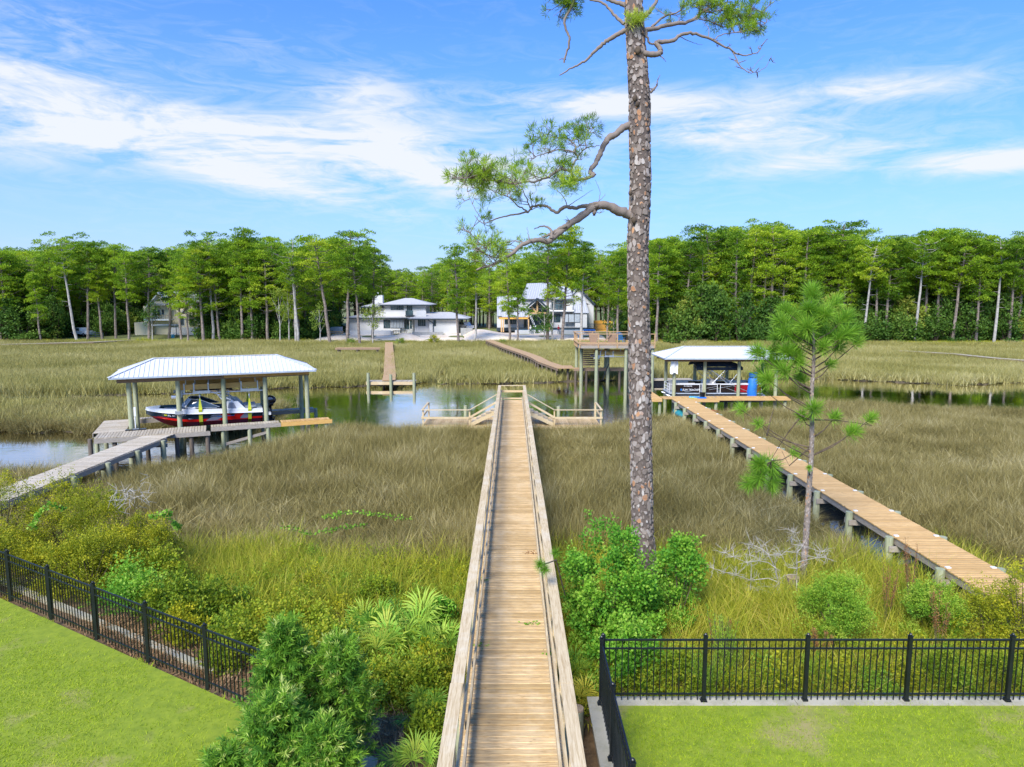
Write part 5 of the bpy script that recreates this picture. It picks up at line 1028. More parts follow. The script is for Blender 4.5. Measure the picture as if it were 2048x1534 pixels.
win(MH, sx_(1009), sx_(1033), sz_(649), sz_(638), MYY - .01, n=3); win(MH, sx_(1048), sx_(1054), sz_(656), sz_(638), MYY - .01, n=1); win(MH, sx_(1056), sx_(1096), sz_(656), sz_(630), MYY - .02, n=4, name='glass_wall'); win(MH, sx_(1104), sx_(1134), sz_(620), sz_(601.5), MYY + .45, n=4, name='balcony_door'); win(MH, sx_(1003), sx_(1010), sz_(625), sz_(612.5), MYY - 1.9, n=1)
win(MH, sx_(1103), sx_(1122), sz_(645), sz_(629), MYY - .02, n=2); win(MH, sx_(1126), sx_(1161), sz_(645), sz_(628), MYY - 1.05, n=3, gl='vinyl_grey'); part('balcony', MH, 'white', (sx_(1099), sx_(1148), MYY - 1.6, MYY + .3, sz_(623), sz_(620.3)))
for px in (1101, 1146): part('balcony_post', MH, 'charcoal', (sx_(px), sx_(px + 1.3), MYY - 1.5, MYY - 1.3, sz_(620), sz_(609)))
ld_ = thing('ladder', 'aluminium ladder leaning on the dark gabled porch', 'ladder'); 
for dx in (0, 3): beam('rail', ld_, 'alu', at_y(1069 + dx, 655, YP - 2.2), at_y(1055.5 + dx, 622, YP - .5), .08, .08)
g = Geo()
for i in range(12): u = (i + .5) / 12; g.beam(at_y(1069, 655, YP - 2.2).lerp(at_y(1055.5, 622, YP - .5), u), at_y(1072, 655, YP - 2.2).lerp(at_y(1058.5, 622, YP - .5), u), .05, .05)
obj('rungs', g, M['alu'], ld_, kind='stuff')
pool = thing('pool', 'blue tiled raised pool edge in front of the metal roofed house', 'pool'); part('wall', pool, 'stucco', (sx_(1030, 144), sx_(1192, 144), 144, 144.3, .9, sz_(660.3, 144))); part('lining', pool, 'pool', (sx_(1032, 144.2), sx_(1190, 144.2), 144.32, 147.5, 1.0, sz_(660.6, 144.3)))
part('cover', pool, 'blue_foam', (sx_(1168, 143.4), sx_(1190, 143.4), 143.4, 143.95, sz_(661.5, 143.4), sz_(658.5, 143.4)))
yb = thing('sheathing_wall', 'long wall of bright yellow sheathing right of the metal roofed house', 'wall'); part('panel', yb, 'osb', *[(sx_(1175 + i * 14, 160), sx_(1175 + i * 14 + 13.6, 160), 160, 160.3, 1, sz_(641 - min(i, 2) * 1.0 + i * 1.0, 160)) for i in range(10)])
bf = thing('metal_fence', 'dark railing fence in front of the yellow sheathing', 'fence'); part('rail', bf, 'charcoal', (sx_(1174, 149), sx_(1250, 149), 149, 149.06, sz_(648.5, 149), sz_(647.8, 149)), (sx_(1174, 149), sx_(1250, 149), 149, 149.06, sz_(659, 149), sz_(658.3, 149)))
part('pickets', bf, 'charcoal', *[(sx_(1174 + i * 1.3, 149), sx_(1174.35 + i * 1.3, 149), 149.0, 149.04, sz_(660, 149), sz_(647, 149)) for i in range(58)], kind='stuff')
# cream house at left
CY = 143.0
CH = thing('house', 'cream two storey house with balcony half hidden behind the pines at left', 'house')
def cb_(mat, a, b_, c_, d_, Y, D, name='wall'): return wall_box(CH, mat, a, b_, c_, d_, Y, D, name)
cb_('cream', 268, 300, 645, 670, CY - 1.5, 8); cb_('cream', 288, 338, 612, 669, CY, 9); cb_('cream', 338.3, 402, 618, 664, CY + 1, 9); cb_('cream', 402.3, 425, 622, 664, CY + 4, 8)
def gable(parent, a, b_, top, Y, D, mat='cream', roof='shingle'):
    P = [at_y(a[0], a[1], Y), at_y(b_[0], b_[1], Y), at_y(top[0], top[1], Y)]; g = Geo(); g.prism(P, (0, D, 0)); obj('gable', g, M[mat], parent)
    for p, q in ((P[0], P[2]), (P[2], P[1])):
        d = (q - p).normalized(); u = Vector((-d.z, 0, d.x)); u = u if u.z > 0 else -u; g = Geo(); g.prism([p - d * .3 + u * .02, q + u * .02, q + u * .22, p - d * .3 + u * .22], (0, D + .4, 0)); o = obj('roof', g, M[roof], parent); o.location.y = -.4
gable(CH, (296, 613), (342, 613), (318, 588), CY - .1, 10, 'cream', 'white'); gable(CH, (366, 626), (406, 636), (378, 606), CY - .8, 8); gable(CH, (330, 619), (392, 619), (350, 586), CY + 2, 9, 'cream', 'white')
cb_('shingle', 300, 332, 607, 611, CY - 1.5, 1.4, 'roof_eave'); win(CH, sx_(306, CY), sx_(323, CY), sz_(631, CY), sz_(619, CY), CY - .01, 'white', 2, 'balcony_door'); win(CH, sx_(325, CY), sx_(329, CY), sz_(629, CY), sz_(619, CY), CY - .02)
part('balcony_rail', CH, 'beam_brown', (sx_(290, CY - 2), sx_(338, CY - 2), CY - 2, CY - 1.94, sz_(631, CY - 2), sz_(630, CY - 2)), *[(sx_(290 + i * 4.6, CY - 2), sx_(290.6 + i * 4.6, CY - 2), CY - 2, CY - 1.95, sz_(638, CY - 2), sz_(631, CY - 2)) for i in range(11)]); part('balcony', CH, 'white', (sx_(288, CY - 2), sx_(339, CY - 2), CY - 2.1, CY - .02, sz_(641, CY - 2), sz_(638.5, CY - 2)))
win(CH, sx_(361, CY + 1), sx_(369, CY + 1), sz_(651, CY + 1), sz_(634, CY + 1), CY + .98, 'white', 1); win(CH, sx_(379, CY + 1), sx_(389, CY + 1), sz_(651, CY + 1), sz_(633, CY + 1), CY + .98, 'beam_brown', 2, 'patio_door'); win(CH, sx_(411, CY + 4), sx_(420, CY + 4), sz_(654, CY + 4), sz_(646, CY + 4), CY + 3.98)
part('terrace_wall', CH, 'stucco', (sx_(338, CY - 1), sx_(398, CY - 1), CY - 1.2, CY - .9, .9, sz_(655, CY - 1)))
gz_ = thing('pergola', 'thin dark frame pergola in front of the cream house', 'pergola')
for px, Y in ((303, 136), (350.5, 136), (303, 139), (350.5, 139)): part('post', gz_, 'charcoal', (sx_(px, Y), sx_(px, Y) + .1, Y, Y + .1, .6, sz_(651, Y)))
part('top', gz_, 'vinyl_grey', (sx_(302, 136), sx_(352, 136), 135.9, 139.2, sz_(651, 136) + .005, sz_(650, 136) + .02))
wb = thing('barrel', 'light blue barrel under the thin pergola', 'barrel', (sx_(344, 135), 135, .7)); g = Geo(); g.tube([(0,0,0),(0,0,.4),(0,0,.85)], [.28, .32, .28], 12); obj('drum', g, M['cyan'], wb, True)
def vehicle(label, cat, x, y, z, rz, kind, col='gel_white'):
    v = thing('parked_' + cat, label, cat, (x, y, z), rz)
    if kind == 'truck': P = [(-2.7, .5), (2.7, .5), (2.7, 1.0), (1.6, 1.12), (1.0, 1.75), (-.6, 1.78), (-.75, 1.15), (-2.7, 1.15)]
    else: P = [(-2.3, .4), (2.3, .4), (2.3, .95), (1.3, 1.05), (.7, 1.65), (-1.9, 1.72), (-2.3, 1.1)]
    g = Geo(); g.prism([(a, -.95, b_) for a, b_ in P], (0, 1.9, 0)); obj('body', g, M[col], v)
    for s in (-.962, .952): g = Geo(); g.prism([(-.5, s, 1.15), (1.35, s, 1.15), (.95, s, 1.66), (-.5, s, 1.68)], (0, .01, 0)); obj('side_window', g, M['glass'], v)
    for xx in (-1.65, 1.65):
        for yy in (-.97, .77): g = Geo(); g.tube([(xx, yy, .38), (xx, yy + .2, .38)], .38, 14); w = obj('wheel', g, M['black'], v); g = Geo(); g.tube([(xx, yy - .02 if yy < 0 else yy + .2, .38), (xx, yy if yy < 0 else yy + .22, .38)], .22, 10); obj('rim', g, M['alu'], w)
    for yy in (-.7, .5): part('headlight', v, 'galv', (2.7 if kind == 'truck' else 2.3, 2.73 if kind == 'truck' else 2.33, yy, yy + .25, .78, .92))
vehicle('white pickup truck parked among the trees left of the cream house', 'truck', at_y(163, 660, 138).x, 138, 1.0, 2.8, 'truck'); vehicle('pale car parked behind the white house wall', 'car', at_y(929, 655, 152).x, 152, 1.75, -.9, 'car', 'graph_grey' if False else 'gel_white')
rf = thing('rail_fence', 'dark three board fence left of the cream house', 'fence'); 
for z in (.5, .85, 1.2): part('board', rf, 'charcoal', (at_y(176, 660, 135).x, at_y(205, 660, 135).x, 135, 135.04, .6 + z, .72 + z))
for px in (176, 190, 205): part('post', rf, 'charcoal', (at_y(px, 660, 135).x - .06, at_y(px, 660, 135).x + .06, 135.045, 135.16, .6, 1.95))

# ================================================================ PEOPLE (far workers)
def person(label, loc, rz, shirt, legs_apart, arm, hat=None):
    v = [(0,0,.92),(0,0,1.15),(0,0,1.38),(0,.01,1.50),(0,0,1.60),(0,0,1.72)]; e = [(0,1),(1,2),(2,3),(3,4),(4,5)]; rd_ = [.15,.14,.16,.065,.095,.085]
    for s in (-1, 1):
        k = len(v); v += [(s*.10, 0, .86), (s*(.12 + legs_apart*.5), -.03, .48), (s*(.13 + legs_apart), .02, .08), (s*(.14 + legs_apart), -.15, .04)]; e += [(0,k),(k,k+1),(k+1,k+2),(k+2,k+3)]; rd_ += [.10,.075,.05,.045]
        k = len(v); v += [(s*.19, 0, 1.40), (s*.26, -.03 + arm[0], 1.14), (s*.24, arm[1], 1.14 + arm[2]), (s*.23, arm[1] - .10, 1.10 + arm[2])]; e += [(2,k),(k,k+1),(k+1,k+2),(k+2,k+3)]; rd_ += [.065,.05,.038,.04]
    me = bpy.data.meshes.new('person'); me.from_pydata(v, e, []); o = put('person', me, None, loc, rz, label=label, cat='person')
    md = o.modifiers.new('skin', 'SKIN'); md.use_smooth_shade = True
    for i, q in enumerate(rd_): me.skin_vertices[0].data[i].radius = (q, q)
    me.skin_vertices[0].data[0].use_root = True; o.modifiers.new('sub', 'SUBSURF').levels = 1
    dg = bpy.context.evaluated_depsgraph_get(); m2 = bpy.data.meshes.new_from_object(o.evaluated_get(dg)); o.modifiers.clear(); o.data = m2; m2.materials.clear()
    for m_ in ('skin', shirt, 'denim', 'black'): m2.materials.append(M[m_])
    for p in m2.polygons:
        z = p.center.z; x = abs(p.center.x); p.material_index = 3 if z < .10 else (2 if z < .92 and x < .24 + legs_apart * .5 and not (x > .19 and z > .8) else (1 if z < 1.47 and not (x > .2 and z < 1.17) else 0))
    g = Geo(); g.ball((0, .01, 1.745), (.105, .115, .075)); 
    if hat: g.box(-.09, .09, -.20, -.05, 1.71, 1.73)
    obj('hat' if hat else 'hair', g, M[hat or 'dark_stem'], o, True)
M['white_shirt'] = plain('white_shirt', (.75, .75, .72), .9)
def gpos(px, py, Y): p = at_y(px, py, Y); return (p.x, p.y, p.z)
person('person in a white shirt and white cap standing on the sand by the pool wall', (gpos(1061, 664, 143)[0], 143, float(gz(0, 143)) + .15), 2.6, 'white_shirt', .04, (-.02, -.10, -.2), 'white'); person('person in a teal shirt bending an arm beside the ladder', (gpos(1073, 664, 143.3)[0], 143.3, float(gz(0, 143)) + .15), -2.2, 'teal_shirt', .08, (-.1, -.28, .05)); person('person in a red shirt standing right of the porch', (gpos(1117, 664, 143.2)[0], 143.2, float(gz(0, 143)) + .15), .4, 'red', .05, (-.05, -.2, .0), 'red')

# ================================================================ FENCES AND KERBS
_g = Geo(); _g.box(-.008, .008, -.008, .008, 0, 1); PICK = _g.mesh('picket', M['black_metal'])
_g = Geo(); _g.box(-.032, .032, -.032, .032, 0, 1); POST = _g.mesh('post', M['black_metal'])
_g = Geo(); _g.box(-.038, .038, -.038, .038, 0, .012); _g.add([(-.038,-.038,.012),(.038,-.038,.012),(.038,.038,.012),(-.038,.038,.012),(0,0,.034)], [(0,1,4,4),(1,2,4,4),(2,3,4,4),(3,0,4,4)]) if False else _g.ball((0,0,.03), .03, nu=8, nv=5); CAP = _g.mesh('post_cap', M['black_metal'])
_g = Geo(); _g.box(-.06, .06, -.06, .06, 0, .012); _g.box(-.045, .045, -.045, .045, .012, .05); FOOT = _g.mesh('post_foot', M['black_metal'])
def fence_run(label, pts, z=LZ, h=1.19, foot=True, kerb_gap=.0):
    F = thing('metal_fence', label, 'fence')
    for a, b in zip(pts[:-1], pts[1:]):
        A = Vector((*a, z)); B = Vector((*b, z)); d = B - A; L = d.length; d.normalize(); rz = math.atan2(d.y, d.x)
        for zz, hh in ((h - .03, .03), (h - .19, .026), (.14, .026)):
            beam('rail', F, 'black_metal', A + Vector((0, 0, zz)) + d * .03, B + Vector((0, 0, zz)) - d * .03, .026, hh)
        n = int(round(L / .113)); 
        for i in range(1, n): c = A + d * (L * i / n); o = put('picket', PICK, F, (c.x, c.y, z + .03), rz); o.scale = (1, 1, h - .06)
    for a in pts:
        o = put('post', POST, F, (*a, z + .0)); o.scale = (1, 1, h + .04); put('post_cap', CAP, F, (*a, z + h + .04))
        if foot: put('post_foot', FOOT, F, (*a, z + .002))
    return F
fence_run('black metal picket fence running across the right lawn in front of the bushes', [(1.62 + 1.815 * i, 11.47) for i in range(7)])
fence_run('short black metal fence beside the boardwalk, seen edge on at the right', [(1.58, 11.38), (1.56, 9.9), (1.56, 8.15), (1.56, 6.4)])
lf = [(-5.63 - 1.585 * i, 11.86 + .585 * 1.585 * i) for i in range(8)][::-1] + [(-4.2, 11.02), (-2.85, 10.23)]
fence_run('black metal picket fence slanting along the left lawn', lf, foot=False)
fence_run('black metal fence behind the feathery shrub, running towards the viewer', [(-2.78, 10.15), (-2.78, 8.6), (-2.78, 6.9)], foot=False)
kw = thing('retaining_wall', 'pale concrete kerb under the right fence', 'kerb')
for i in range(6): part('kerb_stone', kw, 'concrete', (1.78 + i * 3.3, 1.78 + i * 3.3 + 3.29, 11.335, 11.60, LZ - .9, LZ + .012 + .003 * (i % 2)))
tw2 = thing('retaining_wall', 'greenish timber capped wall edge beside the right side of the boardwalk', 'wall'); part('cap', tw2, 'concrete', (1.36, 1.775, 1.5, 11.60, LZ - .04, LZ + .006)); part('boards', tw2, 'beam_grey', (1.46, 1.77, 1.5, 11.58, -.2, LZ - .042))
k2 = thing('retaining_wall', 'pale concrete strip lying behind the left fence', 'kerb')
g = Geo(); A = Vector((-40, 32.75, 1.02)); B = Vector((-5.9, 12.75, 1.02)); d_ = (B - A).normalized(); g.beam(A, B, .15, .10); obj('strip', g, M['concrete'], k2)
k3 = thing('retaining_wall', 'pale concrete wall corner at the foot of the feathery shrub', 'wall'); g = Geo(); g.prism([(-3.1, 10.62, .6), (-2.12, 10.02, .6), (-2.12, 6.5, .6), (-2.42, 6.5, .6), (-2.42, 9.86, .6), (-3.1, 10.3, .6)], (0, 0, .53)); obj('wall', g, M['concrete'], k3)
for i, (x, y, zt) in enumerate(((1.16, 11.35, 1.12), (1.20, 9.75, .95))):
    pl = thing('piling', 'round wooden piling with pale top beside the wall, %s' % ('farther of the two' if i == 0 else 'nearer of the two'), 'piling', (x, y, 0)); g = Geo(); g.tube([(0,0,-.2),(0,0,zt)], [.13, .12], 14); obj('shaft', g, M['pile'], pl, True); g = Geo(); g.tube([(0,0,zt + .003),(0,0,zt + .03)], [.122, .115], 14); obj('top', g, M['stump'], pl)

# ================================================================ THE BIG PINE
r = np.random.default_rng(42)
TZ = lambda zx, zy: (880 + zx / 2.74, zy / 2.74)      # the traced enlargement
TC = [(1292, 1222), (1290, 1150), (1285, 1050), (1283, 950), (1281, 850), (1279, 700), (1276, 547), (1276, 474), (1279, 420), (1281, 365), (1280, 310), (1279, 255), (1279.5, 204), (1276, 146), (1272, 91), (1268, 36), (1267, 0), (1266, -60), (1266, -120)]
TW = [62, 54, 46, 45.5, 45, 45, 42, 42, 42, 42.5, 41, 41.5, 42, 39, 37, 36, 34, 31, 27]
TY = 16.35
TP = [at_y(px, py, TY) for px, py in TC]; TR = [w / 2 * .96 * (TY / FPX) * 1.0 for w in TW]; TP[0].z -= .3
TP.append(TP[-1] + Vector((.1, .2, 1.6))); TR.append(.17); TP.append(TP[-1] + Vector((-.1, .1, 1.8))); TR.append(.08)
TPn = np.array([tuple(p) for p in TP]); TRn = np.array(TR); zz = TPn[:, 2]
def tax(z): return np.stack([np.interp(z, zz, TPn[:, 0]), np.interp(z, zz, TPn[:, 1]), z], -1)
def tra(z): return np.interp(z, zz, TRn)
BP = thing('pine_tree', 'big foreground pine with flaking grey and orange bark right of the boardwalk', 'tree', (0, 0, 0))
g = Geo(); zs_ = np.linspace(zz[0], zz[-1], 90); g.tube(tax(zs_), tra(zs_) * .97, 26, 0, .05); TRK = obj('trunk', g, M['pine_bark'], BP, True)
def plates(axis, rad, z0, z1, dens_w, dens_h, r, th=.016):      # overlapping bark flakes standing proud of the trunk
    g = Geo(); z = z0; row = 0
    while z < z1:
        rr = rad(z); n = max(5, int(2 * math.pi * rr / dens_w)); 
        for i in range(n):
            a = (i + .5 * (row % 2) + r.uniform(-.30, .30)) * 2 * math.pi / n; zc = z + r.uniform(-.4, .4) * dens_h
            sz = r.choice([.6, .9, 1.25], p=[.35, .4, .25]); w = dens_w * r.uniform(.4, .75) * sz; h = dens_h * r.uniform(.55, 1.15) * sz; t_ = th * r.uniform(.3, 1.5); k = 6
            th_ = np.arange(k) * 2 * math.pi / k + r.uniform(0, 1); q = r.uniform(.55, 1.2, k); uu = np.cos(th_) * w * q; vv = np.sin(th_) * h * q * .6
            V = []
            for sc_, off in ((1.0, -.004), (.82, t_)):
                zv = zc + vv * sc_; c = axis(np.clip(zv, z0 - .3, z1 + .3)); rv = rad(zv) + off; av = a + uu * sc_ / rr
                V.append(np.stack([c[:, 0] + rv * np.cos(av), c[:, 1] + rv * np.sin(av), zv], 1))
            V = np.concatenate(V); V[k:, 2] += r.uniform(-.004, .004)
            tt = r.choice([r.uniform(.1, .45), r.uniform(.4, .72), r.uniform(.68, .80), r.uniform(.84, 1)], p=[.40, .30, .13, .17])
            g.add(V, [(i_, (i_+1) % k, (i_+1) % k + k, i_ + k) for i_ in range(k)], 0, tt * .5 + .1); g.add(V[k:], [tuple(range(k))], 0, tt)
        z += dens_h * .78; row += 1
    return g
obj('bark_flakes', plates(tax, tra, zz[0] + .1, 17.5, .088, .15, r, .013), M['pine_bark'], BP, kind='stuff')
g = Geo()
for px, py, s in ((1270, 196, .06), (1275, 208, .05), (1261, 386, .05), (1268, 440, .06), (1276, 100, .07)):
    p = at_y(px, py, TY - .26); g.ball(tuple(p), (s, .05, s * 1.3), 0, .0, 8, 5)
obj('knot', g, M['dark_stem'], BP, True)
ND = Geo(); BR = Geo()
def tuft(c, d, L, n, w, t, spread_=1.0):
    D = np.array(d)[None] * (1.2 - spread_ * .6) + sph(n, r) * spread_; V, F = quads(np.repeat(np.array(c)[None], n, 0) + r.normal(0, .02, (n, 3)), D, r.uniform(.6, 1.1, n) * L, w * 1.5, r); ND.add(V, F, 0, np.clip(t + r.normal(0, .14, n), 0, 1))
def limb(pts, r0, r1, dy=0.0, y0=0.0, wig=.02):      # pts in enlargement pixels; dy: how far the limb runs away from or towards the camera
    n = len(pts); P = []
    for i, (a, b) in enumerate(pts): px, py = TZ(a, b); P.append(at_y(px, py, TY + y0 + dy * i / max(1, n - 1)))
    Pn = np.array([tuple(p) for p in P]); s = np.linspace(0, n - 1, n * 4); Q = np.stack([np.interp(s, np.arange(n), Pn[:, k]) for k in range(3)], 1)
    for k in range(3): Q[1:-1, k] = (Q[:-2, k] + Q[1:-1, k] * 2 + Q[2:, k]) / 4
    Q[1:-1] += r.normal(0, wig * .35, Q[1:-1].shape); BR.tube(Q, np.linspace(r0, r1, len(Q)) * r.uniform(.92, 1.08, len(Q)), 9, 0, .35); return Q
def twigs(Q, n, L, up=.3, dens=1.0, f0=.2, f1=1.0, needle=.19, t=.45, leaf=True, sub=2, side=1.0):
    for i in range(n):
        u = r.uniform(f0, f1); k = int(u * (len(Q) - 1)); p = Q[k]; d = sph(1, r)[0] * [side, .8, .7]; d[2] = d[2] * .7 + up; d /= np.linalg.norm(d); l = L * r.uniform(.4, 1.1)
        m = p + d * l * .5 + r.normal(0, .05, 3); e = p + d * l + [0, 0, .10 * l]; BR.tube([p, m, e], [.012, .008, .004], 5, 0, .3, False)
        ends = [(e, d)]
        for j in range(sub): d2 = d + sph(1, r)[0] * .8; d2 /= np.linalg.norm(d2); e2 = m + d2 * l * .55; BR.tube([m, e2], [.007, .003], 4, 0, .3, False); ends.append((e2, d2))
        if leaf:
            for e_, d_2 in ends: tuft(e_, d_2 + [0, 0, .3], needle, int(34 * dens), .0075, t + r.uniform(-.15, .2), .8)
B1 = limb([(1045,1178),(985,1160),(940,1135),(890,1120),(850,1130),(800,1165),(740,1210),(680,1250),(620,1300),(590,1328),(550,1315),(500,1320),(450,1340),(400,1385),(350,1420),(290,1450),(200,1480)], .115, .022, -1.2)
B1b = limb([(865,1112),(830,1122),(790,1130),(740,1143),(700,1132),(670,1140),(640,1168),(615,1152),(590,1132),(550,1125),(515,1130),(480,1160),(440,1168),(380,1180),(310,1198),(250,1225),(215,1215),(190,1180)], .05, .008, .8, -.35)
limb([(610,1308),(615,1275),(600,1250),(560,1235),(515,1256)], .04, .01, .3, -.7); limb([(690,1235),(640,1262),(590,1290),(560,1300)], .05, .02, .1, -.6); limb([(470,1335),(440,1325),(410,1320),(360,1325)], .02, .006, .1, -.9); limb([(500,1320),(480,1290),(478,1245)], .012, .004, .1, -.9); limb([(858,1125),(850,1150),(845,1182)], .06, .04, .0, -.35)
B1c = limb([(420,1370),(360,1370),(300,1340),(240,1350),(190,1310),(160,1265)], .02, .005, .5, -.9); B1d = limb([(350,1420),(280,1410),(230,1380),(190,1350)], .016, .004, -.4, -1.0)
twigs(B1c, 16, .45, .35, .7, .2, 1, .17, .5); twigs(B1d, 14, .45, .3, .7, .2, 1, .17, .5); twigs(B1[-14:], 12, .5, .3, .6, 0, 1, .17, .5); twigs(B1[:-10], 10, .35, .3, 1, .3, 1, leaf=False)
B2 = limb([(1045,680),(1000,702),(960,742),(925,752),(900,790),(875,850),(850,900),(825,930),(825,950),(850,955),(825,968),(780,985),(740,985)], .085, .03, -.6)
B2b = limb([(740,985),(715,942),(670,922),(640,938),(600,965),(560,982),(520,1000),(470,992),(400,1010),(340,990),(270,990),(180,975),(110,975)], .035, .008, -.9, -.6)
B2c = limb([(715,938),(735,890),(762,850),(800,812),(835,800),(875,797)], .028, .006, .5, -.7); B2d = limb([(750,850),(735,835),(700,825),(650,820),(600,835),(540,850),(500,880)], .022, .006, -.4, -.6)
B2e = limb([(738,830),(745,800),(720,775),(690,750),(650,760),(600,735),(560,745),(500,790),(450,790)], .018, .004, .3, -.6); B2f = limb([(800,810),(795,760),(775,720),(760,660)], .014, .004, .2, -.5); B2g = limb([(800,760),(820,730),(850,690)], .010, .003, .1, -.5)
B2h = limb([(480,1160),(430,1130),(380,1080),(320,1060),(250,1030),(170,1030)], .018, .005, -.3, 0.2); B2i = limb([(500,1150),(470,1080),(450,1030),(420,1000)], .015, .005, -.4, .2); B2j = limb([(640,1168),(700,1130),(760,1090),(840,1040)], .014, .003, .3, 0); B2k = limb([(250,1225),(200,1160),(165,1090),(150,1040)], .010, .003, .1, .4)
limb([(700,1140),(680,1080),(640,1040),(590,1000)], .012, .003, .2, 0); limb([(860,1112),(900,1075),(905,1060)], .008, .003, .2, -.3); limb([(870,1105),(880,1050),(850,985)], .008, .003, .2, -.3)
for Q, n_, L_, t_ in ((B2b[18:], 24, .42, .55), (B2b[34:], 22, .42, .5), (B2b[:18], 6, .3, .4), (B2d, 9, .36, .35), (B2e, 17, .34, .35), (B2f[6:], 6, .25, .3), (B2g[4:], 6, .22, .3), (B2h[8:], 15, .36, .5), (B2i, 7, .34, .55), (B2k, 7, .3, .35), (B2c, 3, .25, .3)): twigs(Q, n_, L_, .35, .75, 0, 1, .18, t_)
for cx_, cy_, n_, rr2, t_ in ((735, 985, 22, 45, .72), (420, 975, 16, 50, .68), (390, 890, 12, 40, .35), (700, 1030, 14, 40, .55), (300, 1000, 14, 60, .6), (150, 970, 10, 45, .4), (600, 930, 8, 35, .4), (1085, 105, 16, 26, .8), (650, 1010, 9, 40, .3), (250, 1060, 10, 60, .5), (560, 770, 10, 60, .25)):
    for i in range(n_):
        px, py = TZ(cx_ + r.normal(0, rr2), cy_ + r.normal(0, rr2 * .6)); c = at_y(px, py, TY - .8 + r.uniform(-.5, .5) if cx_ < 1000 else TY - .35); tuft(tuple(c), (0, 0, .7), .21, 34, .0075, t_ + r.uniform(-.15, .15), .85)
# right crown side
C1 = limb([(1100,180),(1150,158),(1200,150),(1290,130),(1370,120),(1410,90),(1440,60),(1480,40),(1540,20),(1600,10)], .06, .012, .9); C1b = limb([(1160,150),(1200,110),(1240,85),(1300,70),(1360,10),(1380,-40)], .03, .008, .6, .1); C1c = limb([(1120,90),(1150,60),(1180,20),(1210,-40)], .05, .03, .3)
C2 = limb([(1060,270),(1100,280),(1140,298),(1185,300),(1210,288),(1208,265),(1180,238),(1200,228),(1280,228),(1300,205),(1335,182),(1400,185),(1470,207),(1530,238),(1590,272),(1640,300),(1700,302),(1750,285),(1772,235)], .075, .006, .6, -.2)
C3 = limb([(1600,278),(1625,320),(1640,360),(1690,400),(1740,395),(1790,365),(1818,305)], .015, .004, -.3, .3); C3b = limb([(1690,400),(1740,340),(1780,300)], .006, .003, .2, .2); C4 = limb([(1500,225),(1530,190),(1600,180),(1680,170),(1760,150),(1810,110)], .014, .004, .3, .4); C5 = limb([(1370,120),(1420,100),(1480,120),(1560,150),(1640,130),(1720,90),(1780,60)], .016, .004, .5, .4)
C6 = limb([(1440,60),(1500,70),(1560,50),(1620,60),(1660,110)], .014, .004, .3, .6); limb([(1205,295),(1225,320),(1240,338)], .014, .004, .1, -.2); limb([(1130,160),(1135,200),(1150,240),(1180,240)], .03, .02, .1, -.2); limb([(1310,195),(1370,230),(1440,245)], .010, .003, .2, .2); limb([(1470,205),(1475,150),(1440,120)], .010, .003, .2, .2); limb([(1240,85),(1200,60),(1160,30)], .012, .004, .2, 0)
for Q, n_, L_, t_ in ((C1[26:], 16, .36, .45), (C5[10:], 30, .36, .42), (C4[8:], 20, .30, .4), (C6, 22, .34, .5), (C1b[8:], 12, .3, .4)): twigs(Q, n_, L_, .3, .75, 0, 1, .17, t_)
twigs(C3, 10, .16, .2, 1, leaf=False); twigs(C2[40:], 10, .18, .2, 1, leaf=False); twigs(C1, 10, .3, .3, 1, leaf=False)
# left upper limbs
limb([(1020,165),(985,180),(940,208),(900,235),(860,268),(830,300),(800,332),(760,352),(710,378),(655,412)], .06, .012, .3); limb([(1010,130),(975,105),(945,70),(915,32),(870,5),(820,0)], .04, .02, .3); limb([(1050,42),(1010,28),(970,12),(920,0),(900,-20)], .06, .03, .2)
L8 = limb([(735,-40),(735,5),(715,50),(680,108),(685,150),(708,205),(705,255),(690,300),(680,345)], .035, .022, .2, .2); limb([(690,325),(665,322),(652,330)], .014, .005, .05, .4); limb([(900,-20),(820,-30),(735,-40)], .045, .036, .2, .2)
L9 = limb([(735,-20),(690,5),(640,35),(600,60)], .016, .004, .2, .3); L10 = limb([(725,30),(690,35),(660,60),(620,90)], .008, .003, .1, .3); L11 = limb([(735,-30),(680,-20),(620,-10),(580,20)], .014, .004, .2, .3)
for Q in (L9, L10, L11): twigs(Q, 12, .26, .2, .75, 0, 1, .17, .28)
limb([(1150,510),(1170,490),(1188,470),(1190,440),(1208,410)], .035, .006, -.1, 0); limb([(1165,490),(1150,485)], .02, .008, 0, 0)
# crown above the frame
for i in range(26):
    z = 15.8 + i * .16; a = i * 2.4; L = r.uniform(1.2, 2.9); p = tax(np.array([z]))[0]; e = p + [math.cos(a) * L, math.sin(a) * L, L * .25]; e[2] = max(e[2], z + .2); BR.tube([p, (p + e) / 2 + [0, 0, .1], e], [.05, .03, .01], 6, 0, .3, False); Q = np.linspace((p + e) / 2, e, 8)
    if z > 16.4: twigs(Q, 6, .4, .5, .5, 0, 1, .2, .45, sub=1)
obj('branches', BR, M['pine_bark'], BP, True); obj('needles', ND, M['needle'], BP)

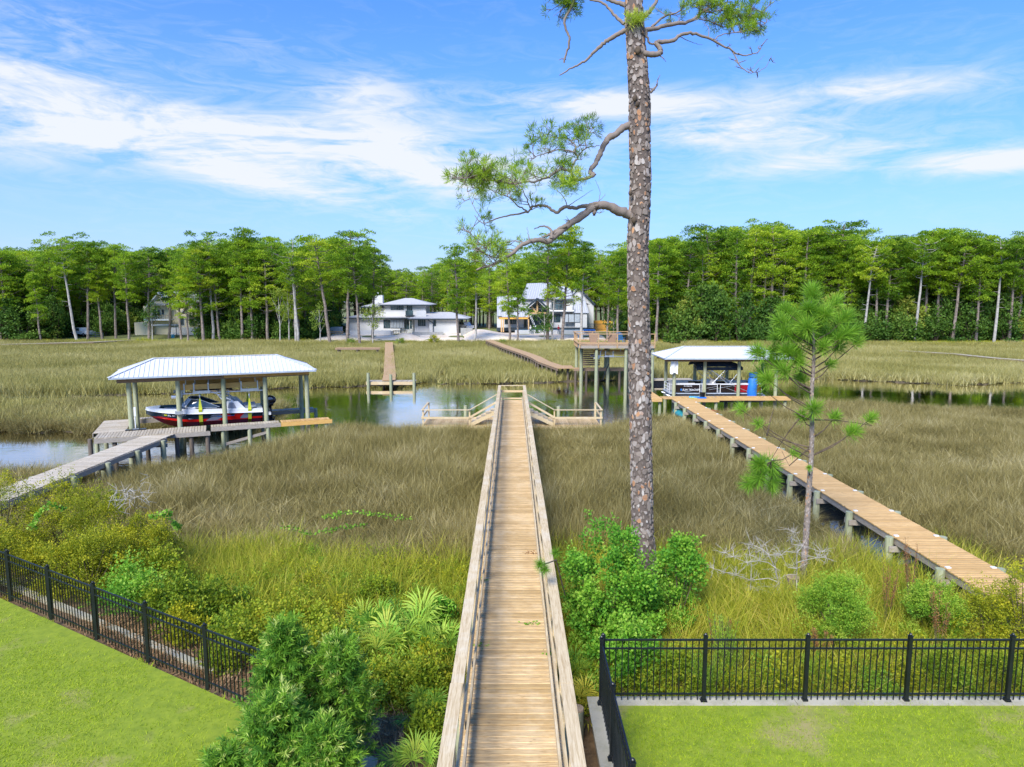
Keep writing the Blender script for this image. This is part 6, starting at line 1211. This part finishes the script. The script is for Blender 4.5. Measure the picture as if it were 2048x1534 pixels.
# ================================================================ YOUNG LONG NEEDLED PINE
YP_ = thing('pine_tree', 'slender young pine with big bursts of long needles, right of the big trunk', 'tree')
ND = Geo(); BR = Geo(); YY = 18.2
def y2(zx, zy, dy=0): return at_y(1400 + zx / 2.0185, 540 + zy / 2.0185, YY + dy)
TK = [(416,1290),(415,1230),(425,1120),(433,1000),(440,880),(448,780),(452,660),(450,560),(452,470),(458,390),(460,320),(456,250),(450,180),(450,110)]
P = np.array([tuple(y2(*q)) for q in TK]); P[0, 2] = .2; BR.tube(P, [.095,.088,.08,.074,.068,.063,.057,.052,.048,.044,.04,.034,.026,.015], 9, 0, .4)
obj('trunk', BR, M['pine_bark'], YP_, True); _zz = P[:, 2]; _rr = np.array([.095,.088,.08,.074,.068,.063,.057,.052,.048,.044,.04,.034,.026,.015])
obj('bark_flakes', plates(lambda z: np.stack([np.interp(z, _zz, P[:, 0]), np.interp(z, _zz, P[:, 1]), z], -1), lambda z: np.interp(z, _zz, _rr), .5, 6.8, .05, .09, r, .006), M['pine_bark'], YP_, kind='stuff'); BRY = Geo(); g = Geo()
tf_ = interp = lambda z: np.array([np.interp(z, P[:, 2], P[:, k]) for k in range(3)])
TU = [(450,92,0,.34,1),(345,165,.3,.33,1),(322,205,-.3,.34,1),(440,160,-.25,.34,1),(548,130,.2,.34,1),(588,195,-.1,.36,1),(430,232,-.4,.40,1),(520,262,.35,.36,.9),(585,262,-.3,.36,1),(622,245,.1,.30,.8),(350,330,-.3,.34,1),(232,335,-.1,.36,1),(292,380,.3,.34,.9),(335,405,-.4,.36,1),(250,425,.2,.38,1),(405,435,.4,.30,.8),(530,380,.1,.22,.5),(458,560,-.4,.36,1),(410,590,.2,.26,.7),(548,592,.2,.24,.6),(692,600,0,.24,.6),(622,652,-.2,.30,.8),(232,620,-.2,.22,.5),(162,562,.1,.26,.5),(382,738,.1,.22,.6),(240,785,-.3,.34,1),(290,800,.2,.36,1),(200,862,-.2,.34,1),(292,868,.3,.32,.9),(238,840,-.4,.34,1),(440,800,-.3,.12,.4),(250,480,.3,.24,.6),(395,370,-.2,.30,.8),(480,215,.35,.34,.9),(380,270,.2,.34,.9),(640,290,.2,.26,.6),(310,270,.3,.30,.8),(500,310,-.35,.30,.8),(455,165,.3,.34,1),(400,205,.35,.33,1),(505,180,-.35,.33,1),(380,330,-.1,.33,1),(560,310,.2,.3,.8),(300,330,.4,.32,.9),(450,290,.4,.33,1),(340,250,-.4,.32,.9),(270,440,-.3,.32,.9)]
for zx, zy, dy, L, q in TU:
    c = np.array(tuple(y2(zx, zy, dy)))
    if zx < 400 and zy > 700: base = np.array(tuple(y2(285, 770, 0)))
    else: base = tf_(max(P[1, 2], c[2] - abs(c[0] - tf_(c[2])[0]) * .55 - .15))
    m_ = (base + c) / 2 + [0, 0, -.08]; BRY.tube([base, m_, c], [.022, .014, .008], 6, 0, .35, False)
    n = int(430 * q * r.uniform(.6, 1.15)); d0 = (c - base); d0 /= np.linalg.norm(d0) + 1e-6; D = sph(n, r) + d0 * .75 + [0, 0, .12]; cc = c[None] + d0[None] * (.15 - r.uniform(0, .95, (n, 1))) * L
    V, F = quads(cc, D, r.uniform(.7, 1.08, n) * L * 1.22, .0135, r); g.add(V, F, 0, np.clip(.5 + r.uniform(-.12, .12) + r.normal(0, .13, n), 0, 1))
for pts in ([(440,715),(380,700),(330,685),(270,665),(235,600)], [(400,600),(360,650),(320,710),(285,770)], [(455,605),(540,605),(620,615),(692,628)], [(270,670),(285,600),(300,555)], [(440,720),(360,790),(330,730)]):
    BRY.tube([tuple(y2(a, b, .1 * i)) for i, (a, b) in enumerate(pts)], np.linspace(.022, .006, len(pts)), 6, 0, .5)
obj('branches', BRY, M['dark_stem'], YP_, True); obj('needles', g, M['needle_y'], YP_)

# ================================================================ FOREGROUND PLANTS
def plant(name, label, cat, x, y, t_, c_, leaf, z=None, sc=1.0, rz=0, stem='dark_stem', group=None):
    p = thing(name, label, cat, (x, y, float(gz(x, y)) - .03 if z is None else z), rz, group); p.scale = (sc, sc, sc)
    if t_.n: obj('stems', t_, M[stem], p)
    obj('leaves', c_, M[leaf], p); return p
def shrub(name, label, cat, x, y, Rr, H, leaf, n=6000, L=.07, W=.035, lobes=22, seed=1, z=None, lobe_r=.42, **k):
    t_, c_ = bushy(seed, Rr, H, n, L, W, lobes, lobe_r=lobe_r); return plant(name, label, cat, x, y, t_, c_, leaf, z, **k)
# left thicket
SG_ = 'olive yellow shrubs in the left thicket'
for i, (px, Y, top, Rr, lab, q) in enumerate([
    (8, 19.5, 945, 1.5, 'large olive yellow shrub at the left edge, in front of the grey walk', 1), (-40, 16.5, 1040, 1.4, 'dark olive shrub cut by the left edge just behind the fence', .8), (120, 20.0, 945, 1.35, 'tall yellow tipped shrub touching the grey walk', 1), (205, 19.2, 968, 1.35, 'big golden green shrub right of the grey walk end', 1),
    (95, 17.0, 1075, 1.1, 'dark green olive shrub behind the second left fence panel', .8), (175, 16.6, 1045, 1.3, 'vine covered yellow green bush behind the left fence', 1), (290, 18.4, 1015, 1.2, 'yellow green shrub at the right end of the left thicket', 1), (235, 17.3, 1095, 1.0, 'lower olive bush in the middle of the left thicket', .8)]):
    x = at_y(px, 1100, Y).x; z0 = float(gz(x, Y)); H = ztop(px, top, Y) - z0
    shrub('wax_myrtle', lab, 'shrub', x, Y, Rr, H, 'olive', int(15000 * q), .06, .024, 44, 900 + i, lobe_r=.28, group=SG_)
for i, (px, Y, top, Rr, leaf, lab, nn) in enumerate([
    (262, 15.2, 1120, .9, 'tallow', 'blue green leafy shrub behind the third left fence post', 5000), (340, 14.9, 1150, .9, 'vine', 'scrubby yellow green bush left of the reeds', 5000), (330, 17.2, 1085, .8, 'vine', 'low vine tangle at the edge of the marsh', 4000), (420, 15.6, 1160, .85, 'vine', 'rounded scrub bush in the middle of the left growth', 5000),
    (505, 14.4, 1205, .85, 'vine', 'leafy scrub bush behind the feathery shrub', 5000), (590, 14.9, 1195, .9, 'vine', 'yellow flowering scrub left of the palmettos', 5000), (660, 13.6, 1240, .8, 'vine', 'golden tipped scrub right behind the feathery shrub', 5000), (455, 13.2, 1235, .7, 'vine', 'low green scrub beyond the sixth left fence post', 4000),
    (880, 14.7, 1180, .42, 'tallow', 'small bright green bush touching the left side of the boardwalk', 2600), (850, 12.2, 1310, .65, 'vine', 'dark olive bush against the left side of the boardwalk', 6000), (760, 12.3, 1330, .6, 'vine', 'red tinged bush left of the boardwalk', 6000), (858, 10.9, 1400, .42, 'vine', 'low green bush at the lower left of the boardwalk', 4000),
    (372, 14.2, 1205, .55, 'olive', 'small golden bush close behind the left fence', 3000), (540, 12.7, 1270, .55, 'olive', 'small amber bush behind the end of the left fence', 3000), (760, 16.4, 1150, .6, 'vine', 'yellow green scrub beyond the palmettos', 4000)]):
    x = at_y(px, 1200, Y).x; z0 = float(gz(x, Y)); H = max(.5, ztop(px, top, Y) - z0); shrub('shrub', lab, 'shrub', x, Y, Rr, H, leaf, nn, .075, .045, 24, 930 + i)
# vines over the marsh grass
for i, (pts, lab) in enumerate([([(560, 1052), (620, 1068), (690, 1055), (740, 1050)], 'thin green vine trailing over the marsh grass, lower strand'), ([(650, 1036), (700, 1024), (760, 1030), (820, 1038)], 'thin green vine trailing over the marsh grass, upper strand'), ([(63, 1060), (75, 1030), (100, 1008), (130, 1020)], 'bright green vine arching over the left thicket'), ([(300, 1035), (335, 1025), (350, 1050), (358, 1056)], 'green vine loop at the right of the left thicket')]):
    vt = thing('vine', lab, 'vine'); g = Geo(); Y0 = 20.6 if i < 2 else 17.2; P = [at_y(a, b, Y0 + .3 * k) for k, (a, b) in enumerate(pts)]; g.tube(P, .008, 5); obj('stem', g, M['dark_stem'], vt)
    Pn = np.array([tuple(p) for p in P]); u = r.uniform(0, len(P) - 1, 170); C = np.stack([np.interp(u, range(len(P)), Pn[:, k]) for k in range(3)], 1) + r.normal(0, .035, (170, 3)); V, F = quads(C, sph(170, r) + [0, 0, .3], .09, .07, r); g = Geo(); g.add(V, F, 0, r.uniform(.4, 1, 170)); obj('leaves', g, M['tallow'], vt)
# palmettos
def palmetto(seed, nf, R0, leaf='palm', Hs=.5):
    q = np.random.default_rng(seed); st = Geo(); lf_ = Geo()
    for i in range(nf):
        a = i * 2.4 + q.uniform(-.4, .4); el_ = q.uniform(.35, 1.3); L = Hs * q.uniform(.7, 1.2); d = np.array([math.cos(a) * math.cos(el_), math.sin(a) * math.cos(el_), math.sin(el_)]); c = d * L; st.tube([(0, 0, 0), tuple(c)], [.010, .006], 5, cap=False)
        s = np.cross(d, [0, 0, 1.]); s /= np.linalg.norm(s) + 1e-6; n = np.cross(s, d); k = 20; T0 = q.uniform(.1, .8)
        for j in range(k):
            f = (j / (k - 1) - .5) * 2 * 1.75; dd = d * math.cos(f) + s * math.sin(f); dd = dd + n * .30 * (abs(f) / 2) + q.normal(0, .05, 3); l = R0 * (1 - .28 * abs(f) / 2.1) * q.uniform(.92, 1.05)
            w = .020; sd2 = np.cross(dd, n); sd2 /= np.linalg.norm(sd2) + 1e-6; m = c + dd * l * .55 + n * .01; e = c + dd * l + np.array([0, 0, -.22 * l])
            lf_.add([c, m - sd2 * w, m + n * .008, m + sd2 * w, e], [(0, 1, 2, 2), (0, 2, 3, 3), (1, 4, 2, 2), (2, 4, 3, 3)] if False else [(0, 1, 4, 3)], 0, T0 + q.uniform(-.1, .2))
    return st, lf_
for i, (px, py, sc, lab, lf2) in enumerate([(820, 1235, 1.15, 'largest palmetto, fan leaves left of the boardwalk', 'palm'), (765, 1262, 1.0, 'palmetto left of the largest one', 'palm'), (880, 1262, .9, 'palmetto closest to the left rail of the boardwalk', 'palm'), (735, 1215, .9, 'palmetto farthest from the boardwalk among the reeds', 'palm'), (860, 1385, .6, 'small palmetto in the dark bush beside the boardwalk', 'palm'), (838, 1530, .6, 'palmetto cut by the bottom edge left of the boardwalk', 'palm'), (755, 1330, .6, 'small palmetto above the red tinged bush', 'palm'), (1165, 1350, .62, 'yellow palmetto frond spray beside the edge-on fence', 'frond_y'), (1160, 1290, .7, 'palmetto right of the boardwalk under the bright shrub', 'palm'), (905, 1215, .6, 'small palmetto tucked behind the left rail', 'palm')]):
    p0 = at_z(px, py + 70, .65); st, lf_ = palmetto(50 + i, 15, .70, Hs=.72); z0 = float(gz(p0.x, p0.y)) - .02; t_ = thing('palmetto', lab, 'palm', (p0.x, p0.y, z0)); t_.scale = (sc,) * 3; obj('stalk', st, M['palm'], t_); obj('fronds', lf_, M[lf2], t_)
# right side plants
def tallow(seed, Rr, H, n, lab, x, y):
    shrub('tallow_shrub', lab, 'shrub', x, y, Rr, H, 'tallow', n, .075, .055, 44, seed, lobe_r=.30)
tallow(960, 1.35, 3.05, 20000, 'tall bright green shrub between the boardwalk and the big trunk', 2.15, 14.6); tallow(961, .75, 2.5, 6500, 'narrower bright green shrub right of the big trunk', 3.95, 15.4); tallow(962, .9, 1.5, 6500, 'lower darker green shrub behind the fence corner', 2.35, 13.2)
shrub('shrub', 'low green scrub at the foot of the right fence corner', 'shrub', 3.3, 12.7, .7, .95, 'vine', 4500, .06, .04, 20, 963)
def feathery(seed, Rr, H, n):
    q = np.random.default_rng(seed); t_ = Geo(); c_ = Geo()
    for i in range(26):
        a = q.uniform(0, 6.28); b = q.uniform(0, Rr * .6); top = np.array([math.cos(a) * (b + .15), math.sin(a) * (b + .15), H * q.uniform(.6, 1)]); bs = np.array([math.cos(a) * b * .3, math.sin(a) * b * .3, 0]); t_.tube([bs, top], [.008, .003], 4, cap=False); k = n // 26; u = q.uniform(.2, 1, (k, 1)); C = bs + (top - bs) * u + q.normal(0, .06, (k, 3)) * (1.3 - u); V, F = quads(C, sph(k, q) * .6 + [0, 0, 1], .05, .012, q); c_.add(V, F, 0, np.clip(q.uniform(.3, .9) + q.normal(0, .1, k), 0, 1))
    return t_, c_
for i, (px, Y, top, Rr, lab) in enumerate([(1452, 13.0, 1215, .45, 'bright feathery weed behind the right fence, left of the dead branches'), (1415, 12.4, 1300, .35, 'small feathery weed seen through the right fence'), (1640, 13.0, 1310, .5, 'feathery green weed under the rounded bush')]):
    x = at_y(px, 1250, Y).x; z0 = float(gz(x, Y)); t_, c_ = feathery(970 + i, Rr, ztop(px, top, Y) - z0, 4500); plant('weed', lab, 'weed', x, Y, t_, c_, 'bacch')
for i, (px, Y, top, Rr, leaf, lab, nn) in enumerate([(1682, 14.4, 1142, .98, 'bacch', 'rounded light green bush behind the right fence, under the young pine', 26000), (1868, 14.6, 1152, .78, 'bacch', 'second rounded light green bush, beside the orange walk', 18000), (1985, 14.2, 1165, .95, 'olive', 'olive yellow shrub at the right edge in front of the orange walk', 11000), (2055, 13.8, 1105, .75, 'olive', 'taller golden shrub cut by the right edge', 8000), (1905, 12.9, 1290, .75, 'vine', 'dark leafy bush close behind the right fence', 6500), (2010, 12.7, 1295, .7, 'vine', 'low dark bush at the right end of the fence', 5500), (1560, 12.5, 1345, .45, 'vine', 'low green scrub behind the middle fence panel', 3000), (1770, 12.4, 1335, .5, 'bacch', 'small green scrub behind the third fence panel', 3000)]):
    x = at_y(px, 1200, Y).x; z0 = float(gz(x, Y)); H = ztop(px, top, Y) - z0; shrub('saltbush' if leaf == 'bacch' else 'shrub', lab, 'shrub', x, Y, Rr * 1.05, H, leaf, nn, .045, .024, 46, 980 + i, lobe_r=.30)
for i, (px, Y, top) in enumerate([(1775, 15.2, 1120), (1650, 13.6, 1250), (1822, 16.0, 1075), (1885, 14.0, 1180), (1440, 13.8, 1225)]):
    x = at_y(px, 1200, Y).x; z0 = float(gz(x, Y)); H = ztop(px, top, Y) - z0; t_ = Geo(); c_ = Geo(); q = np.random.default_rng(i)
    for j in range(7): a = q.uniform(0, 6.28); e = np.array([math.cos(a) * .22, math.sin(a) * .22, H * q.uniform(.75, 1)]); t_.tube([(0, 0, 0), tuple(e)], [.006, .003], 4, cap=False); k = 110; u = q.uniform(.5, 1, (k, 1)); V, F = quads(e * u + q.normal(0, .025, (k, 3)), sph(k, q) + [0, 0, 1], .05, .012, q); c_.add(V, F, 0, q.uniform(0, 1, k))
    plant('seed_stalk', ['rust red weed stalks between the two rounded bushes', 'rust weed stalks in front of the first rounded bush', 'tall rust stalks beside the orange walk', 'rust stalks left of the olive shrub', 'dry brown stalks by the bright feathery weed'][i], 'weed', x, Y, t_, c_, 'rust')
# small broadleaved trees and a snag at the far edge of the marsh
for i, (px, top, Y, Rr, leaf, n, L, lab) in enumerate([(745, 600, 122, 2.7, 'young', 1300, .26, 'thin pale leaved young tree in front of the white house'), (560, 572, 124, 1.6, 'young', 800, .26, 'pale green sapling left of the dead snag'), (578, 566, 125, 1.5, 'young', 800, .26, 'pale green sapling beside the dead snag, right one'), (1088, 612, 126, 2.3, 'oak', 3000, .26, 'dark leafy tree in front of the gabled porch'), (1226, 612, 130, 2.6, 'oak', 2200, .28, 'dark leafy tree in front of the yellow sheathing wall'),
    (640, 604, 123, 1.9, 'young', 500, .26, 'sparse pale tree at the left end of the sandy plot'), (305, 600, 131, 1.9, 'oak', 1800, .26, 'green tree growing over the pergola of the cream house'), (1005, 690, 123, .9, 'young', 500, .2, 'low bright bush at the start of the curving walk'), (868, 668, 122, 1.2, 'olive', 900, .2, 'low golden bushes on the sand below the white house'), (700, 676, 121, 1.0, 'young', 700, .2, 'low green bush left of the far plank walk'), (800, 676, 121, 1.0, 'young', 700, .2, 'low green bush right of the far plank walk')]):
    x = at_y(px, 680, Y).x; z0 = float(gz(x, Y)); H = max(1.0, ztop(px, top, Y) - z0); t_ = Geo(); _, c_ = bushy(1100 + i, Rr, H * .72 if H > 3 else H, n, L, L * .6, 16, lobe_r=.36); dz = H * .28 if H > 3 else 0
    for k_ in range(len(c_.V)): c_.V[k_] = c_.V[k_] + np.array([0, 0, dz], np.float32)
    t_.tube([(0, 0, -.1), (.1, .05, H * .4), (0, 0, H * .8)], [.13, .09, .04] if H > 3 else [.03, .02, .01], 6)
    for k_ in range(7): a_ = k_ * 2.4; t_.tube([(.05, 0, H * (.3 + .06 * k_)), (math.cos(a_) * Rr * .4, math.sin(a_) * Rr * .4, H * (.45 + .06 * k_)), (math.cos(a_) * Rr * .75, math.sin(a_) * Rr * .75, H * (.6 + .05 * k_))], [.04, .025, .01], 4, cap=False)
    plant('broadleaf_tree' if H > 3 else 'bush', lab, 'tree' if H > 3 else 'bush', x, Y, t_, c_, leaf, stem='bark_pale')
sn = at_y(592, 680, 124); g = Geo(); H = ztop(590, 478, 124) - .7; q = np.random.default_rng(8); snag = thing('dead_tree', 'bare dead pine snag with forking top left of the white house', 'tree', (sn.x, sn.y, .7)); g.tube([(0, 0, -.1), (.1, 0, H * .5), (-.1, .1, H * .8), (.1, 0, H)], [.26, .19, .12, .03], 8)
for i in range(26):
    z = H * q.uniform(.55, .97); a_ = q.uniform(0, 6.28); l = q.uniform(.6, 2.2) * (1.25 - z / H); p0 = np.array([0, 0, z]); e = p0 + [math.cos(a_) * l, math.sin(a_) * l, l * q.uniform(.2, .9)]; g.tube([p0, (p0 + e) / 2 + [0, 0, -.08], e], [.06, .04, .015], 5, cap=False); g.tube([(p0 + e) / 2, e + q.normal(0, .35, 3)], [.03, .01], 4, cap=False)
obj('trunk', g, M['bark_pale'], snag, True)
# dead white shrub and stump
dsx = thing('dead_shrub', 'bleached leafless white shrub in the reeds left of the young pine', 'dead shrub'); g = Geo(); tips = []
def d6(a, b, dy=0): return at_y(1400 + a / 5.1125, 1000 + b / 5.1125, 16.9 + dy)
for pts, ra in (([(820,960),(800,830),(770,700),(700,560),(640,500),(540,460)], .03), ([(800,840),(700,800),(520,820),(380,770),(250,740),(140,700)], .022), ([(780,700),(700,640),(600,620),(480,640),(340,580),(260,540)], .02), ([(985,960),(990,820),(992,700),(990,540),(1050,470)], .03), ([(992,700),(900,690),(830,560),(760,560)], .014), ([(990,640),(1090,610),(1200,590),(1290,590)], .016), ([(1040,470),(940,450),(920,400),(960,330)], .014), ([(820,950),(740,950),(640,920),(570,900)], .018), ([(740,940),(680,1040),(600,1110)], .012), ([(520,820),(525,640),(510,560)], .012), ([(990,760),(900,760),(820,800),(780,880)], .012), ([(1050,480),(1150,500),(1240,530)], .012), ([(700,560),(690,500),(660,450)], .012), ([(850,1000),(900,980),(970,1050)], .012)):
    P = [d6(a, b, .15 * math.sin(i * 1.3)) for i, (a, b) in enumerate(pts)]; g.tube(P, np.linspace(ra * .62, ra * .25, len(P)), 6); tips += P[2:]
for p in tips:
    p = np.array(tuple(p))
    for i in range(11): d = sph(1, r)[0] * [1, .7, .8] + [0, 0, .25]; l = r.uniform(.12, .42); m = p + d * l * .5; e = p + d * l; g.tube([p, m + r.normal(0, .02, 3), e], [.0045, .0035, .002], 4, cap=False); g.tube([m, m + (d + sph(1, r)[0]) * l * .35], [.004, .002], 4, cap=False)
obj('branches', g, M['dead'], dsx)
dl = thing('dead_shrub', 'grey leafless twigs showing above the left thicket', 'dead shrub'); g = Geo()
for i in range(70): p = np.array(tuple(at_y(255 + r.normal(0, 22), 995 + r.normal(0, 14), 18.7 + r.normal(0, .2)))); d = sph(1, r)[0]; g.tube([p, p + d * .15, p + d * .3 + r.normal(0, .04, 3)], [.008, .006, .003], 4, cap=False)
obj('branches', g, M['dead'], dl)
stp = at_z(1583, 1208, .35); sp_ = thing('tree_stump', 'cut tree stump with pale top beside the dead white shrub', 'stump', (stp.x, stp.y, float(gz(stp.x, stp.y)))); g = Geo(); g.tube([(0,0,-.1),(0,0,.2),(0,0,.62)], [.24, .19, .17], 16, 0, .2); obj('trunk', g, M['pine_bark'], sp_); g = Geo(); g.tube([(0,0,.623),(0,0,.64)], [.165, .16], 16); obj('cut_face', g, M['stump'], sp_)
# feathery yew-like shrubs on the left lawn
def podo(seed, H, Rr, n):
    q = np.random.default_rng(seed); t_ = Geo(); c_ = Geo(); t_.tube([(0, 0, 0), (.02, .03, H * .5), (0, 0, H * .96)], [.035, .022, .006], 7)
    for i in range(n):
        lead = i % 9 == 0; u = (i / n) ** .85; z = H * (.05 + .92 * u); a = i * 2.399; L = Rr * (1.08 - .95 * u ** 1.25) * q.uniform(.65, 1.15); el_ = 1.15 if lead else q.uniform(.2, .8); L = L * 1.35 if lead else L; d = np.array([math.cos(a) * math.cos(el_), math.sin(a) * math.cos(el_), math.sin(el_)]); p0 = np.array([0, 0, z]); s = np.linspace(0, 1, 5)[:, None]; Q = p0 + d * L * s + np.array([0, 0, .18 * L]) * s * s; t_.tube(Q, np.linspace(.008, .003, 5), 4, cap=False)
        nt = 5; T0 = q.uniform(.12, .55)
        for j in range(nt):
            v = .35 + .65 * (j + 1) / nt; c = p0 + d * L * v + np.array([0, 0, .18 * L * v * v]); dj = d + sph(1, q)[0] * (.9 if j < nt - 1 else .25); dj /= np.linalg.norm(dj); lt = .22 * q.uniform(.7, 1.2); k = 40; w = np.linspace(0, 1, k)[:, None]; C = c + dj * lt * w
            DD = sph(k, q) * .85 + dj * .9; V, F = quads(C, DD, .095, .013, q); tip = .34 if (lead or q.uniform() < .22) else 0; c_.add(V, F, 0, np.clip(T0 + q.normal(0, .08, k) + (w[:, 0] > .65) * tip * 1.2, 0, 1))
    return t_, c_
for i, (x, y, H, Rr, n, lab) in enumerate([(-3.38, 9.55, 2.35, .68, 140, 'tallest feathery green shrub with pale tips at the end of the left fence'), (-2.62, 9.7, 2.0, .60, 120, 'feathery green shrub right of the tallest one, touching the corner wall'), (-3.15, 8.55, 1.75, .72, 130, 'feathery green shrub in front of the tallest one'), (-2.5, 8.45, 1.45, .62, 110, 'low feathery green shrub against the black side fence'), (-3.8, 8.35, 1.15, .42, 70, 'small pale tipped feathery shrub on the left lawn')]):
    t_, c_ = podo(990 + i, H, Rr, n); plant('feathery_shrub', lab, 'shrub', x, y, t_, c_, 'podo', LZ if y < 10.3 else None)
# needles poking through the rail, fallen sprigs
nb = thing('pine_seedling', 'tuft of long green pine needles poking over the right rail of the boardwalk', 'pine seedling'); g = Geo()
for px, py in ((1080, 1128), (1090, 1138), (1112, 1105)): c = np.array(tuple(at_y(px, py, 13.0 if px < 1100 else 13.6))); D = sph(260, r); V, F = needles(np.repeat(c[None], 260, 0), D, r.uniform(.7, 1, 260) * .22, .007, r); g.add(V, F, 0, np.clip(.3 + r.normal(0, .12, 260), 0, 1))
obj('needles', g, M['needle_y'], nb); g = Geo(); g.tube([at_y(1085, 1130, 13.0), at_y(1112, 1120, 13.5), at_y(1130, 1190, 13.9)], .015, 6); obj('stem', g, M['dark_stem'], nb)
for i, (px, py, lf2, lab) in enumerate([(965, 1160, 'tallow', 'green leafy sprig lying by the left rail, farthest of three'), (957, 1290, 'tallow', 'green leafy sprig lying near the left rail of the boardwalk'), (1098, 1306, 'tallow', 'green sprig lying against the right rail of the boardwalk'), (1062, 1106, 'rust', 'small brown pine branch lying on the boardwalk by the right rail'), (1063, 1247, 'tallow', 'tiny green leaf sprig in the middle of the boardwalk')]):
    p0 = at_z(px, py, DZ + .01); sg = thing('fallen_sprig', lab, 'sprig', tuple(p0)); n = 26; C = r.normal(0, .06, (n, 3)) * [1.3, .8, 0] + [0, 0, .012]; V, F = quads(C, sph(n, r) * [1, 1, .25], .06, .03, r); g = Geo(); g.add(V, F, 0, r.uniform(.3, .9, n)); obj('leaves', g, M[lf2], sg)
print('objects', len(bpy.data.objects), 'tris', sum(len(m.polygons) for m in bpy.data.meshes))
